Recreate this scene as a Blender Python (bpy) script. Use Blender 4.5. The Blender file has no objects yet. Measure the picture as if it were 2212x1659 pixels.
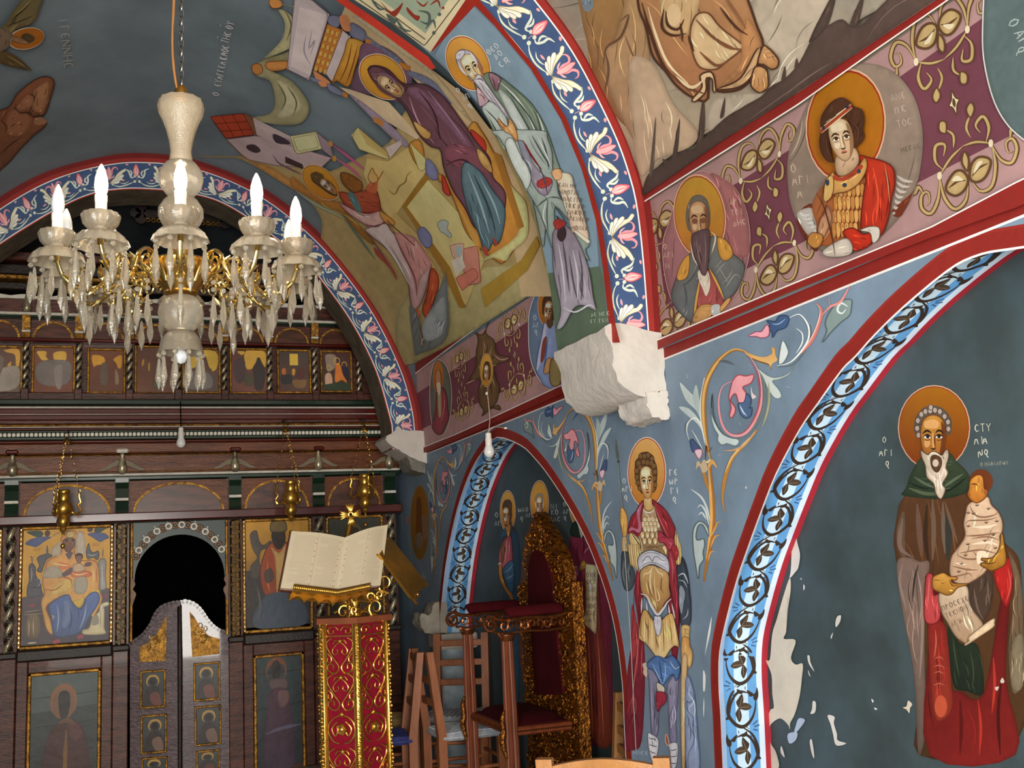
import bpy, bmesh, math, random
from math import pi, sin, cos, radians, sqrt, atan2, hypot
from mathutils import Vector as V, Matrix
from mathutils.bvhtree import BVHTree
from mathutils.geometry import delaunay_2d_cdt
random.seed(7)
SC = bpy.context.scene
COL = SC.collection

# ------------------------------------------------------------------ camera
FPX = 2248.83
YAW, PITCH, ROLL = radians(20.6915), radians(9.3003), radians(-2.98379)
CAM = V((0, 0, 1.4))
_f = V((sin(YAW)*cos(PITCH), cos(YAW)*cos(PITCH), sin(PITCH)))
_r0 = V((cos(YAW), -sin(YAW), 0)); _u0 = _r0.cross(_f)
_r = cos(ROLL)*_r0 + sin(ROLL)*_u0; _u = -sin(ROLL)*_r0 + cos(ROLL)*_u0
cd = bpy.data.cameras.new('camera'); cam = bpy.data.objects.new('camera', cd); COL.objects.link(cam)
cd.sensor_width = 36; cd.sensor_fit = 'HORIZONTAL'; cd.lens = 36*FPX/2212; cd.clip_start = .02
cam.matrix_world = Matrix(((_r.x, _u.x, -_f.x, CAM.x), (_r.y, _u.y, -_f.y, CAM.y), (_r.z, _u.z, -_f.z, CAM.z), (0, 0, 0, 1)))
SC.camera = cam

# ------------------------------------------------------------------ light
SC.view_settings.view_transform = 'Standard'; SC.view_settings.look = 'None'
SC.view_settings.gamma = 1; SC.view_settings.use_curve_mapping = False
SC.view_settings.exposure = 0.32
wd = bpy.data.worlds.new('sky'); SC.world = wd; wd.use_nodes = True
bg = wd.node_tree.nodes['Background']; bg.inputs[0].default_value = (.70, .86, 1.0, 1); bg.inputs[1].default_value = 2.0
def area(name, loc, rot, sx, sy, w, col):
    d = bpy.data.lights.new(name, 'AREA'); d.shape = 'RECTANGLE'; d.size = sx; d.size_y = sy; d.energy = w; d.color = col
    o = bpy.data.objects.new(name, d); COL.objects.link(o); o.location = loc; o.rotation_euler = rot; return o
area('west_door_daylight', (-.35, -3.1, 1.1), (radians(90), 0, 0), 1.5, 2.2, 330, (1.0, .95, .86))      # daylight in the open west door
area('side_door_daylight', (-1.72, -.35, 1.05), (0, radians(-90), 0), 2.1, 1.3, 185, (.88, .95, 1.0))    # daylight in the open side door

# ------------------------------------------------------------------ helpers
def lin(h):
    c = [int(h[i:i+2], 16)/255 for i in (0, 2, 4)]
    return [x/12.92 if x < .04045 else ((x+.055)/1.055)**2.4 for x in c]
def tag(o, label=None, cat=None, group=None, kind=None):
    if label: o['label'] = label
    if cat: o['category'] = cat
    if group: o['group'] = group
    if kind: o['kind'] = kind
    return o
def empty(name, loc=(0, 0, 0), rz=0, label=None, cat=None, group=None, parent=None):
    o = bpy.data.objects.new(name, None); COL.objects.link(o); o.location = loc; o.rotation_euler = (0, 0, rz); o.empty_display_size = .05
    if parent: o.parent = parent
    return tag(o, label, cat, group)
def put(o, parent):
    """parent a mesh built in world coordinates"""
    o.parent = parent
    if parent.type == 'EMPTY': o.matrix_parent_inverse = (Matrix.Translation(parent.location) @ parent.rotation_euler.to_matrix().to_4x4()).inverted()
def copy_tree(o, parent=None):
    c = o.copy(); COL.objects.link(c); c.parent = parent
    for ch in list(o.children): copy_tree(ch, c)
    return c
MATS = {}
def mat(name, col, rough=.5, metal=0, var=.15, scale=8, bump=0, bscale=60, spec=.5, col2=None, emit=0, trans=0, coat=0, stretch=None, ior=1.45):
    if name in MATS: return MATS[name]
    m = bpy.data.materials.new(name); m.use_nodes = True; MATS[name] = m
    nt = m.node_tree; b = nt.nodes['Principled BSDF']; N = nt.nodes.new; L = nt.links.new
    c = lin(col) if isinstance(col, str) else list(col)
    c2 = lin(col2) if col2 else [x*(1-var) for x in c]
    tc = N('ShaderNodeTexCoord'); mp = N('ShaderNodeMapping'); L(tc.outputs['Object'], mp.inputs[0])
    if stretch: mp.inputs['Scale'].default_value = stretch
    no = N('ShaderNodeTexNoise'); no.inputs['Scale'].default_value = scale; no.inputs['Detail'].default_value = 5; no.inputs['Roughness'].default_value = .6
    L(mp.outputs[0], no.inputs['Vector'])
    rp = N('ShaderNodeValToRGB'); rp.color_ramp.elements[0].position = .35; rp.color_ramp.elements[1].position = .65
    rp.color_ramp.elements[0].color = (*c2, 1); rp.color_ramp.elements[1].color = (*c, 1)
    L(no.outputs['Fac'], rp.inputs[0]); L(rp.outputs[0], b.inputs['Base Color'])
    b.inputs['Roughness'].default_value = rough; b.inputs['Metallic'].default_value = metal; b.inputs['IOR'].default_value = ior
    b.inputs['Specular IOR Level'].default_value = spec; b.inputs['Transmission Weight'].default_value = trans; b.inputs['Coat Weight'].default_value = coat
    if emit:
        b.inputs['Emission Color'].default_value = (*c, 1); b.inputs['Emission Strength'].default_value = emit
    if bump:
        n2 = N('ShaderNodeTexNoise'); n2.inputs['Scale'].default_value = bscale; n2.inputs['Detail'].default_value = 4; L(mp.outputs[0], n2.inputs['Vector'])
        bp = N('ShaderNodeBump'); bp.inputs['Strength'].default_value = bump; bp.inputs['Distance'].default_value = .01
        L(n2.outputs['Fac'], bp.inputs['Height']); L(bp.outputs[0], b.inputs['Normal'])
    return m
def paintmat(name, rough=.6, spec=.3, var=.22, bump=.25):
    """paint: the pigment colours stored on the mesh, mottled by age"""
    m = bpy.data.materials.new(name); m.use_nodes = True; MATS[name] = m
    nt = m.node_tree; b = nt.nodes['Principled BSDF']; N = nt.nodes.new; L = nt.links.new
    at = N('ShaderNodeAttribute'); at.attribute_name = 'Col'
    tc = N('ShaderNodeTexCoord'); no = N('ShaderNodeTexNoise'); no.inputs['Scale'].default_value = 5; no.inputs['Detail'].default_value = 8; no.inputs['Roughness'].default_value = .65
    L(tc.outputs['Object'], no.inputs['Vector'])
    mr = N('ShaderNodeMapRange'); mr.inputs[1].default_value = .3; mr.inputs[2].default_value = .7; mr.inputs[3].default_value = 1-var; mr.inputs[4].default_value = 1.06
    L(no.outputs['Fac'], mr.inputs[0])
    mx = N('ShaderNodeMix'); mx.data_type = 'RGBA'; mx.blend_type = 'MULTIPLY'; mx.inputs[0].default_value = 1
    L(at.outputs['Color'], mx.inputs[6]); L(mr.outputs[0], mx.inputs[7]); L(mx.outputs[2], b.inputs['Base Color'])
    b.inputs['Roughness'].default_value = rough; b.inputs['Specular IOR Level'].default_value = spec
    n2 = N('ShaderNodeTexNoise'); n2.inputs['Scale'].default_value = 14; n2.inputs['Detail'].default_value = 6; L(tc.outputs['Object'], n2.inputs['Vector'])
    bp = N('ShaderNodeBump'); bp.inputs['Strength'].default_value = bump; bp.inputs['Distance'].default_value = .01
    L(n2.outputs['Fac'], bp.inputs['Height']); L(bp.outputs[0], b.inputs['Normal'])
    return m

class MB:
    """collects simple shapes; build() links them as one mesh object"""
    def __init__(s): s.v = []; s.f = []; s.mi = []
    def add(s, vs, fs, mi=0):
        n = len(s.v); s.v += [tuple(v) for v in vs]; s.f += [tuple(i+n for i in f) for f in fs]; s.mi += [mi]*len(fs); return s
    def box(s, a, b, mi=0, M=None, bev=0):
        (x0, y0, z0), (x1, y1, z1) = [min(p, q) for p, q in zip(a, b)], [max(p, q) for p, q in zip(a, b)]
        if bev:
            e = min(bev, (x1-x0)*.45, (y1-y0)*.45, (z1-z0)*.45); vs = []; 
            for z, ins in ((z0, e), (z0+e, 0), (z1-e, 0), (z1, e)):
                vs += [(x0+ins+e*(ins == 0), y0+ins, z), (x1-ins-e*(ins == 0), y0+ins, z), (x1-ins, y0+ins+e*(ins == 0), z), (x1-ins, y1-ins-e*(ins == 0), z),
                       (x1-ins-e*(ins == 0), y1-ins, z), (x0+ins+e*(ins == 0), y1-ins, z), (x0+ins, y1-ins-e*(ins == 0), z), (x0+ins, y0+ins+e*(ins == 0), z)]
            fs = [tuple(range(7, -1, -1)), tuple(range(24, 32))]
            for k in range(3): fs += [(k*8+i, k*8+(i+1) % 8, k*8+8+(i+1) % 8, k*8+8+i) for i in range(8)]
        else:
            vs = [(x0, y0, z0), (x1, y0, z0), (x1, y1, z0), (x0, y1, z0), (x0, y0, z1), (x1, y0, z1), (x1, y1, z1), (x0, y1, z1)]
            fs = [(3, 2, 1, 0), (4, 5, 6, 7), (0, 1, 5, 4), (1, 2, 6, 5), (2, 3, 7, 6), (3, 0, 4, 7)]
        if M: vs = [M @ V(v) for v in vs]
        return s.add(vs, fs, mi)
    def lathe(s, prof, n=16, M=None, mi=0, a0=0, a1=2*pi, ripple=0, rn=8):
        """prof: [(r, z)]"""
        full = abs(a1-a0-2*pi) < 1e-6; k = n if full else n+1; vs = []
        for r, z in prof:
            for i in range(k):
                a = a0+(a1-a0)*i/n; rr = r*(1+ripple*cos(rn*a)) if ripple else r
                vs.append((rr*cos(a), rr*sin(a), z))
        fs = []
        for j in range(len(prof)-1):
            for i in range(n):
                i2 = (i+1) % k; fs.append((j*k+i, j*k+i2, (j+1)*k+i2, (j+1)*k+i))
        if full:
            if prof[0][0] > 1e-5: fs.append(tuple(range(k-1, -1, -1)))
            if prof[-1][0] > 1e-5: fs.append(tuple((len(prof)-1)*k+i for i in range(k)))
        if M: vs = [M @ V(v) for v in vs]
        return s.add(vs, fs, mi)
    def tube(s, pts, r, n=6, mi=0, closed=False, flat=1.0):
        pts = [V(p) for p in pts]; m = len(pts)
        rs = r if isinstance(r, (list, tuple)) else [r]*m
        vs = []; up = None
        for i, p in enumerate(pts):
            a = pts[(i-1) % m] if (i or closed) else p; b = pts[(i+1) % m] if (i < m-1 or closed) else p
            t = (b-a); t = t.normalized() if t.length > 1e-9 else V((0, 0, 1))
            if up is None: up = t.orthogonal().normalized()
            up = (up-t*up.dot(t)); up = up.normalized() if up.length > 1e-6 else t.orthogonal().normalized()
            w = t.cross(up)
            for k in range(n):
                an = 2*pi*k/n; vs.append(p+rs[i]*(cos(an)*up+flat*sin(an)*w))
        fs = []
        for i in range(m if closed else m-1):
            j = (i+1) % m
            fs += [(i*n+k, i*n+(k+1) % n, j*n+(k+1) % n, j*n+k) for k in range(n)]
        if not closed: fs += [tuple(range(n-1, -1, -1)), tuple((m-1)*n+k for k in range(n))]
        return s.add(vs, fs, mi)
    def prism(s, poly, fn, d0, d1, mi=0):
        """2-D outline extruded from depth d0 to d1; fn(u, v, d) gives the point"""
        n = len(poly); vs = [fn(u, v, d0) for u, v in poly]+[fn(u, v, d1) for u, v in poly]
        tr = delaunay_2d_cdt([V(p) for p in poly], [], [list(range(n))], 1, 1e-7)
        fs = [(i, (i+1) % n, n+(i+1) % n, n+i) for i in range(n)]
        if len(tr[0]) == n:
            fs += [tuple(t) for t in tr[2]]+[tuple(n+i for i in t) for t in tr[2]]
        else: fs += [tuple(range(n)), tuple(range(2*n-1, n-1, -1))]
        return s.add(vs, fs, mi)
    def sweep(s, prof, path, mi=0, closed=False):
        """prof [(a, b)] carried along path [(origin, ea, eb)]"""
        n = len(prof); vs = []
        for o, ea, eb in path: vs += [o+ea*a+eb*b for a, b in prof]
        m = len(path); fs = []
        for i in range(m if closed else m-1):
            j = (i+1) % m; fs += [(i*n+k, i*n+(k+1) % n, j*n+(k+1) % n, j*n+k) for k in range(n)]
        if not closed: fs += [tuple(range(n)), tuple((m-1)*n+k for k in range(n-1, -1, -1))]
        return s.add(vs, fs, mi)
    def build(s, name, m, parent=None, smooth=False, label=None, cat=None, group=None, kind=None, auto=None, loc=None):
        me = bpy.data.meshes.new(name); vs = s.v
        if loc: l = V(loc); vs = [tuple(V(v)-l) for v in vs]
        me.from_pydata(vs, [], s.f)
        for x in (m if isinstance(m, (list, tuple)) else [m]): me.materials.append(x)
        if any(s.mi): me.polygons.foreach_set('material_index', s.mi)
        bm = bmesh.new(); bm.from_mesh(me); bmesh.ops.recalc_face_normals(bm, faces=bm.faces); bm.to_mesh(me); bm.free()
        if smooth or auto:
            me.polygons.foreach_set('use_smooth', [True]*len(me.polygons))
            if auto is None: auto = 40
            me.set_sharp_from_angle(angle=radians(auto))
        o = bpy.data.objects.new(name, me); COL.objects.link(o)
        if loc: o.location = loc
        if parent: put(o, parent)
        return tag(o, label, cat, group, kind)
def crom(p, closed=False, k=4):
    n = len(p)
    if n < 3: return list(p)
    out = []; rng = n if closed else n-1
    for i in range(rng):
        if closed: a, b, c, d = p[(i-1) % n], p[i], p[(i+1) % n], p[(i+2) % n]
        else: a, b, c, d = p[max(i-1, 0)], p[i], p[i+1], p[min(i+2, n-1)]
        for j in range(k):
            t = j/k; t2 = t*t; t3 = t2*t
            out.append(tuple(.5*((2*b[q])+(c[q]-a[q])*t+(2*a[q]-5*b[q]+4*c[q]-d[q])*t2+(3*b[q]-a[q]-3*c[q]+d[q])*t3) for q in range(len(b))))
    if not closed: out.append(tuple(p[-1]))
    return out
def resample(p, n, closed=False):
    q = list(p)+([p[0]] if closed else []); L = [0]
    for a, b in zip(q, q[1:]): L.append(L[-1]+sqrt(sum((x-y)**2 for x, y in zip(a, b))))
    out = []; j = 0; m = n if closed else n-1
    for i in range(n):
        t = L[-1]*i/m
        while j < len(L)-2 and L[j+1] < t: j += 1
        w = (t-L[j])/max(L[j+1]-L[j], 1e-12); out.append(tuple(x+(y-x)*w for x, y in zip(q[j], q[j+1])))
    return out

# ------------------------------------------------------------------ pixel rays and painted surfaces
def ray(x, y): return (_f+(x-1106)/FPX*_r-(y-829.5)/FPX*_u)
def onX(x, y, X): d = ray(x, y); return CAM+d*(X/d.x)
def onY(x, y, Y): d = ray(x, y); return CAM+d*(Y/d.y)
def onZ(x, y, Z): d = ray(x, y); return CAM+d*((Z-CAM.z)/d.z)
class Surf:
    """a surface that paint lies on: map(u, v) -> point, normal towards the room"""
    def __init__(s, fn, grid=None, step=.00012, base=0): s.fn = fn; s.grid = grid; s.step = step; s.base = base; s.boxes = []
    def level(s, bb):
        l = 0
        for b, k in s.boxes:
            if k >= l and bb[0] < b[2] and bb[2] > b[0] and bb[1] < b[3] and bb[3] > b[1]: l = k+1
        s.boxes.append((bb, l)); return l
def planeX(X): n = V((-1, 0, 0)); return lambda x, y: (onX(x, y, X), n)
def planeY(Y): n = V((0, -1, 0)); return lambda x, y: (onY(x, y, Y), n)
def meshsurf(me_v, me_f):
    t = BVHTree.FromPolygons(me_v, me_f)
    def fn(x, y):
        d = ray(x, y).normalized(); p, n, i, q = t.ray_cast(CAM, d)
        if p is None: p, n, i, q = t.find_nearest(CAM+d*5)
        if n.dot(d) > 0: n = -n
        return p, n
    return fn
FONT = {'Α': '03,0 2,6 4,0|.8,2 3.2,2', 'Β': '0,0 0,6|0,6 3,6 3,3.4 0,3.2|0,3.2 4,3 4,0 0,0', 'Γ': '.5,0 .5,6 3.5,6 3.5,5', 'Δ': '0,0 2,6 4,0 0,0', 'Ε': '3.5,5 2,6 .5,4.5 .5,1.5 2,0 3.5,1|.5,3 2.8,3',
 'Ζ': '0,6 4,6 0,0 4,0', 'Η': '0,0 0,6|4,0 4,6|0,3 4,3', 'Θ': '2,0 .3,1.5 .3,4.5 2,6 3.7,4.5 3.7,1.5 2,0|.3,3 3.7,3', 'Ι': '2,0 2,6', 'Κ': '.5,0 .5,6|4,6 .5,3 4,0', 'Λ': '0,0 2,6 4,0', 'Μ': '0,0 .5,6 2,2 3.5,6 4,0', 'Ν': '0,0 0,6 4,0 4,6',
 'Ξ': '0,6 4,6|.5,3 3.5,3|0,0 4,0', 'Ο': '2,0 .3,1.5 .3,4.5 2,6 3.7,4.5 3.7,1.5 2,0', 'Π': '.3,0 .3,6 3.7,6 3.7,0', 'Ρ': '.5,0 .5,6 3.3,5.6 3.3,3.2 .5,3', 'C': '3.7,5 2,6 .4,4.5 .4,1.5 2,0 3.7,1', 'Τ': '0,6 4,6|2,6 2,0', 'Υ': '0,6 2,3 4,6|2,3 2,0',
 'Φ': '2,0 2,6|2,5 .2,4 .2,2.2 2,1.3 3.8,2.2 3.8,4 2,5', 'Χ': '0,0 4,6|0,6 4,0', 'Ψ': '2,0 2,6|0,6 .5,3 2,2.4 3.5,3 4,6', 'Ω': '.3,5 0,2 .8,0 2,1 2,3.5|2,1 3.2,0 4,2 3.7,5', '~': '.5,6.8 1.5,7.6 2.5,6.8 3.5,7.6', 'Q': '2,1.5 .4,3 .6,5.4 2,6 3.4,5 3.2,2.6 2,1.5 3,0 4,-.6', '.': '2,0 2,.6', "'": '2,6 2.6,7.4', '-': '1,3 3,3'}
FONT['Α'] = '0,0 2,6 4,0|.8,2 3.2,2'
class Paint:
    def __init__(s, surf, gain=1.25): s.S = surf; s.g = gain; s.v = []; s.f = []; s.c = []; s.T = (1, 0, 0, 1, 0, 0)
    def tr(s, p): a, b, c, d, e, f = s.T; return (a*p[0]+c*p[1]+e, b*p[0]+d*p[1]+f)
    def cols(s, spec):
        for ch in '>|':
            if ch in spec: a, b = spec.split(ch); return ch, [min(.92, x*s.g) for x in lin(a)], [min(.92, x*s.g) for x in lin(b)]
        a = [min(.92, x*s.g) for x in lin(spec)]; return '', a, a
    def emit(s, pts, tris, spec, bb, fac=None):
        off = .0007+s.S.base+s.S.step*s.S.level(bb); m, a, b = s.cols(spec); n = len(s.v)
        for i, (x, y) in enumerate(pts):
            p, nr = s.S.fn(x, y); s.v.append(p+nr*off)
            if fac: f = fac[i]
            if m:
                w = (y-bb[1])/max(bb[3]-bb[1], 1e-9) if m == '>' else (x-bb[0])/max(bb[2]-bb[0], 1e-9)
                if m == '>' and s.flipv: w = 1-w
                s.c.append([p*(1-w)+q*w for p, q in zip(a, b)])
            else: s.c.append(a)
            if fac: s.c[-1] = [min(.92, q*f) for q in s.c[-1]]
        s.f += [tuple(i+n for i in t) for t in tris]
    flipv = False; folds = 0
    def fold(s, pts, spec, sc):
        """brush lines of drapery inside a painted shape, along its length"""
        n = len(pts); mx = sum(p[0] for p in pts)/n; my = sum(p[1] for p in pts)/n
        ar = abs(sum(pts[i-1][0]*pts[i][1]-pts[i][0]*pts[i-1][1] for i in range(n)))/2
        if ar < 260: return
        xx = sum((p[0]-mx)**2 for p in pts); yy = sum((p[1]-my)**2 for p in pts); xy = sum((p[0]-mx)*(p[1]-my) for p in pts)
        an = .5*atan2(2*xy, xx-yy); L = 2*sqrt((xx*cos(an)**2+yy*sin(an)**2+2*xy*sin(an)*cos(an))/n); ca, sa = cos(an), sin(an)
        b = spec.split('>')[0].split('|')[0]; c0 = [int(b[i:i+2], 16) for i in (0, 2, 4)]; r = random.Random(int(ar)); W = ar/max(L, 1)
        def ins(x, y):
            c = False
            for i in range(n):
                a, d = pts[i], pts[i-1]
                if (a[1] > y) != (d[1] > y) and x < (d[0]-a[0])*(y-a[1])/(d[1]-a[1])+a[0]: c = not c
            return c
        for k in range(min(16, int(2+ar/420))):
            x = mx+r.gauss(0, .3*L)*ca-r.uniform(-.5, .5)*W*sa; y = my+r.gauss(0, .3*L)*sa+r.uniform(-.5, .5)*W*ca
            l = L*r.uniform(.18, .5); bend = r.uniform(-.16, .16)*l; q = []
            for j in range(7):
                u = j/6-.5; px = x+u*l*ca-bend*(1-4*u*u)*sa; py = y+u*l*sa+bend*(1-4*u*u)*ca
                if ins(px, py): q.append((px, py))
            if len(q) < 4: continue
            f = r.choice((.62, .7, 1.25, 1.38)); h = ''.join('%02x' % max(0, min(255, int(v*f+(12 if f > 1 else 0)))) for v in c0)
            s.stroke(q, r.uniform(1.4, 2.6)*(1 if ar > 1500 else .8), h, .1)
    def fill(s, pts, spec, model=False):
        P = [s.tr(p) for p in pts]
        bb = (min(p[0] for p in P), min(p[1] for p in P), max(p[0] for p in P), max(p[1] for p in P)); g = s.S.grid; n = len(P)
        if g:
            Q = []
            for i in range(n):
                a, b = P[i], P[(i+1) % n]; k = max(1, int(hypot(b[0]-a[0], b[1]-a[1])/g+.5))
                Q += [(a[0]+(b[0]-a[0])*j/k, a[1]+(b[1]-a[1])*j/k) for j in range(k)]
            P = Q; n = len(P); ex = []
            y = bb[1]+g*.5
            while y < bb[3]:
                xs = []
                for i in range(n):
                    a, b = P[i], P[i-1]
                    if (a[1] > y) != (b[1] > y): xs.append(a[0]+(y-a[1])/(b[1]-a[1])*(b[0]-a[0]))
                xs.sort()
                for x0, x1 in zip(xs[::2], xs[1::2]):
                    k = int((x1-x0)/g); ex += [(x0+(x1-x0)*(j+1)/(k+1), y) for j in range(k)]
                y += g
        else: ex = []
        vs, _, fs, ov, *_ = delaunay_2d_cdt([V(p) for p in P+ex], [], [list(range(n))], 1, 1e-6)
        fac = None
        if model and len(ex) > 6:      # brushwork: darker contour, lighter body, uneven strokes
            r = random.Random(len(s.v)); fac = [(.74 if (not o or min(o) < n) else r.uniform(.97, 1.13)) for o in ov]
        s.emit([tuple(v) for v in vs], [tuple(t) for t in fs], spec, bb, fac)
    def stroke(s, pts, w, spec, taper=.25, closed=False):
        P = [s.tr(p) for p in pts]; a, b, c, d, *_ = s.T; w = w*sqrt(abs(a*d-b*c))
        L = sum(hypot(q[0]-p[0], q[1]-p[1]) for p, q in zip(P, P[1:]))
        g = s.S.grid or 1e9
        n = max(len(P), int(L/g)+1); n = min(n, 160)
        if L <= 0: return
        P = resample(P, max(2, n), closed); n = len(P); vs = []
        for i, p in enumerate(P):
            a = P[i-1] if (i or closed) else p; b = P[(i+1) % n] if (i < n-1 or closed) else p
            dx, dy = b[0]-a[0], b[1]-a[1]; l = hypot(dx, dy) or 1; t = i/(n-1)
            h = w/2*(1 if closed else taper+(1-taper)*min(1, 3.2*min(t, 1-t))) if taper < 1 else w/2
            vs += [(p[0]-dy/l*h, p[1]+dx/l*h), (p[0]+dy/l*h, p[1]-dx/l*h)]
        m = n if closed else n-1
        fs = [(2*i, 2*i+1, 2*((i+1) % n)+1, 2*((i+1) % n)) for i in range(m)]
        bb = (min(p[0] for p in vs), min(p[1] for p in vs), max(p[0] for p in vs), max(p[1] for p in vs))
        s.emit(vs, fs, spec, bb)
    def text(s, x, y, h, ang, spec, txt, w=None, wf=1):
        k = h/6; ca, sa = cos(radians(ang)), sin(radians(ang)); cx = 0; w = w or h*.13; up = 1 if s.flipv else -1
        for ch in txt:
            for st in FONT.get(ch, '').split('|'):
                q = [tuple(map(float, t.split(','))) for t in st.split()]
                if len(q) < 2: continue
                s.stroke([(x+(cx+a*k*.8*wf)*ca-(up*b*k)*sa*(1 if up < 0 else 1), y+(cx+a*k*.8*wf)*sa+(up*b*k)*ca) for a, b in q], w, spec, .6)
            cx += wf*k*(2.2 if ch in ' Ι.' else 4.6)
    def draw(s, dsl, T=(1, 0, 0, 1, 0, 0)):
        s.T = T; ox = oy = 0; sc = 1
        for ln in dsl.strip().splitlines():
            t = ln.split('//')[0].split()
            if not t: continue
            c = t[0]
            if c == 'o': ox, oy, sc = float(t[1]), float(t[2]), float(t[3]); continue
            def P(tk): return [tuple(o+sc*float(q) for o, q in zip((ox, oy), w.split(',')[:2])) for w in tk]
            if c in 'pq':
                ol = None
                if t[-1][0] == '#': ol = t[-1][1:].split(':'); t = t[:-1]
                pts = P(t[2:]); pts = crom(pts, True, 4) if c == 'p' else pts
                if t[1] != '-':
                    s.fill(pts, t[1], c == 'p')
                    if s.folds and c == 'p': s.fold(pts, t[1], sc)
                if ol: s.stroke(pts, float(ol[0])*sc, ol[1], 1, True)
            elif c == 's': s.stroke(crom(P(t[3:]), False, 5), float(t[1])*sc, t[2])
            elif c == 'l': s.stroke(P(t[3:]), float(t[1])*sc, t[2], 1)
            elif c in 'er':
                i = 2 if c == 'e' else 3
                q = [float(z) for z in t[i].split(',')]; rot = radians(q[4]) if len(q) > 4 else 0
                n = 28 if q[2]*sc > 12 else 12
                pts = [(ox+sc*(q[0]+q[2]*cos(a)*cos(rot)-q[3]*sin(a)*sin(rot)), oy+sc*(q[1]+q[2]*cos(a)*sin(rot)+q[3]*sin(a)*cos(rot))) for a in [2*pi*j/n for j in range(n)]]
                if c == 'e': s.fill(pts, t[1])
                else: s.stroke(pts, float(t[1])*sc, t[2], 1, True)
            elif c == 't':
                x, y = P([t[3]])[0]; hh, wf = (t[1].split('*')+['1'])[:2]; s.text(x, y, float(hh)*sc, float(t[4]), t[2], ' '.join(t[5:]), None, float(wf))
        s.T = (1, 0, 0, 1, 0, 0); return s
    def build(s, name, parent, label=None, m=None):
        me = bpy.data.meshes.new(name); me.from_pydata(s.v, [], s.f)
        ca = me.color_attributes.new('Col', 'FLOAT_COLOR', 'POINT')
        ca.data.foreach_set('color', [x for c in s.c for x in (*c, 1)])
        me.materials.append(m or MATS['fresco'])
        o = bpy.data.objects.new(name, me); COL.objects.link(o)
        if parent: put(o, parent)
        return tag(o, label)
paintmat('fresco'); paintmat('varnished', .42, .3, .3, .2)
# ------------------------------------------------------------------ the shell: nave, vault, ribs, niches
CX, XW, YN0, YN1, YF0, YF1, YI, ZB = .2, 2.0, 3.59, 4.10, 7.10, 7.42, 7.75, 2.17
def prof(pts, n=41):
    p = crom(pts, False, 30); p = [(CX+a, z) for a, z in p]; l = [(2*CX-a, z) for a, z in p[::-1]][1:]
    return resample(p+l, n)            # right springing -> crown -> left springing
P_FO = prof([(1.79, ZB), (1.783, 2.32), (1.766, 2.5), (1.691, 2.77), (1.502, 3.17), (1.245, 3.533), (.988, 3.807), (.671, 4.033), (.267, 4.181), (0, 4.21)], 241)
P_NO = prof([(1.80, ZB), (1.806, 2.54), (1.798, 2.778), (1.78, 2.895), (1.735, 3.05), (1.663, 3.213), (1.554, 3.432), (1.422, 3.617), (1.2, 3.87), (.9, 4.09), (.5, 4.27), (0, 4.33)], 241)
P_NI = prof([(1.58, ZB), (1.579, 2.27), (1.569, 2.494), (1.553, 2.684), (1.507, 2.892), (1.43, 3.1), (1.312, 3.302), (1.174, 3.465), (1.0, 3.62), (.75, 3.80), (.4, 3.99), (0, 4.06)], 241)
P_FI = prof([(1.56, ZB), (1.558, 2.32), (1.544, 2.402), (1.455, 2.732), (1.299, 3.062), (1.109, 3.34), (.982, 3.485), (.667, 3.736), (.419, 3.886), (.2, 3.94), (0, 3.95)], 241)
def loft(pa, ya, pb, yb, m):
    vs = []; fs = []; n = len(pa)
    for j in range(m+1):
        t = j/m; vs += [V((a[0]+(b[0]-a[0])*t, ya+(yb-ya)*t, a[1]+(b[1]-a[1])*t)) for a, b in zip(pa, pb)]
    for j in range(m): fs += [(j*n+i, j*n+i+1, (j+1)*n+i+1, (j+1)*n+i) for i in range(n-1)]
    return vs, fs
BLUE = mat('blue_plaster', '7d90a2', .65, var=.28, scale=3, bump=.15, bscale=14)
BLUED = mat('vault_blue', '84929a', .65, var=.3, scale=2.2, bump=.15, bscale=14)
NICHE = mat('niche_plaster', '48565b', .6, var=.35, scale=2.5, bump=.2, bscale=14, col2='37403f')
PLAST = mat('white_plaster', 'cdc3b8', .85, var=.12, scale=9, bump=.5, bscale=30)
STONE = mat('grey_stone', '8a8478', .9, var=.35, scale=7, bump=.8, bscale=40)
SOFF = mat('old_brown_plaster', '6f6350', .85, var=.5, scale=9, bump=.6, bscale=40)
FLOOR = mat('floor_stone', 'a99d8c', .5, var=.25, scale=4, bump=.2)
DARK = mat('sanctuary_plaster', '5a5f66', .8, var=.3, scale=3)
GROUND = mat('court_paving', 'b5ab9c', .8, var=.2, scale=2)

def surfobj(name, vf, m, kind='structure', smooth=True):
    b = MB(); b.add(*vf); o = b.build(name, m, kind=kind, smooth=smooth, auto=60); return o
vault_far_vf = loft(P_NO, YN1-.02, P_FO, YF0+.02, 10)
vault_near_vf = loft(P_NO, -3.0, P_NO, YN0+.02, 14)
vault_far = surfobj('ceiling', vault_far_vf, BLUED)
vault_near = surfobj('ceiling', vault_near_vf, mat('ochre_vault_plaster', '8a7b66', .65, var=.25, scale=2.5, bump=.15, bscale=14))
surfobj('ceiling', loft(P_FO, YF1-.02, P_FO, 10.5, 3), DARK)
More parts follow.
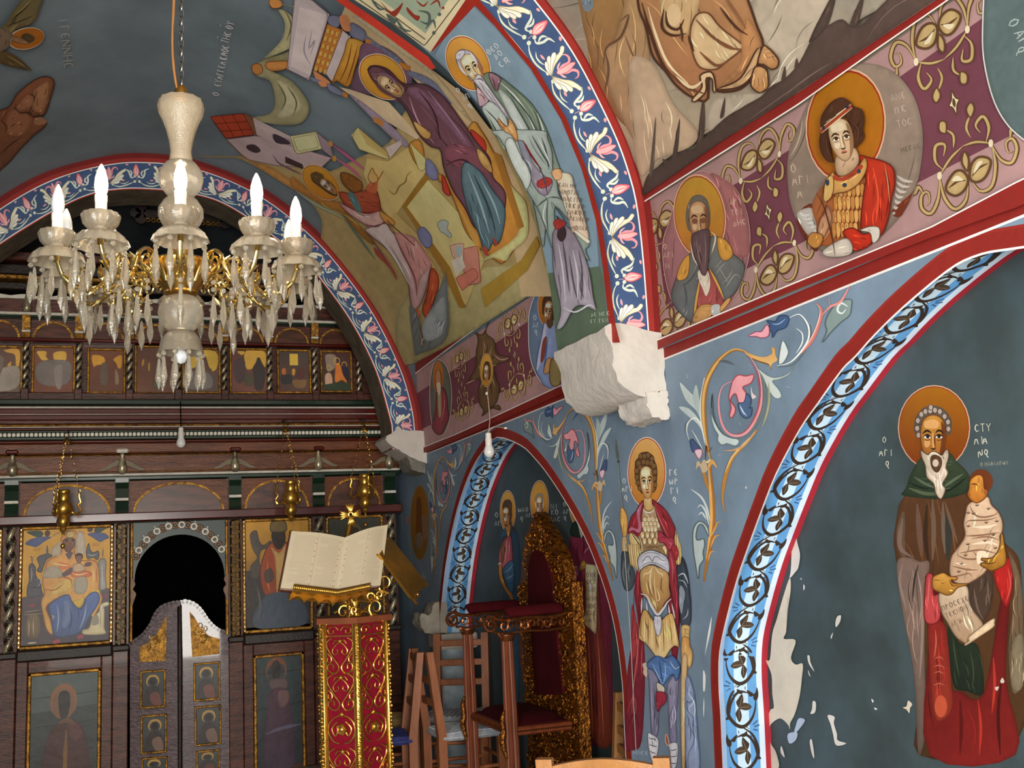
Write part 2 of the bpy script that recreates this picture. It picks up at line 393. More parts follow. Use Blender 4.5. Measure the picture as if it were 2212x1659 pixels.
# ribs: four faces each
def rib(name, po, pi_, y0, y1, ms):
    b = MB(); n = len(po); vs = [V((p[0], y, p[1])) for p, y in [(p, y0) for p in pi_]+[(p, y0) for p in po]+[(p, y1) for p in pi_]+[(p, y1) for p in po]]
    fs = []; mi = []
    for i in range(n-1):
        for a, c, k in ((0, n, 0), (2*n, 3*n, 0), (0, 2*n, 1)): fs.append((a+i, a+i+1, c+i+1, c+i)); mi.append(k)
    b.add(vs, fs); b.mi = mi
    return b.build(name, ms, kind='structure', auto=40)
BAND = mat('rib_blue_paint', '415a86', .6, var=.3, scale=5, bump=.15, bscale=20)
rib_near = rib('trim_1', P_NO, P_NI, YN0, YN1, [BAND, BLUE]); tag(rib_near, 'painted transverse rib with blue flower band and saint')
rib_far = rib('trim_2', P_FO, P_FI, YF0, YF1, [BAND, SOFF]); tag(rib_far, 'painted transverse rib before the wooden screen')
# right wall with two blind arches
A1 = [onX(x, y, XW) for x, y in ((946, 1329), (957, 1220), (973, 1131), (991, 1062), (1015, 999), (1040, 958), (1073, 924), (1126, 940), (1157, 967), (1190, 1007), (1230, 1068), (1262, 1125), (1287, 1179), (1317, 1262), (1341, 1357), (1357, 1476), (1361, 1556), (1365, 1635))]
A1 = [(p.y, p.z) for p in A1]
A1 = [(A1[0][0]+.02, 0), (A1[0][0]+.02, .5)]+crom(A1, False, 3)+[(A1[-1][0]-.03, 0)]
A2 = [onX(x, y, XW) for x, y in ((1545, 1659), (1540, 1541), (1536, 1472), (1538, 1394), (1555, 1312), (1577, 1229), (1600, 1161), (1628, 1083), (1660, 1001), (1711, 903), (1750, 845), (1804, 768), (1834, 737), (1874, 691), (1937, 628), (2033, 546), (2096, 510), (2176, 490))]
A2 = [(p.y, p.z) for p in A2]
A2 = crom([(3.46, 0), (3.46, .3)]+A2+[(1.6, 2.06), (1.25, 1.88), (.9, 1.6), (.62, 1.2), (.5, .8), (.47, 0)], False, 3)
ND = .24
def wall_holes(name, outer, holes, X, m, flip=1):
    pts = list(outer); E = [(i, (i+1) % len(outer)) for i in range(len(outer))]
    for h in holes:
        k = len(pts); pts += h; E += [(k+i, k+(i+1) % len(h)) for i in range(len(h))]
    vs, _, fs, *_ = delaunay_2d_cdt([V(p) for p in pts], E, [], 0, 1e-6)
    def inside(p, poly):
        c = False
        for i in range(len(poly)):
            a, b = poly[i], poly[i-1]
            if (a[1] > p[1]) != (b[1] > p[1]) and p[0] < (b[0]-a[0])*(p[1]-a[1])/(b[1]-a[1])+a[0]: c = not c
        return c
    ff = []
    for f in fs:
        c = sum((vs[i] for i in f), V((0, 0)))/len(f)
        if inside(c, outer) and not any(inside(c, h) for h in holes): ff.append(tuple(f))
    b = MB(); b.add([V((X, v[0], v[1])) for v in vs], ff)
    return b
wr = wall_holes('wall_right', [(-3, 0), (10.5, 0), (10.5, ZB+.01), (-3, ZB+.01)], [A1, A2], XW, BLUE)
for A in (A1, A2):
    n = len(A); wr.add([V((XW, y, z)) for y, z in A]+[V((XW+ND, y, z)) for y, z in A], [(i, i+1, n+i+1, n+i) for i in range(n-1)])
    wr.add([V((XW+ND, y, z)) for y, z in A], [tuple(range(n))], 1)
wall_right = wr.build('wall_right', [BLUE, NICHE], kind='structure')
def boxobj(name, a, b, m, **k): return MB().box(a, b).build(name, m, **k)
# left wall with a window, back wall with the open west door, floor, sanctuary
b = MB(); X = 2*CX-XW
b.add(*[wall_holes('w', [(-3, 0), (10.5, 0), (10.5, ZB+.01), (-3, ZB+.01)], [[(-1.0, 0), (.3, 0), (.3, 2.1), (-1.0, 2.1)]], X, BLUE).__dict__[k] for k in 'vf'])
for (y0, z0, y1, z1) in ((-1.0, 0, -1.0, 2.1), (-1.0, 2.1, .3, 2.1), (.3, 2.1, .3, 0)):
    b.add([(X, y0, z0), (X, y1, z1), (X-.35, y1, z1), (X-.35, y0, z0)], [(0, 1, 2, 3)])
wall_left = b.build('wall_left', BLUE, kind='structure')
b = MB()
for q in (((-1.7, -3), (-1.1, 4.4)), ((.4, -3), (2.1, 4.4)), ((-1.1, -3), (.4, 4.4))):
    z0 = 2.2 if q[0][0] == -1.1 else 0
    b.add([(q[0][0], -3, z0), (q[1][0], -3, z0), (q[1][0], -3, 4.4), (q[0][0], -3, 4.4)], [(0, 1, 2, 3)])
for (x0, z0, x1, z1) in ((-1.1, 0, -1.1, 2.2), (-1.1, 2.2, .4, 2.2), (.4, 2.2, .4, 0)): b.add([(x0, -3, z0), (x1, -3, z1), (x1, -3.5, z1), (x0, -3.5, z0)], [(0, 1, 2, 3)])
wall_back = b.build('wall_back', BLUE, kind='structure')
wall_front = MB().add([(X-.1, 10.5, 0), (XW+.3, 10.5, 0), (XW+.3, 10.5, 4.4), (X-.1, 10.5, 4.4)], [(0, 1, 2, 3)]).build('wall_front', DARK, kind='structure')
floor = MB().add([(X-.4, -3.5, 0), (XW+.4, -3.5, 0), (XW+.4, 10.6, 0), (X-.4, 10.6, 0)], [(0, 1, 2, 3)]).build('floor', FLOOR, kind='structure')
MB().add([(-14, -14, -.02), (10, -14, -.02), (10, 12, -.02), (-14, 12, -.02)], [(0, 1, 2, 3)]).build('courtyard_ground', GROUND, kind='structure')
# wall strip closing the right wall beyond niche edges in the near and far rib (between z=ZB and the vault) is the vault itself

S_WALL = Surf(planeX(XW), 7); S_N = Surf(planeX(XW+ND), 9); S_RN = Surf(planeY(YN0)); S_RF = Surf(planeY(YF0))
def down(p): return [(p[0][0], 1.2)]+p+[(p[-1][0], 1.2)]
S_VF = Surf(meshsurf(*loft(down(P_NO), YN1-1.2, [(a[0]+(b[0]-a[0])*1.6/1.2, a[1]+(b[1]-a[1])*1.6/1.2) for a, b in zip(down(P_NO), down(P_FO))], YF0+1.2, 24)), 9, .00028)
S_VN = Surf(meshsurf(*loft(down(P_NO), -1, down(P_NO), YN0+.5, 6)), 12, .00028)
S_SO = Surf(meshsurf(*loft(down(P_NI), YN0-.3, down(P_NI), YN1+.3, 3)), 9, .00028)
# ------------------------------------------------------------------ painted ornament: rib bands, niche borders, spandrels
def profsurf(pi_, po, Y):
    n = len(pi_); Ls = [0]
    for a, b in zip(pi_, pi_[1:]): Ls.append(Ls[-1]+hypot(b[0]-a[0], b[1]-a[1])*.5+0)
    Ls = [0]
    mid = [((a[0]+b[0])/2, (a[1]+b[1])/2) for a, b in zip(pi_, po)]
    for a, b in zip(mid, mid[1:]): Ls.append(Ls[-1]+hypot(b[0]-a[0], b[1]-a[1]))
    def at(s, t):
        s = max(0, min(Ls[-1]-1e-6, s)); i = min(n-2, int(s/Ls[-1]*(n-1)))
        while i > 0 and Ls[i] > s: i -= 1
        while i < n-2 and Ls[i+1] < s: i += 1
        w = (s-Ls[i])/(Ls[i+1]-Ls[i]); q = t/.23
        A = [pi_[i][k]+(pi_[i+1][k]-pi_[i][k])*w for k in (0, 1)]; B = [po[i][k]+(po[i+1][k]-po[i][k])*w for k in (0, 1)]
        return V((A[0]+(B[0]-A[0])*q, Y, A[1]+(B[1]-A[1])*q)), V((0, -1, 0))
    def inv(px, py):
        p = onY(px, py, Y); best = min(range(n), key=lambda i: (mid[i][0]-p.x)**2+(mid[i][1]-p.z)**2); return Ls[best]
    return at, inv, Ls[-1]
PALM = '''
s .05 c9d2bd -1.1,.25 -.9,.12 -.54,.07 -.11,.2
s .05 c9d2bd .08,.18 .4,.07 .75,.12 1.1,.25
e c9d2bd -1.1,.25,.06,.06
e c9d2bd 1.1,.25,.06,.06
e c9d2bd -.13,.2,.055,.055
e c9d2bd .13,.2,.055,.055
p c9d2bd -.8,.26 -.68,.17 -.5,.17 -.36,.25 -.5,.21 -.66,.2
p c9d2bd .42,.25 .56,.17 .7,.17 .85,.26 .7,.21 .56,.2
p ef9a9a -.66,.3 -.58,.34 -.47,.33 -.55,.28
p ef9a9a .5,.33 .58,.36 .69,.32 .6,.28
p f0dfc6>d8c4a0 0,.24 -.16,.42 -.24,.62 -.3,.82 -.42,.94 -.48,.86 -.38,.74 -.36,.55 -.2,.3 #.014:8a7a5c
p f3e6d2 0,.24 -.22,.42 -.34,.6 -.44,.66 -.48,.58 -.38,.44 -.2,.3 #.014:8a7a5c
p f3e6d2 0,.24 -.24,.34 -.38,.46 -.48,.48 -.48,.4 -.36,.32 -.2,.25 #.014:8a7a5c
p f3e6d2 0,.24 -.2,.26 -.34,.34 -.42,.32 -.38,.25 -.2,.2 #.014:8a7a5c
p f0dfc6>d8c4a0 0,.24 .24,.44 .4,.62 .6,.74 .74,.78 .76,.7 .62,.62 .48,.46 .24,.28 #.014:8a7a5c
p f3e6d2 0,.24 .26,.38 .48,.52 .62,.56 .66,.48 .52,.4 .26,.28 #.014:8a7a5c
p f3e6d2 0,.24 .24,.3 .44,.4 .58,.42 .58,.34 .44,.3 .22,.24 #.014:8a7a5c
p f3e6d2 0,.24 .18,.24 .32,.3 .44,.3 .42,.22 .3,.19 .16,.2 #.014:8a7a5c
s .07 e8919a .03,.4 -.05,.6 -.02,.8 -.12,.88 -.24,.84 -.28,.76
s .07 e8919a .05,.42 .16,.62 .2,.8 .32,.9 .42,.84 .42,.74
p f2a6a8 -.02,.42 .08,.42 .16,.66 .12,.9 .08,.96 .02,.86 0,.66 #.016:c04a50
s .05 f2a6a8 .03,.45 -.1,.5 -.16,.62
s .05 f2a6a8 .06,.45 .2,.5 .26,.56
'''
BUD = '''
s .07 ccd4c4 -.09,.46 -.22,.4 -.28,.52 -.34,.7 -.5,.8
s .06 ccd4c4 -.24,.46 -.2,.62 -.28,.74
s .07 ccd4c4 .1,.44 .24,.4 .34,.56 .36,.72 .54,.8
s .06 ccd4c4 .26,.44 .2,.6 .3,.72
e ccd4c4 -.08,.47,.055,.055
e ccd4c4 .09,.45,.055,.055
s .05 f0b0b0 .0,.3 .01,.44
p e36a70>f2b0b0 0,.46 -.12,.58 -.12,.74 .0,.98 .1,.76 .1,.58 #.018:c8404a
s .03 fbd0cc 0,.52 -.05,.7 -.0,.9
s .03 fbd0cc .02,.52 .05,.7 .01,.86
p ef9a9a -.42,.95 -.38,1.0 -.3,.98 -.36,.93
p ef9a9a .5,.98 .56,1.02 .62,.96 .56,.93
'''
def ribband(parent, pi_, po, Y, root, gain, n0, n1, nm):
    at, inv, L = profsurf(pi_, po, Y); S = Surf(at, .05); P = Paint(S, gain); P.flipv = True
    m = 120; U = .152
    def strip(t0, t1, col):
        vs = []; 
        for i in range(m+1): vs += [(L*i/m, t0), (L*i/m, t1)]
        P.emit(vs, [(2*i, 2*i+1, 2*i+3, 2*i+2) for i in range(m)], col, (0, t0, L, t1))
    strip(0, .006, 'b8382a'); strip(.006, .012, 'efe4dc'); strip(.168, .174, 'efe4dc'); strip(.174, .2, '8e2822'); strip(.2, .232, '6e1613')  # two outer reds paint the lit and shaded faces of a bevel
    P.build('painted_border', parent)
    s0 = inv(*root); per = .365
    for k in range(n0, n1):
        q = Paint(S, gain); q.flipv = True
        sc = s0+k*per
        if -.05 < sc < L-.2: q.draw(PALM, (-U, 0, 0, U, sc, .012)).build('painted_palmette', parent)
        sc += per/2; q = Paint(S, gain); q.flipv = True
        if .02 < sc < L-.2: q.draw(BUD, (-U, 0, 0, U, sc, .012)).build('painted_bud', parent)
ribband(rib_near, P_NI, P_NO, YN0, (1278, 329), 1.25, -3, 5, 'n')
ribband(rib_far, P_FI, P_FO, YF0, (762, 599), 1.25, -4, 10, 'f')

# --- borders of the blind arches
S_WP = Surf(lambda y, z: (V((XW, y, z)), V((-1, 0, 0))), None, base=.0003)
def offset(path, d):
    out = []; n = len(path)
    for i, p in enumerate(path):
        a, b = path[max(0, i-1)], path[min(n-1, i+1)]; dx, dy = b[0]-a[0], b[1]-a[1]; l = hypot(dx, dy) or 1
        out.append((p[0]+dy/l*d, p[1]-dx/l*d))
    return out
def ring(P, path, d0, d1, col):
    a, b = offset(path, d0), offset(path, d1); n = len(path); vs = []
    for p, q in zip(a, b): vs += [p, q]
    P.emit(vs, [(2*i, 2*i+1, 2*i+3, 2*i+2) for i in range(n-1)], col, (min(p[0] for p in vs), min(p[1] for p in vs), max(p[0] for p in vs), max(p[1] for p in vs)))
VINE = '''
s .2 33271f .1,-1.3 -.6,-.8 -.92,0 -.8,.5 -.35,.95 .15,1.02 .65,.6 .88,0 .9,-.4
s .15 33271f -.82,.35 -.66,-.35 -.15,-.85 .55,-.72
s .14 33271f .15,1.02 .4,1.2
p 33271f .8,-.35 .78,-.6 .95,-.75 1.05,-1.0 1.12,-.75 1.1,-.5 .98,-.3
p 33271f .5,-.62 .38,-.9 .62,-.8 .82,-.62 .6,-.52
p 33271f -.2,-.78 -.25,-1.02 0,-.9 .1,-.74
p 33271f -.86,.3 -1.1,.55 -.85,.55
p 3a2c22 -.2,0 -.36,-.3 -.2,-.5 .05,-.72 .12,-.4 0,-.1
p 44362a -.2,0 0,-.22 .35,-.2 .62,.02 .35,.18 0,.12
p 3a2c22 -.2,0 -.42,.25 -.4,.45 -.22,.78 -.05,.5 -.1,.2
l .03 8a7560 -.16,-.05 .05,-.55
l .03 8a7560 -.12,0 .45,.0
l .03 8a7560 -.2,.08 -.22,.6
l .07 3a4a6a .65,1.0 .95,.8
l .07 3a4a6a .72,1.12 1.08,1.05
l .07 3a4a6a .66,1.25 .95,1.35
l .05 33271f .3,-1.1 .28,-.95
l .05 33271f -.4,-.62 -.55,-.75
'''
def niche_border(A, nm, s0, cells, flip0):
    P = Paint(S_WP, 1.25); ring(P, A, -.008, -.052, '7e2019'); ring(P, A, 0, -.008, '88241c'); ring(P, A, -.052, -.058, 'd8cfca')
    P.build('painted_red_line', wall_right)
    Ls = [0]
    for a, b in zip(A, A[1:]): Ls.append(Ls[-1]+hypot(b[0]-a[0], b[1]-a[1]))
    n = len(A)
    def at(v, s):
        s = max(0, min(Ls[-1]-1e-6, s)); i = 0
        lo, hi = 0, n-2
        while lo < hi:
            m = (lo+hi+1)//2
            if Ls[m] <= s: lo = m
            else: hi = m-1
        i = lo; w = (s-Ls[i])/(Ls[i+1]-Ls[i]); y = A[i][0]+(A[i+1][0]-A[i][0])*w; z = A[i][1]+(A[i+1][1]-A[i][1])*w
        dy, dz = A[i+1][0]-A[i][0], A[i+1][1]-A[i][1]; l = hypot(dy, dz)
        return V((XW+v, y, z)), V((0, -dz/l, dy/l))*(-1 if dz*0+0 else 1)
    S = Surf(at, .03)
    # make sure normals point to the opening's middle
    cy = sum(a[0] for a in A)/n
    def at2(v, s):
        p, nr = at(v, s); c = V((0, cy-p.y, .9-p.z))
        return p, (nr if nr.dot(c) > 0 else -nr)
    S.fn = at2
    P = Paint(S, 1.2); m = 150; L = Ls[-1]
    for v0, v1, c in ((0, .022, 'ccd2e2'), (.022, .05, '9db9dd'), (.05, .095, '5f97cb'), (.095, .15, 'bcd3ea'), (.15, .19, '5f97cb'), (.19, .205, 'c6d6e8'), (.205, .214, 'ccd2e2'), (.214, .24, '9c2431')):
        vs = []
        for i in range(m+1): vs += [(v0, L*i/m), (v1, L*i/m)]
        P.emit(vs, [(2*i, 2*i+1, 2*i+3, 2*i+2) for i in range(m)], c, (v0, 0, v1, L))
    P.build('painted_blue_bands', wall_right)
    P = None; k = 0; s = s0; R = .0655
    while k < cells:
        Q = Paint(S, 1.2); sg = 1 if (k+flip0) % 2 else -1
        Q.draw(VINE, (R*sg, 0, 0, -R, .122, s)).build('painted_vine_scroll', wall_right); s += .153; k += 1
niche_border(A2, 'b', .35, 17, 0)
niche_border(A1, 'a', 1.02, 11, 1)

# --- floral scrolls of the spandrels (traced once, then laid out again mirrored along the wall)
FLORAL = '''
o 1460 640 .3738
p 6a7a78 20,480 60,560 130,680 160,760 150,700 100,600 50,540
p b9c4c2 25,500 70,540 120,600 150,720 120,660 60,600
p b9c4c2 20,640 80,650 140,720 165,800 130,740 70,690
p a8b5b2 100,600 120,510 140,600 160,740 140,700
s 26 8a8f86 185,900 160,740 158,600 180,450
s 12 d8dcd4 178,860 150,720 148,600 168,470
s 30 9a6a34 205,960 180,820 165,700 165,580 190,470 250,370 340,310 420,330
s 14 d8a860 200,940 172,800 160,680 165,560 195,460 260,360 340,305 410,320
p c9934c>e8b87a 400,320 470,345 520,350 560,330 555,300 575,300 580,340 590,370 560,390 550,420 540,400 500,380 440,360
s 8 7a5228 410,345 480,375 540,395 555,425
s 16 6b7774 430,350 480,420 515,520 515,640 480,720 410,800 330,830
s 14 e4949a 430,345 480,430 500,540 490,650 450,740 400,795 340,806 290,775 260,700 252,600 275,520 340,487
s 7 b0505c 425,360 470,440 488,540 478,650 440,735 395,785 340,796
p 55606a 250,375 300,370 345,398 300,385
p c0cac8 215,560 212,680 250,760 300,810 370,830 350,865 300,850 270,860 245,830 250,800 225,760 208,680 #5:6a7a78
s 6 4a5658 218,560 225,700 270,790 340,825
p c3cbc6 480,420 560,470 650,450 690,390 660,450 600,480 560,490 600,540 615,580 580,590 540,540 510,470 #4:7c8884
s 14 a39f7c 540,500 545,600 525,700 500,760
s 10 e3e4dc 590,400 660,385 720,330 770,250 770,170 720,105 660,125
s 8 5a6664 600,410 680,395 740,330 785,240 780,160
p cfd6d2 600,390 610,300 625,255 650,300 655,330 630,380 #5:66726e
s 9 cfd6d2 700,330 735,270 735,215 700,185
s 18 c8736a 730,330 790,260 830,170 850,80 815,40
s 8 f0b4a8 735,320 790,240 828,150 840,80 820,45
p 7f8f8c 1020,60 1020,20 970,25 910,70 870,150 880,200 850,270 900,210 960,150 1010,110 #6:4f5b5a
s 12 d5dcd8 1000,60 960,40 940,80 965,100 990,75
s 14 d98b84 850,110 900,60 960,30 1010,-60
s 14 d98b84 900,60 890,10
p 3c5478 530,140 580,145 600,115 640,110 660,130 640,180 590,200 565,240 560,205 540,190 550,165 #5:26344e
s 6 93a9c4 560,160 600,160 640,130
p e79ca8 425,230 470,205 500,205 530,165 545,185 540,230 500,240 470,232 #4:8e2f4a
p e79aa0 335,487 365,455 410,462 455,452 440,500 390,525 410,560 400,610 370,620 350,560 320,600 350,650 330,700 315,690 325,640 312,580 325,520 #6:a84450
p 4d6484 365,620 400,612 415,560 440,600 430,650 445,640 440,690 410,705 380,680 #5:2c3c58
s 9 b9c8dc 375,630 395,670 415,690
p f3d0cc 440,520 450,560 470,580 445,590
s 5 e8dcd8 370,730 380,745
s 5 e8dcd8 640,520 665,530
s 5 e8dcd8 65,450 70,475
s 5 e8dcd8 245,920 262,915
s 30 a86c2c 200,950 205,1050 212,1160 215,1280 205,1400 185,1520 165,1650
s 17 e0aa62 190,960 198,1060 205,1170 208,1280 197,1400 178,1520
s 20 b8803c 150,960 170,1040 195,1130
s 10 f0cfa0 122,1000 130,955 155,985 165,950 185,960 200,945 215,955 240,990
s 7 6a3c1c 175,960 180,860 190,900 215,870
p c8b090 120,1000 130,955 150,970 160,950 175,955 190,1000 160,1020 140,980
p d8a060 195,1000 200,950 225,950 245,995 215,970
s 22 b8803c 480,770 420,840 340,920 300,1010 280,1100 275,1170 285,1240
s 10 e8bc80 460,790 400,850 330,930 290,1020
s 12 c8a070 470,770 400,860 330,890 280,890
s 10 d8dcd8 80,830 65,770 80,720 120,705 150,750 170,850
s 5 55606a 60,790 60,740 90,705
p 46587c 85,840 100,825 125,855 155,890 150,900 120,890 100,900 #4:2c3850
p eac0c8 115,890 150,885 155,910 140,940 120,915 #3:b0506a
s 7 c8d0d0 95,770 130,830 165,900
s 12 cdd4d2 90,1115 150,1160 185,1230 200,1300
s 12 cdd4d2 130,1225 145,1205 175,1240 195,1320
s 10 cdd4d2 135,1265 155,1250 180,1290
p b4bfbe 195,1390 160,1320 130,1330 120,1400 140,1410 165,1400 170,1440 160,1480 165,1520 140,1560 135,1640 120,1560 105,1460 105,1350 140,1300 185,1330 #6:56625e
s 10 d09858 200,1400 235,1330 240,1310 265,1305
s 10 d09858 205,1450 230,1390 260,1380
s 10 d09858 190,1530 205,1480 230,1475
'''
def shifted(k):
    def fn(x, y):
        p = onX(x, y, XW); d = p.y
        return V((XW, 2*3.79-d if k == 1 else d+3.60, p.z)), V((-1, 0, 0))
    return Surf(fn, None, base=.0009)
for k, g in ((0, 1.2), (1, 1.2), (2, 1.2)):
    S = Surf(planeX(XW), None, base=.0009) if k == 0 else shifted(k)
    Paint(S, g).draw(FLORAL).build('painted_flower_scroll', wall_right)

# --- red line at the top of the wall (its foot and the spandrel points)
P = Paint(S_WP, 1.25)
P.draw('''
q 7a1e18 -3,2.175 9,2.175 9,2.135 -3,2.135
q d8cfca -3,2.135 9,2.135 9,2.128 -3,2.128
''').build('painted_red_line', wall_right)
# ------------------------------------------------------------------ painted figures on the right wall and in the blind arches
def face(P0, x, y, w, h, rot=0, skin='e3c99a>bd8a50', sh='a06a38', dk='3a2214', lip='a8503a', eyes=1, hi='f3e4c0', look=0):
    """a painted face; x, y = middle of the hairline, w wide, h from hairline to chin"""
    c, s_ = cos(radians(rot)), sin(radians(rot)); k = h/1.4
    T = (w*c, w*s_, -k*s_, k*c, x, y)
    a, b = (skin.split('>')+[skin])[:2]
    d = f'''
p {skin} -.42,.25 -.3,.02 0,-.08 .3,.02 .42,.25 .45,.6 .39,.95 .22,1.25 0,1.38 -.22,1.25 -.39,.95 -.45,.6 #.03:{sh}
p {sh} .3,.12 .42,.3 .45,.6 .39,.95 .2,1.26 .27,.92 .31,.55
p {hi} -.3,.12 0,.06 .2,.14 .16,.32 -.1,.34 -.3,.3
p {hi} -.3,.7 -.16,.68 -.1,.8 -.2,.92 -.31,.86
s .07 {dk} -.38,.5 -.22,.4 -.05,.48
s .07 {dk} .09,.47 .23,.39 .38,.49
'''
    if eyes: d += f'''
p f1e6cf -.33,.6 -.2,.53 -.07,.6 -.2,.65
e {dk} {-.19+look},.585,.065,.06
s .045 {dk} -.36,.6 -.2,.52 -.05,.61
s .03 {sh} -.3,.68 -.2,.7 -.1,.67
p f1e6cf .09,.59 .22,.52 .35,.6 .22,.64
e {dk} {.22+look},.578,.065,.06
s .045 {dk} .07,.6 .22,.515 .38,.61
s .03 {sh} .12,.68 .22,.7 .32,.67
'''
    else: d += f'''
p {sh} -.33,.56 -.2,.5 -.06,.56 -.1,.68 -.28,.68
p {sh} .08,.56 .22,.5 .36,.56 .3,.68 .12,.68
'''
    d += f'''
p {hi} -.03,.5 .03,.5 .05,.86 -.02,.9
s .05 {sh} .06,.5 .07,.8 .1,.9
s .05 {dk} -.09,.93 .02,.97 .11,.92
s .08 {lip} -.13,1.08 0,1.06 .13,1.08
s .035 {dk} -.1,1.1 0,1.1 .11,1.1
s .04 {sh} -.07,1.19 .06,1.19
'''
    fo, P0.folds = P0.folds, 0; P0.draw(d, T); P0.folds = fo
# --- the young soldier saint on the pier
P = Paint(S_WALL, 1.18); P.folds = 1
P.draw('''
o 1280 930 .11754
e f0cfc0 1000,770,358,655
e a8352a 1000,770,342,636
e dba862>c27a2a 1000,770,328,620
l 16 4a5048 480,590 505,900 560,1420
l 5 b9c0b4 474,590 498,900 552,1420
p 5c6457 432,150 468,330 492,470 472,545 440,480 420,330
e 3c4038 478,570,22,26
t 96 e4e4e0 560,975 -4 Ο
t 100 e4e4e0 540,1130 -4 ΑΓΙ
t 110 e4e4e0 590,1300 -4 Q
t 120 e4e4e0 1415,835 -4 ΓΕ
t 120 e4e4e0 1420,1000 -4 ΩΡ
t 120 e4e4e0 1440,1170 -4 ΓΙ
t 120 e4e4e0 1480,1340 -4 Q
o 1300 1070 .11754
// cloak behind
p 8c2a33>6e2030 620,300 560,400 510,560 480,700 600,760 700,800 690,1250 640,1400 600,1800 660,2300 560,2700 480,3200 440,3800 400,4600 460,4700 560,4690 740,4500 800,3200 760,2300 800,1600 1240,1400 1400,1300 1440,1750 1440,2400 1390,3000 1300,3000 1200,2000 1100,1000 1300,700 1200,300 950,80 780,90
p a83c42 560,2000 640,2300 660,2600 640,2900 560,3000 540,2500
s 14 cf7a72 640,2100 680,2500 660,2900 590,3500 560,4000
s 10 5a1622 600,1700 590,2200 560,2600
s 10 5a1622 700,1500 690,2100 720,2500
s 12 c05a5c 1330,1300 1380,1800 1400,2400
s 12 c05a5c 480,4000 580,3700 640,3900 560,4200
s 12 5a1622 470,4300 600,4000 700,4300
// left arm
p d9a55c 345,330 350,250 380,220 430,280 470,380 485,500 480,600 450,760 400,770 370,620 340,480 #10:7a4a20
s 10 7a4a20 360,375 430,375
s 10 7a4a20 355,420 430,425
s 10 7a4a20 360,470 425,470
s 10 7a4a20 405,500 420,780
p c9a878 385,780 460,780 480,1040 390,1040 #8:7a5a3a
l 8 8a6238 430,830 480,820
l 8 8a6238 430,900 480,890
l 8 8a6238 430,970 480,960
p 464c52 385,1040 490,1050 520,1200 600,1380 620,1500 580,1680 490,1760 420,1700 370,1450 370,1200 #10:23282c
s 30 6c737a 410,1250 400,1450 440,1650
s 20 7d858a 520,1250 500,1450 520,1600
s 10 23282c 470,1200 460,1500 470,1700
l 12 c9cbbb 420,850 480,1760 545,2700 600,3900 640,4680
// torso cuirass
p b99a72>8f7250 760,230 1000,240 1080,480 1100,620 1250,980 1190,1110 900,1000 690,1130 700,820 740,560
''')
for r, (yy, x0, x1, n) in enumerate(((470, 800, 1030, 4), (545, 770, 1060, 5), (625, 810, 1000, 4), (740, 760, 1040, 4), (850, 800, 1000, 3))):
    for i in range(n):
        xx = x0+(x1-x0)*i/(n-1)
        P.draw(f'o 1300 1070 .11754\np {"d9bd92" if r < 3 else "cfae80"} {xx-32},{yy-60} {xx+32},{yy-60} {xx+36},{yy+20} {xx},{yy+60} {xx-36},{yy+20} #7:6a4a2c\np efe0c4 {xx-8},{yy-20} {xx+20},{yy-10} {xx+14},{yy+36} {xx},{yy+40}')
P.draw('''
o 1300 1070 .11754
s 10 6a4a2c 780,920 900,960 1080,930 1180,900
s 10 6a4a2c 800,980 950,930 1100,1000
p e0c08e 1130,960 1180,920 1220,1000 1200,1090 1160,1010 #6:6a4a2c
s 26 dcc7a8 770,260 800,330 870,380 880,440 930,410 940,350 1000,270
s 10 b06a5a 775,250 800,320 870,360 890,400 930,380 960,320 1000,255
// neck and beaded collar
p e0c088>c99a5c 790,60 920,40 940,160 980,220 890,290 800,240 #8:8a5a2a
s 22 e2d8c8 760,240 810,300 880,320 950,290 985,220
// shoulder lappets
p cfae78 530,690 640,740 720,860 700,1000 600,960 520,840 #9:6a4e2c
s 24 e6cf9c 545,700 650,860 680,960
s 16 3c3024 560,700 660,840 740,960
s 16 e6cf9c 700,740 740,860 760,1000 730,1040 690,960
''')
for i in range(5):
    x = 500+i*38; P.draw(f'o 1300 1070 .11754\np {"dfc592" if i % 2 else "cfae72"} {x},930 {x+40},930 {x+70},{1250+i*25} {x+40},{1260+i*25} #7:7a5a30')
for i in range(3):
    x = 1340+i*42; P.draw(f'o 1300 1070 .11754\np {"dfc592" if i % 2 else "cfae72"} {x},{640+i*120} {x+40},{700+i*120} {x+60},1230 {x+20},1280 #7:7a5a30')
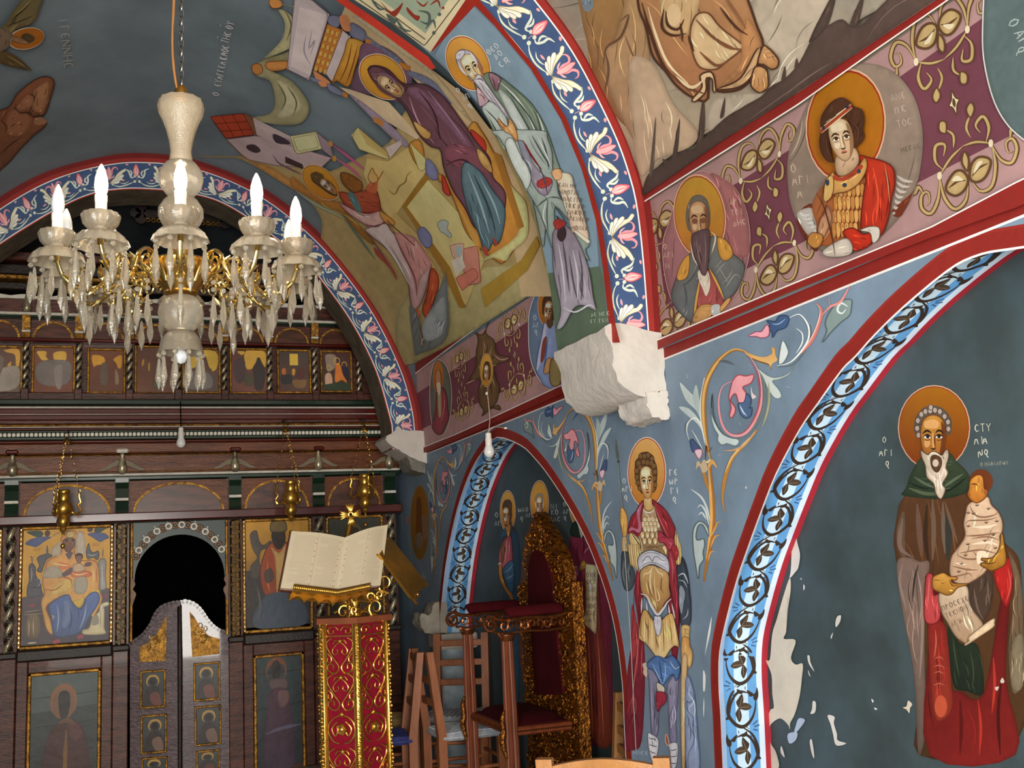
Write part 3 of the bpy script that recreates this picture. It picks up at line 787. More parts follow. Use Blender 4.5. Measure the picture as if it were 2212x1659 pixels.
P.draw('''
o 1300 1070 .11754
// cloak over the shoulders, with knot
p 9c3038>82242e 780,90 700,180 660,270 560,390 510,560 500,670 560,600 640,690 700,690 750,650 740,420 770,240 #9:541620
p b96a80 770,130 700,220 660,330 690,560 660,620 560,580 510,660 600,640 700,690 750,600 720,400 740,230
p 9c3038>8a2832 940,70 1060,160 1210,290 1330,510 1370,620 1340,800 1240,800 1130,640 1060,460 1000,240 #9:541620
s 18 c86a6c 990,180 1080,420 1180,640 1250,780
s 12 6a1a26 1050,180 1200,420 1290,700
p a8384a 1080,640 1050,720 1080,860 1170,880 1230,1000 1300,1000 1360,900 1330,780 1240,780 1160,720 #9:541620
p 9c3038 1330,900 1400,940 1430,1080 1390,1200 1330,1120 1300,1000 #9:541620
p a03440>7e2432 1250,1020 1320,1040 1400,1300 1430,1700 1440,2350 1390,2380 1330,1900 1260,1500 #9:541620
s 12 d07a78 1280,1060 1330,1300 1330,1560
s 10 541620 1100,800 1140,760 1200,800
s 12 d07a78 1220,840 1300,900 1270,980
// right arm
p 2f3640>454c58 1500,1120 1570,1260 1620,1500 1650,1800 1670,2000 1650,2380 1500,2400 1470,2200 1440,1900 1430,1600 1400,1300 1480,1270 #10:1c2028
p 8a929c 1450,1900 1460,2050 1500,2180 1530,2000 1560,1800 1500,1660 1460,1700
s 26 b9c0c6 1430,1480 1540,1440 1620,1620
s 22 99a2ac 1440,1560 1540,1580 1600,1700
s 18 aab2ba 1520,2280 1600,2200 1620,2080
p d0ac70 1500,2400 1645,2400 1640,2560 1630,2640 1510,2620 #8:8a6232
s 9 9a7038 1510,2470 1580,2450 1640,2490
s 9 9a7038 1510,2550 1580,2530 1640,2560
p cf9350>e2b880 1510,2620 1640,2630 1650,2760 1700,2880 1690,3080 1640,3180 1600,3080 1560,2980 1540,3100 1500,3000 #9:8a5424
// girdle
p c6c3cb 700,1140 880,1010 1060,1040 1240,1160 1260,1420 1060,1300 900,1270 720,1380 #12:44444e
s 10 5c5c68 705,1180 880,1050 1060,1080 1245,1200
s 10 5c5c68 715,1330 890,1230 1060,1260 1255,1370
s 14 6a6a78 740,1230 760,1180 790,1200 770,1240 830,1140 880,1120 920,1150 960,1210 1000,1130 1060,1130 1110,1170 1160,1200 1200,1190 1210,1250 1180,1260
// lower cuirass
p c79f68>99693a 740,1390 900,1280 1050,1310 1250,1430 1270,1700 1290,1850 1180,1990 1120,2140 1060,2180 1000,2120 900,1960 780,1820 740,1640 #12:4a3a34
s 26 e6cda0 980,1300 900,1420 820,1440 800,1500
s 26 e6cda0 1000,1300 1080,1420 1140,1440 1140,1520
s 26 e8d2a8 960,1330 920,1520 930,1700 960,1820
s 18 e8d2a8 1040,1700 1090,1850 1080,1940 1030,1900
s 22 dcb986 1000,1400 1000,1600 1020,1800 1060,2050
s 18 7a4c28 1140,1480 1120,1700 1180,1800
s 14 7a4c28 880,1560 900,1700 950,1860
// white edging with tongues
s 46 d4cfd2 750,1810 860,1850 940,2020 1060,2190 1180,2060 1240,1960 1310,1900
s 12 50505a 760,1850 850,1890 930,2060 1060,2230 1190,2090 1250,2000 1320,1950
s 26 d4cfd2 770,1880 760,2160
s 30 d4cfd2 860,1960 870,2300
s 30 d4cfd2 1260,2010 1300,2340
s 24 d4cfd2 1320,1980 1380,2260
// pleated tunic
p c99c58>dfc08c 770,2170 850,2100 960,2280 1000,2300 1060,2250 1130,2300 1200,2220 1320,2160 1380,2300 1460,2760 1380,2760 1300,2830 1200,2980 1070,3000 940,2840 840,2720 740,2650 710,2560 #12:4a321e
''')
for i in range(10):
    x = 760+i*66; x2 = 740+i*74
    P.draw(f'o 1300 1070 .11754\ns 16 {"f0dfb8" if i % 2 else "8a5c2c"} {x},{2250+abs(i-4)*8} {(x+x2)/2},2500 {x2},{2640+(330-abs(i-5)*70)*.9}')
P.draw('''
o 1300 1070 .11754
p cfcad2 1000,2220 1060,2220 1130,2230 1140,2400 1110,2540 1070,2590 1030,2520 1000,2380 #9:44383a
s 8 5c5c68 1060,2240 1070,2400
// legs, under-tunic
o 1300 1430 .138
p 8b86a0>7c7890 720,60 880,200 890,500 900,800 880,1140 790,1130 760,700 740,300 #8:4a4860
p 948ea6>827c98 1030,360 1200,150 1200,500 1170,900 1180,1240 1080,1260 1050,800 1040,560 #8:4a4860
s 10 5a5670 820,300 830,700 820,1100
s 10 5a5670 860,300 870,700 860,1100
s 12 b4aec2 780,300 790,700 800,1050
s 10 5a5670 1110,450 1120,700 1060,900 1120,1200
s 8 5a5670 1100,690 1160,700
p 4f6c9c>5a82b8 740,40 800,-40 900,-100 1030,-60 1150,-100 1260,80 1200,300 1140,180 990,360 920,260 840,130 760,100 #9:2c3c60
s 16 a4bcd8 830,40 900,180 980,340
s 14 2c3c60 930,-40 960,150 985,330
s 12 a4bcd8 1020,0 1030,180 1000,330
s 14 bcc4d4 1100,-20 1180,100 1260,60
p ccbfae 900,320 1010,390 1010,470 960,460 905,440 #7:6a5a50
p cbb8a4 640,30 720,20 720,240 680,220 650,170 660,110 #7:6a5a50
p 9c2f42 890,470 1030,480 1040,620 960,700 910,780 890,620 #8:5a1826
// leggings
p d9d4da 730,1110 790,1130 880,1190 900,1300 860,1500 800,1560 750,1400 730,1250 #9:5a5460
p d9d4da 1060,1290 1190,1270 1195,1500 1160,1659 1100,1659 1080,1450 #9:5a5460
s 14 4c4654 740,1190 800,1200 870,1230
s 14 4c4654 745,1290 810,1310 880,1330
s 14 4c4654 755,1390 810,1420 860,1430
s 14 4c4654 1070,1380 1130,1380 1190,1360
s 14 4c4654 1080,1480 1140,1480 1190,1460
s 14 4c4654 1085,1580 1140,1590 1180,1580
p b05a3c 1000,1180 1020,1120 1060,1260 1050,1320 1010,1260 #8:e4d8d0
// sword
p dcb888 1290,-60 1370,-60 1340,600 1330,1659 1290,1659 1270,700 #10:9a7040
p 8f9cba 1350,300 1400,230 1480,500 1510,800 1540,1200 1560,1659 1370,1659 1340,1000 #8:5a678c
s 12 4f5d86 1400,330 1370,450 1440,480 1480,560 1400,640 1370,600 1380,760 1460,860 1480,1000 1420,950 1400,860
s 12 d0d8e8 1420,350 1400,500 1470,620 1400,720 1430,820
s 10 4f5d86 1400,1000 1480,1150 1460,1300 1400,1400
t 60 c4c8d4 490,1440 4 ΔΕΗCΙC
''')
# head
P.draw('''
o 1280 930 .11754
p 5e4026 780,660 790,560 840,500 870,420 940,393 1020,390 1080,430 1130,480 1150,560 1185,650 1197,780 1190,920 1180,1060 1130,1140 1085,1080 1090,800 1000,680 900,740 885,900 930,1160 870,1110 820,1010 790,880 775,760
''')
for cx, cy_ in ((890, 470), (960, 470), (1030, 450), (1100, 520), (850, 600), (945, 580), (1020, 590), (1090, 600), (1140, 650), (815, 740), (880, 680), (1150, 760), (1140, 880), (820, 860), (840, 960), (1150, 1000), (880, 1060), (1120, 1080)):
    P.draw(f'o 1280 930 .11754\ne 7d5b38 {cx},{cy_},40,48\nr 8 432a16 {cx},{cy_},42,50')
face(P, 1280+1000*.11754, 930+690*.11754, 236*.11754*1.12, 580*.11754, -4)
P.build('painted_saint', wall_right, 'painted young curly-haired soldier saint with spear and red cloak')

# --- the monk saint with the swaddled child, in the near blind arch
P = Paint(S_N, 1.4); P.folds = 1
P.draw('''
o 1880 820 .1501
t 88 b9b4a0 180,910 0 Ο
t 96 b9b4a0 130,1100 0 ΑΓΙ
t 100 b9b4a0 220,1270 0 Q
t 110 b9b4a0 1510,755 -4 CΤΥ
t 110 b9b4a0 1500,935 -4 ΛΙΑ
t 110 b9b4a0 1560,1120 -4 ΝQ
t 56 8f8b78 1590,1250 -4 Ο ΠΑΦΛΑΓΩΝ
e b08a72 920,690,522,612
e 7c2508 920,690,505,596
e 8a5207>6b2a02 920,690,494,584
p 4a2c16>3a2410 520,1620 620,1300 700,1180 800,1100 1100,1050 1250,1180 1400,1330 1440,1460 1400,1620 1500,1700 1900,2300 2150,2600 2200,3300 2300,4200 2212,5000 1800,5400 700,5400 720,4600 540,3600 440,3000 360,2500 340,2300 380,2000 420,1800
s 120 54402f 480,1900 440,2300 500,2600
s 60 6a5348 470,2000 430,2400 620,2560
s 80 5a4032 680,1780 720,2300 740,2550
s 70 5c4636 900,1720 920,2200 900,2600
s 60 2e1c0e 820,1800 800,2300 860,2700
s 60 5c4a3c 1050,1760 1060,2200 1080,2500
s 90 2a2a24 1110,1900 1130,2300 1120,2600
s 50 5c4636 1080,1760 1180,2100 1260,2350
p 6b554a>54443c 400,2600 560,2560 720,2620 860,2640 800,3100 790,4200 830,4900 700,5400 640,4300 480,3400 400,2900
s 30 2e2620 700,2660 640,2900 620,3200
s 40 7c665c 470,2660 430,2900 520,3300
s 40 7c665c 740,2900 760,3600 720,4300
p 2f3a26>1e2818 700,1160 580,1380 520,1560 460,1660 700,1700 1000,1720 1250,1680 1430,1600 1460,1480 1400,1340 1250,1180 1150,1060 1000,1250 800,1120
s 40 4c5540 640,1400 800,1500 960,1560
s 50 485038 560,1560 800,1640 1050,1640
s 40 4c5540 1050,1560 1200,1450 1340,1360
s 30 141a10 1000,1640 1200,1560 1400,1400
s 24 141a10 560,1480 760,1560 900,1560
// red robe, dark green apron
p 500c0a>661410 800,2830 1020,3050 1060,3500 1170,4400 1300,4480 1640,4520 1900,3100 2010,3200 1960,4300 2100,5400 860,5400 850,3800
p 741a14>7a2a1a 850,3500 1040,3480 1120,3700 1180,4400 1190,4700 1080,4880 940,4850 880,4300
s 22 a5503c 950,3600 960,3800 930,4000
s 16 a5503c 940,4020 1010,3990 1070,4030
s 16 a5503c 920,4130 1010,4110 1090,4150
s 16 a5503c 930,4220 1010,4200 1080,4240
s 16 a5503c 920,4400 1010,4370 1090,4400
e a8462c 1030,4700,90,160
s 50 4a0806 1300,4600 1320,5000 1300,5400
s 40 98281a 1560,4600 1600,5000 1580,5400
s 40 98281a 1780,4000 1800,4400 1760,4800
s 50 3c0604 1900,4300 1850,4800 1880,5400
p 1c2416>161c12 1130,3520 1300,3800 1560,3830 1640,4500 1400,4480 1200,4360
s 24 2f3a24 1200,3700 1240,4000 1300,4300
s 20 2f3a24 1450,3900 1500,4200 1480,4460
p a03838 830,2800 920,2820 920,3100 1000,3100 1010,3460 800,3480 800,3000 #14:5c100e
s 20 b85450 860,2840 850,3080 830,3300
p 8e1814 1790,2760 2000,2560 2060,2900 2010,3200 1960,3270 1880,3100 #14:5c100e
s 24 a84038 1990,2700 2030,2950 1970,3200
p 3a2a20 1420,2900 1700,2760 1780,2900 1740,3300 1560,3530 1440,3200
s 30 5a463a 1500,3000 1560,3300 1640,3450
s 26 5a463a 1700,2900 1720,3200
p 5a4632 2000,2480 2150,2760 2212,3300 2212,4300 2060,4500 2000,3900 2060,3300 2080,2900
p 6a5c46 2060,3800 2212,3700 2212,4400 2050,4400
// scroll
p b29a80>8c6c50 1020,3050 1390,2960 1440,3200 1500,3330 1640,3520 1560,3620 1440,3700 1420,3760 1400,3800 1250,3700 1130,3500 1040,3330 #14:5a4634
p c0a484 1450,3690 1780,3440 1805,3500 1790,3560 1600,3690 1400,3820 1380,3800 1440,3760 #12:6a5440
t 80 5a4436 1060,3330 -22 ΠΡΟCΕΧΕ
t 76 5a4436 1120,3440 -24 ΤΕΚΝΟΝ
t 70 5a4436 1200,3560 -26 ΑΓΙΑ
// child
p bb9c80>a58468 1700,1680 1760,1800 1860,1900 1920,2040 1920,2180 1880,2260 1900,2360 1880,2520 1800,2560 1760,2600 1680,2760 1560,2860 1400,2940 1240,2920 1160,2780 1180,2560 1260,2440 1380,2250 1360,2080 1390,1920 1440,1780 #16:5a3c28
s 24 7a5640 1450,1820 1520,1940 1640,1980 1800,1950 1860,1900
s 20 7a5640 1390,2080 1440,2030 1700,2020 1840,1980
s 24 7a5640 1370,2250 1600,2240 1880,2200
s 20 7a5640 1480,2290 1700,2260 1880,2310
s 24 7a5640 1260,2520 1400,2580 1560,2570 1500,2470
s 22 7a5640 1300,2500 1600,2450 1850,2510
s 22 7a5640 1190,2680 1400,2730 1560,2740
s 20 7a5640 1170,2840 1300,2820 1440,2790 1480,2840
s 40 cfb79c 1500,2120 1700,2120 1850,2080
s 40 cfb79c 1480,2370 1700,2340 1860,2380
s 36 cfb79c 1240,2640 1400,2660
p d8b89a 1560,2480 1680,2470 1700,2560 1640,2640 1560,2640
e 5a2a10 1600,1470,170,180
p b87830>9a5a1c 1480,1420 1560,1370 1640,1400 1660,1560 1700,1600 1690,1680 1600,1760 1520,1770 1440,1700 1420,1640 1440,1580 1450,1480 #14:5a2e10
s 18 5a2e10 1460,1510 1530,1500 1570,1530
s 16 5a2e10 1460,1550 1500,1560
s 16 6a2a14 1420,1640 1470,1660
e 8a4a18 1680,1620,28,40
''')
for x, y in ((1555, 1800), (1720, 1850), (1430, 1910), (1500, 1920), (1690, 2050), (1840, 2030), (1430, 2100), (1790, 2225), (1670, 2310), (1820, 2415), (1390, 2520), (1330, 2640), (1290, 2755), (1420, 2360)):
    P.draw(f'o 1880 820 .1501\ns 16 4a3422 {x-30},{y} {x},{y+14} {x+30},{y-6}\ns 14 4a3422 {x},{y-26} {x-4},{y+22}')
P.draw('''
o 1880 820 .1501
// hands
p b98438>8a5c20 920,2850 1000,2800 1080,2780 1160,2830 1270,2840 1260,2880 1180,2880 1220,2930 1400,2940 1400,2960 1280,2990 1200,3080 1120,3100 1020,3060 920,3000 #14:5a3410
s 14 5a3410 1150,2870 1200,2960 1280,2960
p a8752c>7c5218 1900,2230 1930,2220 1960,2420 1980,2560 1960,2660 1860,2720 1760,2750 1700,2720 1620,2680 1610,2640 1700,2620 1620,2600 1630,2570 1780,2560 1880,2420 #14:4c2c0c
s 14 4c2c0c 1640,2630 1740,2650 1840,2620
s 14 4c2c0c 1700,2700 1780,2690
// hair and head
p 54463a 720,830 650,780 630,700 650,560 720,450 800,390 900,375 1000,390 1100,460 1170,580 1170,720 1110,800
''')
for x, y in ((680, 700), (700, 800), (690, 590), (740, 500), (800, 460), (870, 450), (940, 440), (1010, 460), (1080, 530), (1130, 610), (1130, 710), (880, 400)): P.draw(f'o 1880 820 .1501\ne 9a877a {x},{y},32,40\nr 9 3c3028 {x},{y},34,42')
face(P, 1880+915*.1501, 820+545*.1501, 400*.1501, 660*.1501, 0, 'a8742c>8a4e1c', '5e2e0c', '241408', '6e3018', hi='c08c54')
P.draw('''
o 1880 820 .1501
p b39f8a 745,1020 800,1050 850,1080 900,1040 960,1040 1050,1090 1080,1040 1130,1000 1150,1080 1140,1150 1110,1260 1140,1350 1060,1500 1100,1560 1080,1650 1030,1720 960,1640 930,1500 830,1400 810,1240 760,1120 #14:4a3828
p 4e3420 890,1110 960,1080 1040,1130 1050,1230 1000,1330 940,1320 890,1230
e b7a493 960,1200,45,55
s 26 d0bfac 860,1120 900,1060 960,1060 1040,1110
s 24 cdbca8 830,1280 900,1400 990,1460 990,1640
s 24 cdbca8 1090,1220 1060,1350 1000,1460
s 16 5c4838 960,1360 980,1460
''')
P.build('painted_saint', wall_right, 'painted white-bearded monk saint holding a swaddled child')
# plaster showing where the paint has fallen off
P = Paint(Surf(planeX(XW+ND), None, base=.004), 1.0)
P.draw('''
o 1620 1100 .337
p e3d9cf 290,110 310,210 328,290 318,370 300,400 262,440 270,380 275,250
p dccdb8 262,440 268,520 250,640 240,780 225,830 300,840 270,950 300,995 345,990 340,1080 325,1200 295,1310 265,1370 262,1410 250,1380 200,1340 140,1380 125,1440 140,1500 175,1560 190,1659 100,1659 115,1400 135,1290 160,1270 150,1180 145,1060 110,970 135,960 150,800 180,700 220,560
p e3d9cf 565,690 590,680 585,720 560,755 555,730
p e3d9cf 375,940 390,940 395,980 420,1040 385,990
p e3d9cf 410,1230 430,1240 425,1300 395,1310 405,1280
p e3d9cf 505,1320 550,1330 545,1370 565,1440 570,1480 625,1500 560,1512 540,1440 525,1380
p e3d9cf 390,1490 405,1480 420,1590 405,1570
p e3d9cf 785,1215 800,1225 795,1240
p e3d9cf 805,1270 825,1280 810,1285
p e3d9cf 205,1520 215,1530 230,1590 205,1560
p b9c4d8 320,1340 360,1350 330,1400 290,1440 300,1390
p b9c4d8 250,1440 310,1430 300,1480 260,1500
p e3d9cf 330,440 340,446 335,452
p e3d9cf 350,480 360,500 350,520
p e3d9cf 525,815 540,790 530,830
p e3d9cf 380,1030 395,1070 385,1060
s 6 8a6a50 250,560 240,780
o 1880 1300 .1501
p d8c8b0 560,1420 620,1470 590,1530 580,1600 540,1550 485,1520 540,1500
p c8b8a8 1890,1140 1920,1090 1950,1150 1910,1170
p c8b8a8 1810,1230 1870,1220 1840,1280
''').build('flaked_plaster', wall_right, 'bare white plaster where paint has flaked')
P = Paint(Surf(planeX(XW), None, base=.0016), 1.1)
P.draw('''
o 1520 1280 .1929
p f2ece4 95,270 90,360 75,480 40,620 20,700 50,480 70,380
p f2ece4 0,880 20,900 28,960 20,1090 0,1090
p f0e8e0 8,1180 14,1280 6,1400 0,1300
p d8c8c0 470,-1180 485,-1195 490,-1170 475,-1160
''').build('flaked_plaster', wall_right)
# --- three saints in the far blind arch
def halo(P, x, y, rx, ry, c1='cf9440', c2='b06c1e', edge='e6c4b4', rim='8e2f1c', rot=0):
    P.draw(f'e {edge} {x},{y},{rx},{ry},{rot}\ne {rim} {x},{y},{rx*.965},{ry*.965},{rot}\ne {c1}>{c2} {x},{y},{rx*.93},{ry*.93},{rot}')
K = 300/1659
def Z(x, y, o=(1040, 1020), k=K): return o[0]+x*k, o[1]+y*k
P = Paint(S_N, 1.6); P.folds = 1
halo(P, *Z(315, 465), 95*K, 250*K)
P.draw('''
o 1040 1020 .18083
p 22384a>2c4c60 330,640 420,700 460,900 470,1200 440,1500 470,2200 420,3000 240,3000 240,1700 300,1200 340,900
p 8e4048>a85058 300,780 350,760 370,900 370,1100 300,1160 240,1180 210,1040 240,880 #8:5a2028
s 9 d08a88 310,800 300,950 280,1100
s 9 d08a88 340,820 330,1000
p 6a4a20 255,850 275,850 270,1060 235,1080 240,950
p 2c4a66 300,660 340,700 310,740 250,780 225,830 250,720
p 3c5c78>2c4a62 260,1160 370,1050 400,1200 380,1450 340,1440 290,1300 #8:1c2c3c
s 9 7c9ab0 280,1200 340,1160 380,1100
s 9 7c9ab0 290,1280 350,1250 390,1220
s 9 1c2c3c 300,1330 360,1320 400,1300
p a8702c>8a5a20 215,1090 245,1110 260,1250 310,1380 370,1450 395,1530 370,1540 330,1480 270,1380 215,1250 #8:4a2c10
s 10 c9bcb0 205,1110 225,1080 245,1110
p b07a3c>90582a 300,600 350,590 345,740 320,780 300,720 #8:4a2c10
p 4c3420 265,480 255,400 280,340 330,325 365,360 370,440 360,560 375,660 340,620 330,500 300,420 275,470
p 4c3420 345,440 372,500 360,600 385,700 350,660
''')
face(P, *Z(298, 430), 92*K, 235*K, -4, 'c08c48>a06a34', '6a3c18', '2c180c')
P.draw('''
o 1040 1020 .18083
s 20 4c3420 290,615 300,640 320,630
t 60 b0b0a8 165,540 0 Ο
t 56 b0b0a8 160,640 0 ΑΓ
t 52 b0b0a8 428,480 -4 ΙΩΑ
t 60 b0b0a8 465,590 0 Q
t 50 b0b0a8 530,470 0 Ο
t 50 b0b0a8 530,540 0 ΑΓ
t 62 b0b0a8 830,440 0 ΝΙ
t 62 b0b0a8 835,510 0 ΚΟ
t 58 b0b0a8 820,590 0 ΛΑC
t 56 b0b0a8 980,410 0 Ο
t 56 b0b0a8 975,500 0 ΑΓ
t 56 b0b0a8 985,580 0 Q
''').build('painted_saint', wall_right, 'painted bare-armed prophet saint in blue mantle beside the throne')
P = Paint(S_N, 1.6); P.folds = 1
halo(P, *Z(695, 370), 112*K, 275*K)
P.draw('''
o 1040 1020 .18083
p 5a4a42>6a3a30 560,640 640,560 760,570 840,680 900,1100 920,2400 480,2400 480,1100
p d8d0c4 660,640 740,640 760,1200 650,1200
p 8d8478 650,400 640,320 670,260 700,250 740,280 750,400 740,560 700,640 650,560
''')
face(P, *Z(697, 300), 90*K, 260*K, 0, 'c89458>9a6434', '6a4020', '2c1a10')
P.draw('''
o 1040 1020 .18083
p b0a698 650,480 690,540 740,490 750,600 715,660 665,620 #6:5a4c40
s 12 d8d0c4 650,340 655,440
s 12 d8d0c4 742,340 738,440
''').build('painted_saint', wall_right, 'painted grey-bearded bishop saint with halo behind the throne')
P = Paint(S_N, 1.6); P.folds = 1
halo(P, *Z(1200, 380), 155*K, 300*K)
P.draw('''
o 1220 1080 .16867
p 6e2438>58202c 80,460 300,460 460,700 560,1000 600,1659 620,2600 640,3100 280,3140 140,3100 150,2000 100,1050 40,1030 50,800
p 5a2026>7a3420 260,900 420,900 480,1500 540,2200 600,3080 400,3120 260,2600 240,1700
s 16 a06070 230,700 300,620 380,600
s 14 3a1018 170,560 160,700 180,820
s 14 3a1018 230,750 250,560 220,480
p 8c4464 60,880 170,830 180,900 160,1030 60,1030 #8:4a1828
s 12 c08aa0 80,900 120,860 160,860
s 10 c8704c 300,1700 340,2400 360,3050
s 10 c8704c 420,1700 470,2400 500,3050
s 12 3a1008 200,1200 210,2000 230,3000
s 12 3a1008 370,1750 410,2400 430,3080
p 1e2a20 90,330 150,270 260,330 310,470 200,480 80,450 #8:101810
p a89c8c 160,150 210,170 250,330 270,400 240,440 215,490 190,400 160,260
s 8 5a5048 190,220 215,330 230,440
p 9c6c34>7a5020 175,900 190,850 240,770 290,820 300,870 250,880 200,920 #8:402410
p 8c6030 360,850 400,815 440,850 470,940 430,960 410,890 #8:402410
p d3b892>c2a47c 270,860 290,825 350,830 420,870 415,1200 410,1680 340,1659 240,1560 275,1400 #8:6a5236
t 62 4a3020 280,990 0 ΟΥΚ
t 62 4a3020 285,1080 0 ΕCΤΙ
t 62 4a3020 280,1180 0 ΝΑΓ
t 62 4a3020 280,1290 0 ΑΠΗ
t 62 4a3020 280,1390 0 ΗΘΕ
t 60 4a3020 280,1480 0 ΚΑC
t 56 4a3020 270,1570 0 ΑΜ
''').build('painted_saint', wall_right, 'painted long-bearded monk saint in crimson with an open scroll')
# --- faded oval portrait on the far pier
P = Paint(Surf(planeX(XW), None, base=.0022), 1.35)
P.draw('''
o 860 960 .217
e 8a7a5c 220,780,98,375
e 8f5a14>7a5820 220,780,92,368
p 6a3c10 185,560 215,520 235,560 240,700 250,850 230,930 180,880 185,720
p 7a6850 180,900 230,880 250,1000 200,1040 170,980
p 80624c 240,700 300,720 305,900 250,950 245,800
s 10 5a3008 180,880 185,1000
s 6 c0703c 190,660 210,690
s 12 8c9088 60,900 40,700 60,560
s 10 8c9088 110,860 130,1100 150,1180
s 10 9a9c90 330,980 340,1060 320,1110
s 10 9a9c90 260,1260 250,1300 270,1340 275,1280
s 10 c07868 85,730 95,790
p b06a60 80,720 100,720 105,770 90,800
s 12 a87a3c 345,650 355,740 350,840
''').build('painted_oval', wall_right, 'faded ochre oval portrait')

# --- medallion bands under the vault
def goldorn(P, T, dark='5a3c22', gold='b79a68', hi='dccba8'):
    for m in (-1, 1):
        d = ''
        for sx in (-1, 1):
            def q(pts): return ' '.join(f'{x*sx},{y*m}' for x, y in pts)
            for w, c in ((.07, dark), (.038, gold)):
                d += f's {w} {c} {q([(.5,.6),(.5,.82),(.36,1.0),(.14,.98),(.03,.82)])}\n'
                d += f's {w} {c} {q([(.5,.6),(.6,.8),(.78,.9),(.92,.8),(.88,.68),(.76,.68),(.76,.78),(.84,.8)])}\n'
                d += f's {w} {c} {q([(.84,.68),(.9,.58),(1.0,.62),(1.06,.52)])}\n'
                d += f's {w*.8} {c} {q([(.5,.6),(.25,.5),(0,.46)])}\n'
                d += f's {w} {c} {q([(.42,.56),(.52,.44),(.46,.3),(.3,.34),(.36,.44)])}\n'
                d += f's {w*.8} {c} {q([(.16,.42),(.12,.3),(.24,.2)])}\n'
            d += f'p {gold} {q([(.02,.8),(.1,.68),(.26,.66),(.44,.76),(.3,.88),(.12,.88)])} #.035:{dark}\n'
            d += f's .03 {dark} {q([(.06,.8),(.2,.76),(.38,.77)])}\n'
            d += f'p {hi} {q([(.1,.78),(.2,.7),(.3,.72),(.2,.76)])}\n'
            d += f'p {gold} {q([(.24,.24),(.34,.18),(.3,.1),(.2,.14)])} #.02:{dark}\n'
            d += f'e {hi} {.5*sx},{.6*m},.045,.04\n'
        d += f'p {gold} {" ".join(f"{x},{y*m}" for x, y in [(0,.72),(.07,.62),(.02,.52),(-.06,.6)])} #.03:{dark}\n'
        P.draw(d, T)
    P.draw(f'p {hi} 0,-.13 .04,-.04 .1,0 .04,.04 0,.13 -.04,.04 -.1,0 -.04,-.04 #.02:{dark}\np {dark} 0,-.05 .03,0 0,.05 -.03,0', T)
G = .98
P = Paint(S_VN, G)
P.draw('''
q a9837f 1398,436 1570,330 1738,224 1910,106 2090,-20 2330,-180 2500,-200 2500,280 2330,350 2212,396 2029,491 1720,616 1432,735
q 6c3a45 1418,502 1595,394 1710,321 1930,176 2130,34 2330,-90 2500,-150 2500,160 2330,226 2188,291 1977,398 1722,530 1635,570 1440,669
''').build('painted_mauve_band', vault_near)
P = Paint(S_VN, G)
goldorn(P, (84, -58, 27, 160, 1660, 458))
goldorn(P, (112, -70, 42, 205, 2062, 222))
goldorn(P, (70, -42, 20, 140, 1440, 590))
P.build('painted_gold_scrolls', vault_near)
# bearded saint
k = 220/1043
P = Paint(S_VN, 1.0); P.folds = 1
P.draw('''
o 1420 370 .21093
p a5706e>8c5c60 450,0 560,20 700,80 820,180 920,380 965,640 955,860 920,1010 860,1180 780,1330 640,1480 480,1550 380,1540 290,1490 170,1340 100,1120 70,880 75,700 120,560 200,300 300,80 #6:d0a498
p 9a605e 560,20 700,80 820,180 920,380 960,640 950,860 800,860 700,680 720,400 640,160
''')
halo(P, 1420+450*k, 370+460*k, 268*k, 432*k, 'b88a2c', 'b06a24', 'e0ac90', '9c4a20', -6)
P.draw('''
o 1420 370 .21093
p 6e6c66>5a5e60 360,840 620,660 800,850 920,970 860,1180 760,1300 700,1330 620,1100 540,1000 460,1020 440,1300 390,1540 290,1490 170,1330 200,1130 #6:3c3c38
s 16 8c8c86 720,1200 820,1060 880,1100
s 14 8c8c86 640,960 760,1160
s 14 484c50 290,1140 320,1300 300,1440
p 9c4a48 450,1110 560,1020 700,1310 640,1470 480,1550 420,1500
p c9903c 640,680 740,720 800,850 720,920 660,860 #6:7a5020
p c9903c 350,860 340,1060 270,1120 220,1090 270,940 #6:7a5020
s 22 d09a44 560,1000 640,1150 710,1310
s 22 d09a44 465,1110 430,1300 400,1530
s 14 d8c8b4 365,740 400,900 480,1010
s 16 d8c8b4 570,620 620,680 580,840
p d8c8b4 450,1020 540,1020 570,1160 530,1280 490,1200 450,1100
p c89458 390,1540 420,1440 480,1370 590,1370 600,1420 580,1480 520,1540 460,1560 #6:7a4a24
s 8 7a4a24 500,1390 580,1390
s 8 7a4a24 500,1430 580,1430
p b8b8b4 590,1380 670,1370 670,1470 590,1470
p c89458 680,1390 760,1300 780,1330 690,1440 #5:7a4a24
p 6a6254 320,560 310,420 360,280 440,240 520,280 560,400 555,560 500,640 360,620
''')
face(P, 1420+440*k, 370+330*k, 215*k, 420*k, -4, 'c09468>a8744c', '7a4c30', '3a261c', eyes=0, hi='cca880')
P.draw('''
o 1420 370 .21093
p 5c4446>6e5050 385,660 440,620 540,590 570,640 565,780 550,960 530,1060 490,1060 440,940 395,820 #6:44302f
s 10 8c7470 430,680 450,840 500,1000
s 10 8c7470 520,640 530,820 520,1000
t 60 d8b8a4 765,350 -10 ΑΡΙ
t 60 d8b8a4 780,460 -10 ΤΕΙ
t 60 d8b8a4 805,570 -12 ΔΗC
t 56 d8b8a4 80,800 -4 Ο
t 56 d8b8a4 80,890 -4 ΑΓΙ
t 56 d8b8a4 105,1000 -4 Η
''')
P.build('painted_medallion', vault_near, 'round portrait of a long-bearded saint in blue')
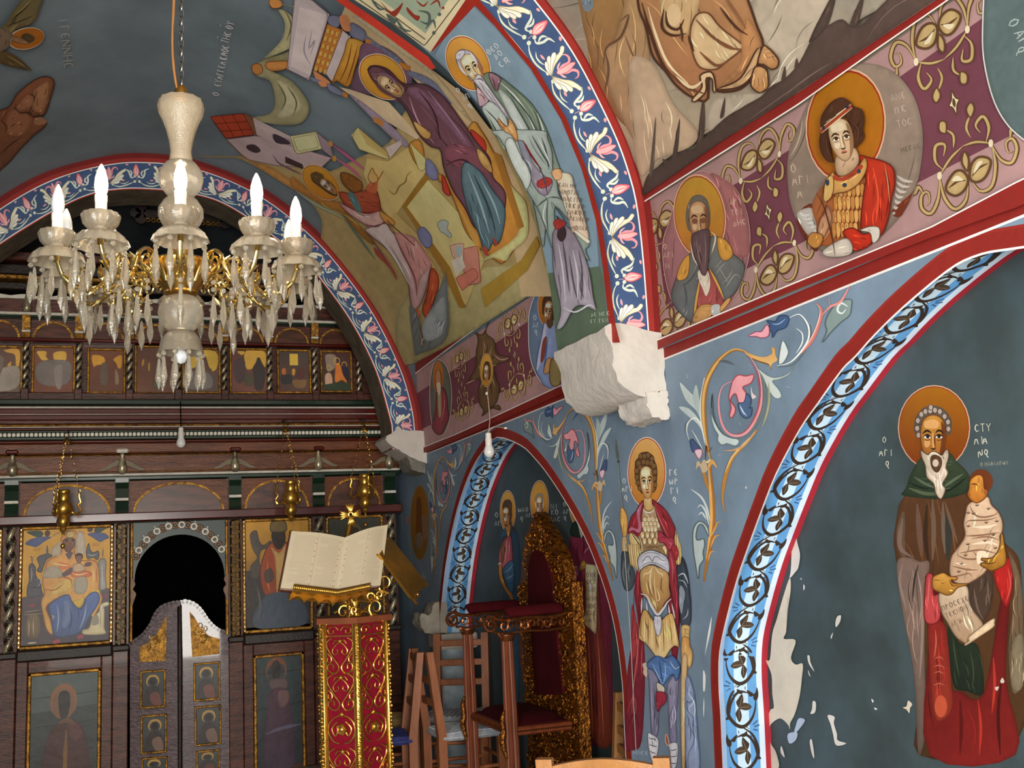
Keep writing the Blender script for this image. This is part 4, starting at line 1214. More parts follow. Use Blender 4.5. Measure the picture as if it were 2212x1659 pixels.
# young saint in a red cloak
k = 330/1217
P = Paint(S_VN, 1.02); P.folds = 1
P.draw('''
o 1680 130 .27116
p 8c7868>7c6a5c 560,50 760,30 940,100 1080,260 1150,460 1168,680 1130,960 1060,1140 940,1300 760,1470 560,1560 420,1560 300,1480 190,1340 110,1140 85,900 100,720 160,560 300,260
p 6a2c18 160,1260 300,1150 340,1480 280,1500
p 6a2c18 1080,1060 1130,960 1000,1240 920,1200
''')
halo(P, 1680+555*k, 130+520*k, 320*k, 455*k, 'a86a10', 'a05a12', 'd0a888', '962c12', 5)
P.draw('''
o 1680 130 .27116
p b0a69c 165,1230 240,1180 300,1200 350,1380 290,1420 220,1350
''')
for i in range(5): P.draw(f'o 1680 130 .27116\ns 22 c9c2ba {190+i*28},{1220+i*36} {230+i*22},{1240+i*30} {275+i*14},{1230+i*30}')
for i in range(7): P.draw(f'o 1680 130 .27116\ns 24 b8aca0 {960-i*3},{920+i*48} {1020-i*14},{960+i*44} {1090-i*24},{970+i*40}')
P.draw('''
o 1680 130 .27116
p a8653a>9a5228 400,980 500,900 720,780 800,900 740,1100 700,1300 640,1450 480,1520 400,1480 300,1480 330,1340 290,1180 330,1060
''')
for j, (y, n) in enumerate(((1060, 8), (1160, 8), (1270, 7), (1370, 6))):
    for i in range(n):
        x = 470+i*36-j*4; P.draw(f'o 1680 130 .27116\np {"cf9a58" if i % 2 else "b87c3c"} {x},{y-60} {x+30},{y-70} {x+34},{y+30-i*4} {x+8},{y+50-i*4} #4:7a3c18')
P.draw('''
o 1680 130 .27116
p b23018>9c2614 680,770 760,780 880,810 960,870 970,1000 940,1120 920,1260 860,1400 780,1330 700,1340 720,1080 740,930 #8:5a1008
s 14 d85030 800,860 840,1100 820,1300
s 12 6c140a 900,860 930,1050 900,1250
s 8 b88a60 890,820 920,1000 930,1140
p bb2c14>a02410 560,1370 640,1340 720,1390 780,1380 790,1450 740,1500 640,1520 600,1440 #8:5a1008
p c8bcae 700,1360 780,1330 850,1340 850,1420 800,1460 780,1380 #6:6a5c50
p c2b4a4 400,1520 580,1420 640,1500 600,1560 440,1570 #6:6a5c50
p b87c5c>c0926c 430,1160 460,1210 470,1280 430,1370 400,1420 350,1370 370,1270 400,1230 #6:6a3c24
p b07838 310,1380 400,1400 380,1480 330,1500 280,1450 #6:6a3c18
s 10 4a2410 350,1060 420,1200 480,1440 500,1560
p c09050 490,890 500,920 560,930 680,860 740,780 760,860 700,980 600,1050 500,1070 410,1130 400,1080 430,960 #7:6a3010
p a03c22 500,910 560,940 700,840 720,870 600,960 500,960
p c8a05c 430,960 490,930 485,1080 415,1130 #6:6a3010
e 2c3848 445,980,16,26
e 2c3848 580,1000,18,18
e 2c3848 695,890,16,18
s 10 e8dcc4 620,970 670,930
s 10 e8dcc4 440,1030 430,1090
p 4a2a18 390,560 385,480 420,400 480,330 560,300 630,340 650,370 720,400 740,480 730,560 740,620 700,680 640,700 620,500 540,460 450,560 480,780 500,820 440,810 390,740 375,650
p c2a080>a88868 520,760 660,700 700,820 600,920 520,910 #6:6a4a34
''')
face(P, 1680+530*k, 130+490*k, 205*k, 330*k, -12, 'cbb08c>b89470', '8a6444', '3a2418', 'a85848', hi='d8c4a4')
P.draw('''
o 1680 130 .27116
q 9c3c24 385,560 640,350 650,385 400,590
s 8 e0c8a0 390,555 640,352
s 8 e0c8a0 402,588 650,386
e 26303c 420,545,12,18
e 26303c 610,378,14,16
s 10 e8d4b0 520,440 580,400
s 10 e8d4b0 440,500 480,470
s 12 5a3420 630,480 700,560 680,680
s 12 5a3420 440,620 450,720 490,800
t 70 c0a894 120,900 -8 Ο
t 70 c0a894 130,1000 -8 ΑΓΙ
t 70 c0a894 170,1100 -8 Α
t 56 b8a494 920,330 -14 ΑΝΕ
t 56 b8a494 950,430 -14 ΠΙC
t 56 b8a494 970,540 -14 ΤΟC
t 44 5a4c40 1000,740 -14 ΜΕΓΑC
''')
P.build('painted_medallion', vault_near, 'round portrait of a crowned youth in red cloak')
P = Paint(S_VN, 1.0)
P.draw('''
p 52605f 2140,-80 2126,60 2132,150 2160,240 2212,300 2300,340 2420,320 2500,100 2400,-180 2200,-200 #3:c8c4bc
t 24 a8b0ac 2180,50 60 Ο ΑΓ
t 22 a8b0ac 2195,110 60 Q
e b07820 2330,60,70,110
p 8a5a34 2290,40 2340,10 2390,60 2370,150 2310,150
''').build('painted_medallion', vault_near, 'blue round portrait cut by the frame')
# red lines of the near bay
P = Paint(S_VN, 1.25)
P.draw('''
q 7a1e18 1396,419 1570,306 1738,200 1885,103 2060,-14 2330,-200 2500,-300 2500,-270 2330,-174 2086,-14 1910,106 1738,226 1570,331 1396,440
l 3 ddd0c8 1396,418 1570,305 1738,199 1885,102 2060,-15 2330,-201
l 3 ddd0c8 1396,440 1570,332 1738,227 1910,107 2086,-13 2330,-173
q 7a1e18 1428,738 1720,618 2029,493 2212,398 2400,310 2500,270 2500,330 2212,450 2029,514 1720,632 1428,758
l 3 ddd0c8 1428,737 1720,617 2029,492 2212,397 2400,309
''').build('painted_red_line', vault_near)

# --- far bay band
P = Paint(S_VF, 1.5)
P.draw('''
q a07a78 900,806 960,766 1080,686 1200,604 1330,515 1330,800 1240,835 1100,900 990,940 905,975
q 6a3843 900,850 960,812 1080,735 1200,655 1330,575 1330,730 1240,770 1100,840 990,890 905,930
''').build('painted_mauve_band', vault_far)
P = Paint(S_VF, 1.5)
goldorn(P, (32, -20, 9, 92, 1112, 766), hi='d8c8ac')
goldorn(P, (22, -13, 6, 74, 998, 830), hi='c8b898')
P.build('painted_gold_scrolls', vault_far)
k = 360/1572
P = Paint(S_VF, 1.6)
P.draw('''
o 900 600 .229
// seraph
p 6a5034>5a4228 690,410 660,520 740,590 760,700 820,740 890,740 860,790 800,800 740,850 760,960 790,1040 760,1180 700,1230 780,1200 800,1250 720,1230 680,1260 620,1310 640,1250 600,1190 590,1060 610,960 560,960 470,1000 520,930 570,830 570,700 590,580 560,510 620,540 670,470 #6:3a2814
''')
for i in range(14):
    a = i*.45; P.draw(f'o 900 600 .229\ns 9 {"a8865c" if i % 2 else "3c2a16"} {670+20*cos(a)},{880+20*sin(a)} {675+60*cos(a+.1)},{880+150*sin(a+.1)} {680+90*cos(a+.25)},{880+260*sin(a+.2)}')
P.draw('''
o 900 600 .229
s 10 c08a90 740,720 800,770 880,760
s 10 c08a90 560,960 520,980 470,1000
s 8 c08a90 640,590 660,680
''')
halo(P, 900+670*k, 600+870*k, 62*k, 160*k, 'c99640', 'b47c28', 'd8b088')
P.draw('o 900 600 .229\np 4a3420 640,860 660,790 700,800 712,880 700,960 640,960')
face(P, 900+672*k, 600+830*k, 52*k, 160*k, 0, 'c8a470>a07444', '7a5030', '2c1a10')
P.build('painted_seraph', vault_far, 'painted many-winged seraph with haloed face')
P = Paint(S_VF, 1.6)
P.draw('''
o 900 600 .229
p 5c5e50>5c5850 190,770 260,800 310,900 335,1080 325,1280 290,1420 240,1490 190,1470 150,1390 130,1200 130,1000 150,860 #6:c8a898
''')
halo(P, 900+208*k, 600+935*k, 50*k, 155*k, 'b06a24', 'a8501c', 'd09068')
P.draw('''
o 900 600 .229
p 8c3440>7c2c38 200,1060 250,1030 290,1110 300,1240 310,1330 280,1380 240,1480 190,1470 150,1400 180,1280 190,1160 #6:4a1820
s 8 c07074 260,1080 270,1200 240,1350
p a08a60 205,1060 235,1060 240,1280 215,1300
p b07a50 185,900 215,860 235,920 235,1030 205,1090 190,1020 #5:5a3420
p c8b49c 195,1000 230,990 235,1060 215,1110
''').build('painted_medallion', vault_far, 'worn small portrait of a haloed elder')
P = Paint(S_VF, 1.6)
P.draw('''
o 900 600 .229
p 5f7088>64748a 1290,20 1200,60 1120,170 1070,330 1062,500 1070,700 1110,860 1180,980 1240,1030 1400,1060 1460,800 1460,100 #6:c8ccd0
t 50 c0c4c8 1110,400 0 Ο
t 48 c0c4c8 1105,470 0 ΑΓ
t 50 c0c4c8 1120,540 0 Q
''')
halo(P, 900+1290*k, 600+270*k, 140*k, 225*k, 'b87020', 'a05a18', 'd8c0a8')
P.draw('''
o 900 600 .229
p 8c9cc0>7888b0 1220,410 1190,560 1150,720 1140,880 1180,960 1220,1020 1370,1020 1400,600 1340,420 #6:3c4864
p b8b0d0 1225,410 1180,620 1140,860 1170,830 1200,650 1230,520
s 12 3c5a9c 1250,560 1230,720 1210,860
p 7a3c30 1200,600 1240,560 1215,760 1180,790
p b88a5c 1210,880 1240,770 1280,760 1280,860 1230,910 #6:5a3420
p 8c7a4c 1280,780 1380,760 1370,1000 1275,1000 #8:6a2c1c
p 4a3220 1195,330 1200,210 1240,165 1290,190 1310,270 1300,400 1270,450 1230,420 1215,360
''')
face(P, 900+1262*k, 600+230*k, 88*k, 215*k, 6, 'b88a54>96643a', '6a4020', '2c1a10')
P.draw('o 900 600 .229\np 5a3e28 1240,400 1290,390 1300,440 1270,480 1245,450')
P.build('painted_medallion', vault_far, 'round portrait of a young bearded apostle with a book')
P = Paint(S_VF, 1.25)
P.draw('''
q 7a1e18 900,783 1000,715 1100,644 1210,566 1330,478 1330,500 1200,594 1090,668 1000,730 900,806
l 2.4 d8cbc4 900,782 1000,714 1100,643 1210,565 1330,477
l 2.4 d8cbc4 900,806 1000,731 1090,669 1200,595 1330,501
q 7a1e18 905,972 990,938 1060,906 1110,884 1224,830 1330,786 1330,812 1224,848 1110,898 990,950 905,984
l 2.4 d8cbc4 905,971 990,937 1060,905 1224,829 1330,785
''').build('painted_red_line', vault_far)
# ------------------------------------------------------------------ rib soffit saint and vault scenes
P = Paint(S_SO, 1.25)
P.draw('''
q 8096a6 1015,-20 940,120 990,170 1050,240 1100,330 1150,440 1178,560 1186,600 1294,585 1287,470 1255,360 1210,255 1145,150 1070,60 1000,-10 960,-60
q 5c6c58 1184,590 1194,660 1200,720 1205,760 1320,760 1314,700 1303,600 1296,575
q 9c2c20 985,-30 1070,56 1147,148 1213,258 1258,368 1288,478 1303,580 1316,700 1318,740 1340,740 1330,700 1312,560 1298,470 1268,366 1224,255 1160,148 1084,56 1010,-30
q 9c2c20 935,110 1030,8 1060,-30 1020,-40 920,90
''').build('painted_ground', rib_near)
# ornamented panel at the crown of the rib soffit, with red frame
P = Paint(S_SO, 1.3)
P.draw('''
q d6c9a4 735,-20 850,52 930,112 1003,4 1025,-30
q 98a68e 800,-20 920,72 982,-20
q c23a2c 700,-36 745,-5 800,32 870,82 926,122 942,146 932,150 900,126 820,66 740,10 690,-30
l 2 4a3a2c 768,-8 918,98 1000,-10
l 2 4a3a2c 790,-12 919,84
p 8c3428 822,0 846,24 872,4 852,36
p 54605a 835,28 858,42 848,52
p 8c3428 880,14 896,30 908,34 902,44 882,26
s 6 54605a 905,22 927,28 926,50 908,44
s 4 8c3428 930,10 946,0 952,16
s 6 54605a 856,38 872,62 890,66
s 5 54605a 920,62 936,42 942,60
s 5 54605a 800,-8 820,18 836,16
s 4 8c3428 900,0 915,12 925,2
e 54605a 950,30,4,4
e 8c3428 958,16,3,3
e 54605a 938,70,4,4
''').build('painted_crown_panel', rib_near, 'cream leaf-patterned panel in a red frame')
P = Paint(S_SO, 1.25); P.folds = 1
k = 260/1598
halo(P, 920+565*k, 60+465*k, 275*k, 395*k, 'd69c48', 'c8862c', 'f0d0b8', 'a8502c', -28)
P.draw('''
o 920 60 .1627
p 6f7f6c>9aa49c 860,580 1010,650 1200,800 1380,960 1520,1150 1640,1400 1740,1700 1840,2000 1830,2150 1700,2200 1640,2400 1600,2700 1560,2900 1380,2100 1100,1650 1000,1500 850,1200 750,1040 690,840 660,680 #10:3a4840
p c6cdc6>a8b4b0 980,820 1100,900 1250,1100 1400,1400 1540,1700 1600,1900 1500,1800 1300,1450 1100,1100
s 24 dfe4de 1010,720 1200,900 1400,1200 1560,1600
s 18 3f4c42 1080,820 1280,1020 1460,1300 1600,1700
s 16 3f4c42 1130,900 1300,1180 1480,1500
s 26 8c9a80 1200,820 1400,1050 1540,1300
s 18 3f4c42 1460,1100 1530,1300 1580,1600 1640,1900
s 22 d0d8d0 1500,1120 1580,1350 1660,1700
p c0c8c2>a4b0aa 760,1050 900,960 1050,1100 1110,1300 1010,1260 980,1200 1060,1400 1100,1560 1000,1520 850,1230 #8:3f4c42
s 14 3f4c42 800,1060 940,1200 1000,1300
s 14 3f4c42 860,1180 980,1400 1090,1520
p 86927c 840,1180 950,1360 1090,1460 1120,1560 1060,1600 960,1440
p d8b0a8>b89aa8 690,780 760,830 830,900 850,960 760,1030 720,1000 #8:5a3c44
p a07c88>7a5060 860,580 1010,650 990,740 960,830 900,740 #8:4a2830
s 12 4a2830 900,640 930,720 940,800
s 10 4a2830 720,860 780,900 800,960
// lower robes
o 1020 280 .2593
p aeb8b2>8c9a90 190,0 240,60 300,160 380,300 440,420 470,500 560,650 640,850 690,1000 720,900 700,700 720,640 830,760 940,880 1000,960 960,1000 1000,1100 940,1040 920,960 860,850 800,640 740,540 720,420 690,350 680,180 640,60 600,0 #5:3f4c48
p cfd6d0 290,110 350,60 420,200 470,280 510,400 470,500 430,420 360,300 #5:3f4c48
p 8c94a0>a08c9c 400,80 470,120 520,260 620,380 690,420 660,520 600,540 520,440 500,320 440,220 #4:4a4450
s 16 7c2028 440,80 520,220 600,330
p a83a34 560,430 640,390 690,420 650,470 580,480 #3:5a1414
s 12 54505c 570,290 620,400 650,540
s 10 3f4c48 600,60 640,180 660,330
s 10 3f4c48 520,40 600,180 670,300
s 12 dfe4de 560,40 620,160 690,320
p 8a7c88>b0a8b4 690,860 740,800 800,800 860,850 920,960 960,1060 1000,1200 1030,1400 1050,1500 990,1480 920,1460 860,1500 780,1640 720,1659 760,1500 700,1200 690,1000 #5:4a444c
s 14 54505a 770,900 800,1100 830,1350
s 14 d0ccd4 740,950 780,1200 800,1440
s 12 54505a 830,1050 870,1300 910,1450
s 12 54505a 910,1000 940,1200 930,1420
s 16 d0ccd4 860,1000 900,1200 900,1420
s 14 d6d2d8 780,1480 880,1520 1000,1460 1050,1500
p 3c2c30 720,710 760,760 800,830 800,890 770,930 735,900 735,840 760,800 #4:2a1c20
p 9c3430 700,770 740,740 790,760 800,790 730,830 #3:5a1414
s 10 3f4c48 660,560 600,600 560,640
s 10 3f4c48 660,560 720,560 760,580
s 10 3f4c48 650,580 640,700 650,850
s 9 dfe4de 630,600 610,720 640,800
s 10 3f4c48 690,600 760,700 830,800
// scroll
p e8cdb4>dcbfa4 710,370 760,350 850,370 880,480 930,620 970,760 1000,910 940,900 890,850 860,850 830,740 780,580 740,440 #4:8a6a54
p f0dac4 880,850 900,840 1005,920 1000,945 980,940 #3:8a6a54
p e2ac7c 690,350 720,320 770,330 770,400 720,410 #4:7a4424
t 36 4a3028 748,470 4 ΕΑΝ ΜΗ
t 36 4a3028 765,530 4 ΑΠΟΤΑΞ
t 36 4a3028 785,590 4 ΠΑCΙ ΤΟ
t 36 4a3028 803,645 4 ΤΟΙC ΚΟ
t 36 4a3028 820,700 4 CΜΙΚΟΙC
t 36 4a3028 838,755 4 ΓΕΝΕCΘ
t 36 4a3028 858,830 4 ΜΟΝΑΧ
t 34 c4ccbc 1015,1560 -6 ΔΕΗCΙC
t 34 c4ccbc 1010,1615 -6 ΕΥΓΕΝ
// hand on breast, head
o 920 60 .1627
p e8b076>d8985c 1000,1190 1060,1260 1120,1290 1140,1190 1200,1270 1240,1380 1250,1490 1220,1480 1160,1400 1080,1360 1020,1290 980,1210 #8:8a4c20
s 8 8a4c20 1020,1220 1100,1310
s 8 8a4c20 1010,1260 1090,1340
p b9b4be 410,370 430,310 490,275 600,300 680,380 730,460 760,560 600,640 500,560 430,460 #8:5a5664
''')
face(P, 920+535*k, 60+370*k, 240*k, 420*k, -32, 'efd8ac>d8ac74', 'a86c44', '3c2820', 'a8604a', hi='f6e8c8')
P.draw('''
o 920 60 .1627
p cfc8d0 410,370 430,310 490,280 540,300 490,390 430,410 #8:6a6472
s 30 dcd8e0 600,300 650,380 690,450 700,480
s 26 dcd8e0 440,440 500,550 570,620
p dcd4da>c0b4bc 580,600 640,680 690,640 700,600 760,610 850,740 960,900 1080,1060 1140,1180 1100,1160 980,1010 860,930 760,800 680,700 #8:6a6270
s 14 8c8490 720,660 840,840 980,1010
s 14 f4f0f2 700,640 820,760 960,930 1080,1100
s 12 8c8490 760,700 880,830 1040,1060
s 18 6a6270 700,660 760,650 800,690
t 84 e0e4e8 850,360 -38 ΘΕΟ
t 84 e0e4e8 940,420 -38 ΔΟ
t 84 e0e4e8 1010,530 -38 CΙQ
t 70 d0d6dc 440,860 -38 Ο
t 70 d0d6dc 510,970 -32 ΑΓΙ
t 74 d0d6dc 620,1060 -32 Q
''').build('painted_saint', rib_near, 'painted white-bearded monk saint in green mantle with scroll')

# --- near bay: seated figure on rocks
P = Paint(S_VN, 1.05); P.folds = 1
P.draw('''
o 1240 0 .4394
p 8c8478>a89478 -80,-200 -40,200 60,340 130,520 250,660 330,800 370,930 380,890 480,780 700,640 960,480 1160,330 1360,140 1600,0 1900,-300
p a07a48>8a6040 40,-200 60,60 90,200 110,340 140,420 230,560 330,640 320,500 230,280 260,100 330,-200
p b08a5c>a07e60 330,-200 240,160 180,230 190,400 260,560 340,700 420,640 420,400 400,200 420,-200
s 14 6a4a30 260,90 300,60 260,170 190,220 175,300
s 12 6a4a30 180,240 200,330 180,440
s 10 7a5a40 280,160 320,260 390,400
s 10 7a5a40 400,120 440,240 460,330
p b89c80 300,300 420,300 520,500 640,640 600,720 440,780 370,860 330,740
p b0a08c 700,640 960,470 1180,330 1260,140 1300,-100 1000,-100 900,60 960,200 1040,300 960,440 720,480
// dark ground with pointed weeds
p 54423a>46362e 375,915 400,850 470,800 500,780 560,740 620,730 650,700 740,610 800,560 880,515 960,470 1010,420 1080,380 1150,300 1230,150 1290,120 1360,90 1440,130 1600,-20 1800,-200 1990,-100 1866,-24 1468,242 1133,462 751,704 372,962
p 4a3a32 640,730 670,470 680,600 665,710
p 4a3a32 515,790 555,570 545,740
p 5a4a40 405,850 435,560 430,760 420,840
p 4a3a32 755,570 780,470 775,560
p 4a3a32 1060,390 1078,320 1082,380
p 4a3a32 1125,330 1137,280 1145,330
p 4a3a32 1195,200 1330,-60 1290,120
p 4a3a32 1400,110 1470,-40 1440,110
p 4a3a32 480,800 470,775 500,790
// robe
p b08258>9c6844 380,-200 350,0 390,120 420,260 480,330 540,410 620,470 690,490 700,420 700,370 720,360 740,440 860,430 930,350 960,280 970,200 940,120 920,60 880,-60 860,-200 #12:4a2c1c
p d0b084>c09a6c 460,-200 480,120 540,160 600,150 640,60 660,-40 680,-200
p cfae82 640,60 700,50 760,120 860,200 870,230 780,300 740,330 660,320 620,240 610,140 #8:6a4028
p b07c50 860,130 900,80 960,200 930,260 880,330 800,400 740,430 860,300
p d8b88c 660,360 720,345 740,440 725,440 720,380 690,375 690,440 640,490 620,480 670,420 #8:4a2c1c
p c8a074 745,430 860,380 940,240 965,230 930,350 860,420 #8:4a2c1c
s 16 4a2c1c 370,0 410,140 470,300 560,400
s 14 e8d0a8 400,20 440,160 500,300 600,400
s 14 4a2c1c 480,30 470,120 520,160 590,150
s 12 4a2c1c 560,100 570,160 570,190
s 14 4a2c1c 600,160 620,220 630,240
s 14 7a4c30 640,80 740,180 860,240
s 14 7a4c30 700,150 800,220 870,230
s 14 7a4c30 660,240 740,310 800,290
s 16 6a4028 500,340 600,420 680,450
s 16 e0c49c 540,360 620,420 680,380
s 12 4a2c1c 760,20 840,120 900,160
s 12 8a5c3c 780,-40 860,80 890,130
e d8b88c 530,60,36,56
s 14 4a2c1c 490,40 500,110 550,130 580,80
// feet
p c49464>b07c4c 975,220 1000,225 1050,280 1050,320 1020,335 980,310 950,300 #8:4a2c1c
p c49464>b07c4c 940,320 990,330 1005,380 1000,430 960,450 920,420 920,380 #8:4a2c1c
s 6 4a2c1c 985,235 1015,230
s 6 4a2c1c 995,255 1030,250
s 6 4a2c1c 1000,275 1040,270
s 6 4a2c1c 935,380 935,410
s 6 4a2c1c 955,380 958,415
s 6 4a2c1c 975,385 980,415
p 7a8894 60,-40 110,-60 120,20 80,40
''').build('painted_scene', vault_near, 'painted robed figure seated on brown rocks, feet showing')

# --- far bay: the Annunciation-like scene on the right, winged figure and rocks on the left
P = Paint(S_VF, 1.9)
P.draw('''
o 440 0 .3376
p a08a5c>8c7a50 -40,990 100,1000 240,1010 460,1130 660,1260 760,1400 760,1560 840,1900 1000,2000 1180,2300 1360,2300 2260,1700 2160,1400 2060,1150 1950,900 1750,760 1500,600 1300,700 1200,900 1000,1000 760,1100 600,1000
p a3986c>80734a 1300,1900 1700,1720 2260,1700 2260,1780 1360,2320 1240,2200
o 0 0 1
q b89e78 750,5 830,66 905,128 940,150 1005,200 1065,280 1120,385 1160,480 1185,590 1200,640 1130,640 1120,560 1095,440 1040,330 980,250 900,170 820,100 740,30
''').build('painted_ground', vault_far)
P = Paint(S_VF, 1.9)
P.draw('''
o 440 0 .3376
// hanging cloth
p 8c8564>7a7354 420,20 480,0 520,30 640,60 630,200 600,260 540,330 410,370 370,390 500,430 640,410 620,300 640,230 600,60
p 9a936f 480,60 520,150 500,250 430,330 390,370 460,350 560,300 600,220 560,100
p 8c8564 330,400 420,380 440,440 500,470 580,520 660,620 680,700 640,770 560,790 420,780 310,745 420,720 460,660 450,560 420,500 340,470
p a8a182 470,500 560,540 630,640 620,700 540,740 470,740 510,660 510,580
s 10 5e573c 480,520 530,620 500,700
s 10 5e573c 540,540 600,640 580,730
s 10 5e573c 520,60 560,160 530,260
p a8703c 320,400 370,400 380,450 340,465 315,440 #5:6a3c1c
p b07840 400,390 540,380 530,430 430,440 #4:6a3c1c
p b07840 420,0 490,0 500,40 440,50 #4:6a3c1c
// tall canopied building
q a89a9c 590,-40 690,-20 810,80 680,500 540,430 #5:6a5a60
q b8aaa8 620,30 790,80 690,470 560,410
s 9 8a7a88 700,180 680,300 720,240 690,340
s 9 8a7a88 660,220 650,320 690,400
q a8682c 800,140 900,180 800,460 710,430 #5:6a3c14
''')
for r in range(6):
    for c in range(3):
        x = 795-r*15+c*30; y = 165+r*48+c*10
        P.draw(f'o 440 0 .3376\nq c98f4a {x},{y} {x+22},{y+6} {x+14},{y+40} {x-8},{y+34} #3:6a3c14')
P.draw('''
o 440 0 .3376
q b0a2a4 900,180 950,220 840,520 790,460 #4:6a5a60
p 6a6c80 810,90 880,95 870,160 810,140 #4:44465a
p 6a6c80 960,130 1040,180 1050,220 1030,250 960,220 940,180 #4:44465a
p c07850 880,90 930,90 950,180 900,170
p c07850 710,440 780,480 820,520 760,540
p 6a6c80 690,480 760,500 720,510
p 6a6c80 800,520 880,560 900,600 820,570 #4:44465a
p bb8a3a>a8702c 940,230 1040,260 1010,330 980,420 940,540 860,500 830,520 870,420 910,320 #5:6a3c14
s 8 6a3c14 960,260 930,400 880,510
s 8 6a3c14 1000,270 960,420 920,530
p 6a4a5c>5a4454 1030,260 1200,300 1340,440 1330,560 1260,640 1140,600 960,560 1000,400
p 6a6c80 1050,210 1150,280 1270,360 1260,390 1160,310 1060,250
p 6a6c80 1340,440 1480,500 1600,640 1560,640 1460,540 1330,470
q a8682c 1270,380 1340,410 1330,440 1260,410
q a8682c 1050,230 1085,240 1080,265 1045,255
q a8682c 900,570 935,590 930,615 900,600
p bfa888>ab9470 960,90 1060,110 1250,250 1440,400 1620,600 1720,740 1740,780 1600,640 1440,440 1240,300 1060,160
q b8a284 880,540 960,560 1200,640 1400,860 1380,880 1180,760 960,600
p 8c7c8c 940,580 1100,690 1280,850 1330,920 1290,920 1200,850 1040,690
q a8703c 1105,730 1170,760 1160,795 1100,765
// left building
q 9a3a22 45,735 260,715 330,850 145,875 #5:5a1c10
l 4 5a1c10 120,730 200,870
l 4 5a1c10 190,722 265,860
l 4 5a1c10 75,780 290,765
l 4 5a1c10 110,830 310,815
q 7a4c34 260,715 320,735 350,850 330,855 #4:4a2818
q a89294 150,880 345,855 830,1000 700,1120 640,1060 480,1050 280,1010 #5:6a5658
q b09c9c 320,740 560,860 590,980 345,850
q 8f7b84 440,840 560,880 570,930 450,880
p 3c3038 455,845 540,885 560,910 470,900 #3:2a2028
p 3c2c30 280,920 330,915 370,950 340,965 290,945 #3:2a2028
q c6b68c 560,860 730,830 770,940 600,975 #5:7a6a48
l 4 8a7a50 580,870 720,845 750,930 610,960 580,870
q 8a7680 730,830 820,905 840,1000 770,950 #4:5a4852
s 12 6a5058 450,980 470,1010 500,1040 640,1110
q 3c2a28 530,990 640,1040 650,1075 530,1030
p a87840 145,880 300,1010 440,1060 700,1230 640,1230 480,1140 300,1020
s 10 6a3450 830,900 950,990 1060,1090
s 16 a85478 835,910 955,1000 1060,1085
s 16 a85478 860,1000 950,1060 1030,1130
e b07c34 825,905,14,20
e b07c34 850,1000,14,20
// wall, altar and desk
q c0ac76 1000,800 960,850 1010,940 1200,1010 1190,960 #5:7a6840
q a8925a 1000,800 1060,910 1200,1000 1190,960 1080,870
q b6a6a0 1180,930 1280,880 1290,910 1210,1000 #3:7a6a60
q b8a26a 1060,1000 1200,1020 1340,920 1460,1060 1220,1400 1100,1250 1040,1100
s 10 7a6434 1200,1200 1240,1230 1270,1180 1310,1150 1320,1110 1350,1080
p a87434 1330,920 1400,880 1430,980 1390,1050 #5:6a4418
q c8b078 1340,900 1440,1000 1460,1050 1400,1090 #4:7a6434
p 6f7090 1450,1000 1510,1060 1520,1130 1470,1130 1440,1080 #4:4a4a68
q c2b07c>b09a62 1430,1110 1700,1400 1820,1659 1700,1950 1520,1659 1300,1310
q 8a6426 1440,1100 1470,1120 1320,1310 1400,1420 1390,1460 1290,1300
q 8a6426 1400,1420 1600,1700 1700,1960 1660,1960 1540,1700 1390,1470
q b09a64 1240,1340 1400,1500 1600,1900 1560,2000 1360,1700 1210,1400
p 9aa09a 1520,1420 1550,1395 1590,1410 1580,1450 1610,1490 1600,1510 1560,1480 1540,1470 #4:5a625c
p 6f6f90 1390,1460 1430,1440 1480,1500 1480,1560 1440,1570 1400,1520 #4:4a4a68
// throne
p b8843c>a87030 1730,780 1800,820 1880,960 1980,1180 2060,1280 2080,1460 1960,1659 1900,1659 1720,1500 1640,1300 1560,1120 1520,1100 1560,1140 #5:6a4418
p d0b078 1900,1000 2000,1180 2090,1290 2100,1500 2000,1600 1960,1659 1880,1640 1800,1659 2030,1500 2020,1320
q 96662a 1880,960 1930,980 2080,1440 2040,1460
p a83426 1730,810 1800,860 1830,900 1830,960 1780,920 #5:5a1810
p a83426 1550,1100 1590,1180 1600,1240 1560,1210 1550,1150 #5:5a1810
q b88a44 1640,1280 1780,1500 1800,1640 1760,1560
// steps by the desk
q b89484 1600,1560 1690,1540 1690,1659 1620,1640 #4:7a5a50
q b07464 1690,1580 1780,1560 1790,1659 1800,1800 1700,1820 1690,1700 #4:7a3c30
q c8aea0 1610,1659 1680,1620 1700,1700 1640,1760
q b46a5a 1640,1770 1760,1700 1790,1760 1680,1850 #4:7a3c30
p 8c9a98 1640,1580 1670,1560 1680,1600 1660,1640
q 96762e 1800,1840 2060,1659 2160,1500 2180,1560 2100,1720 1830,1960
''').build('painted_scene', vault_far, 'painted canopies, houses and throne of the vault scene')
P = Paint(S_VF, 1.9); P.folds = 1
k = .3376
halo(P, 440+1160*k, 475*k, 172*k, 130*k, 'c08a34', 'b07a2a', 'e0b898', '9c4424', 42)
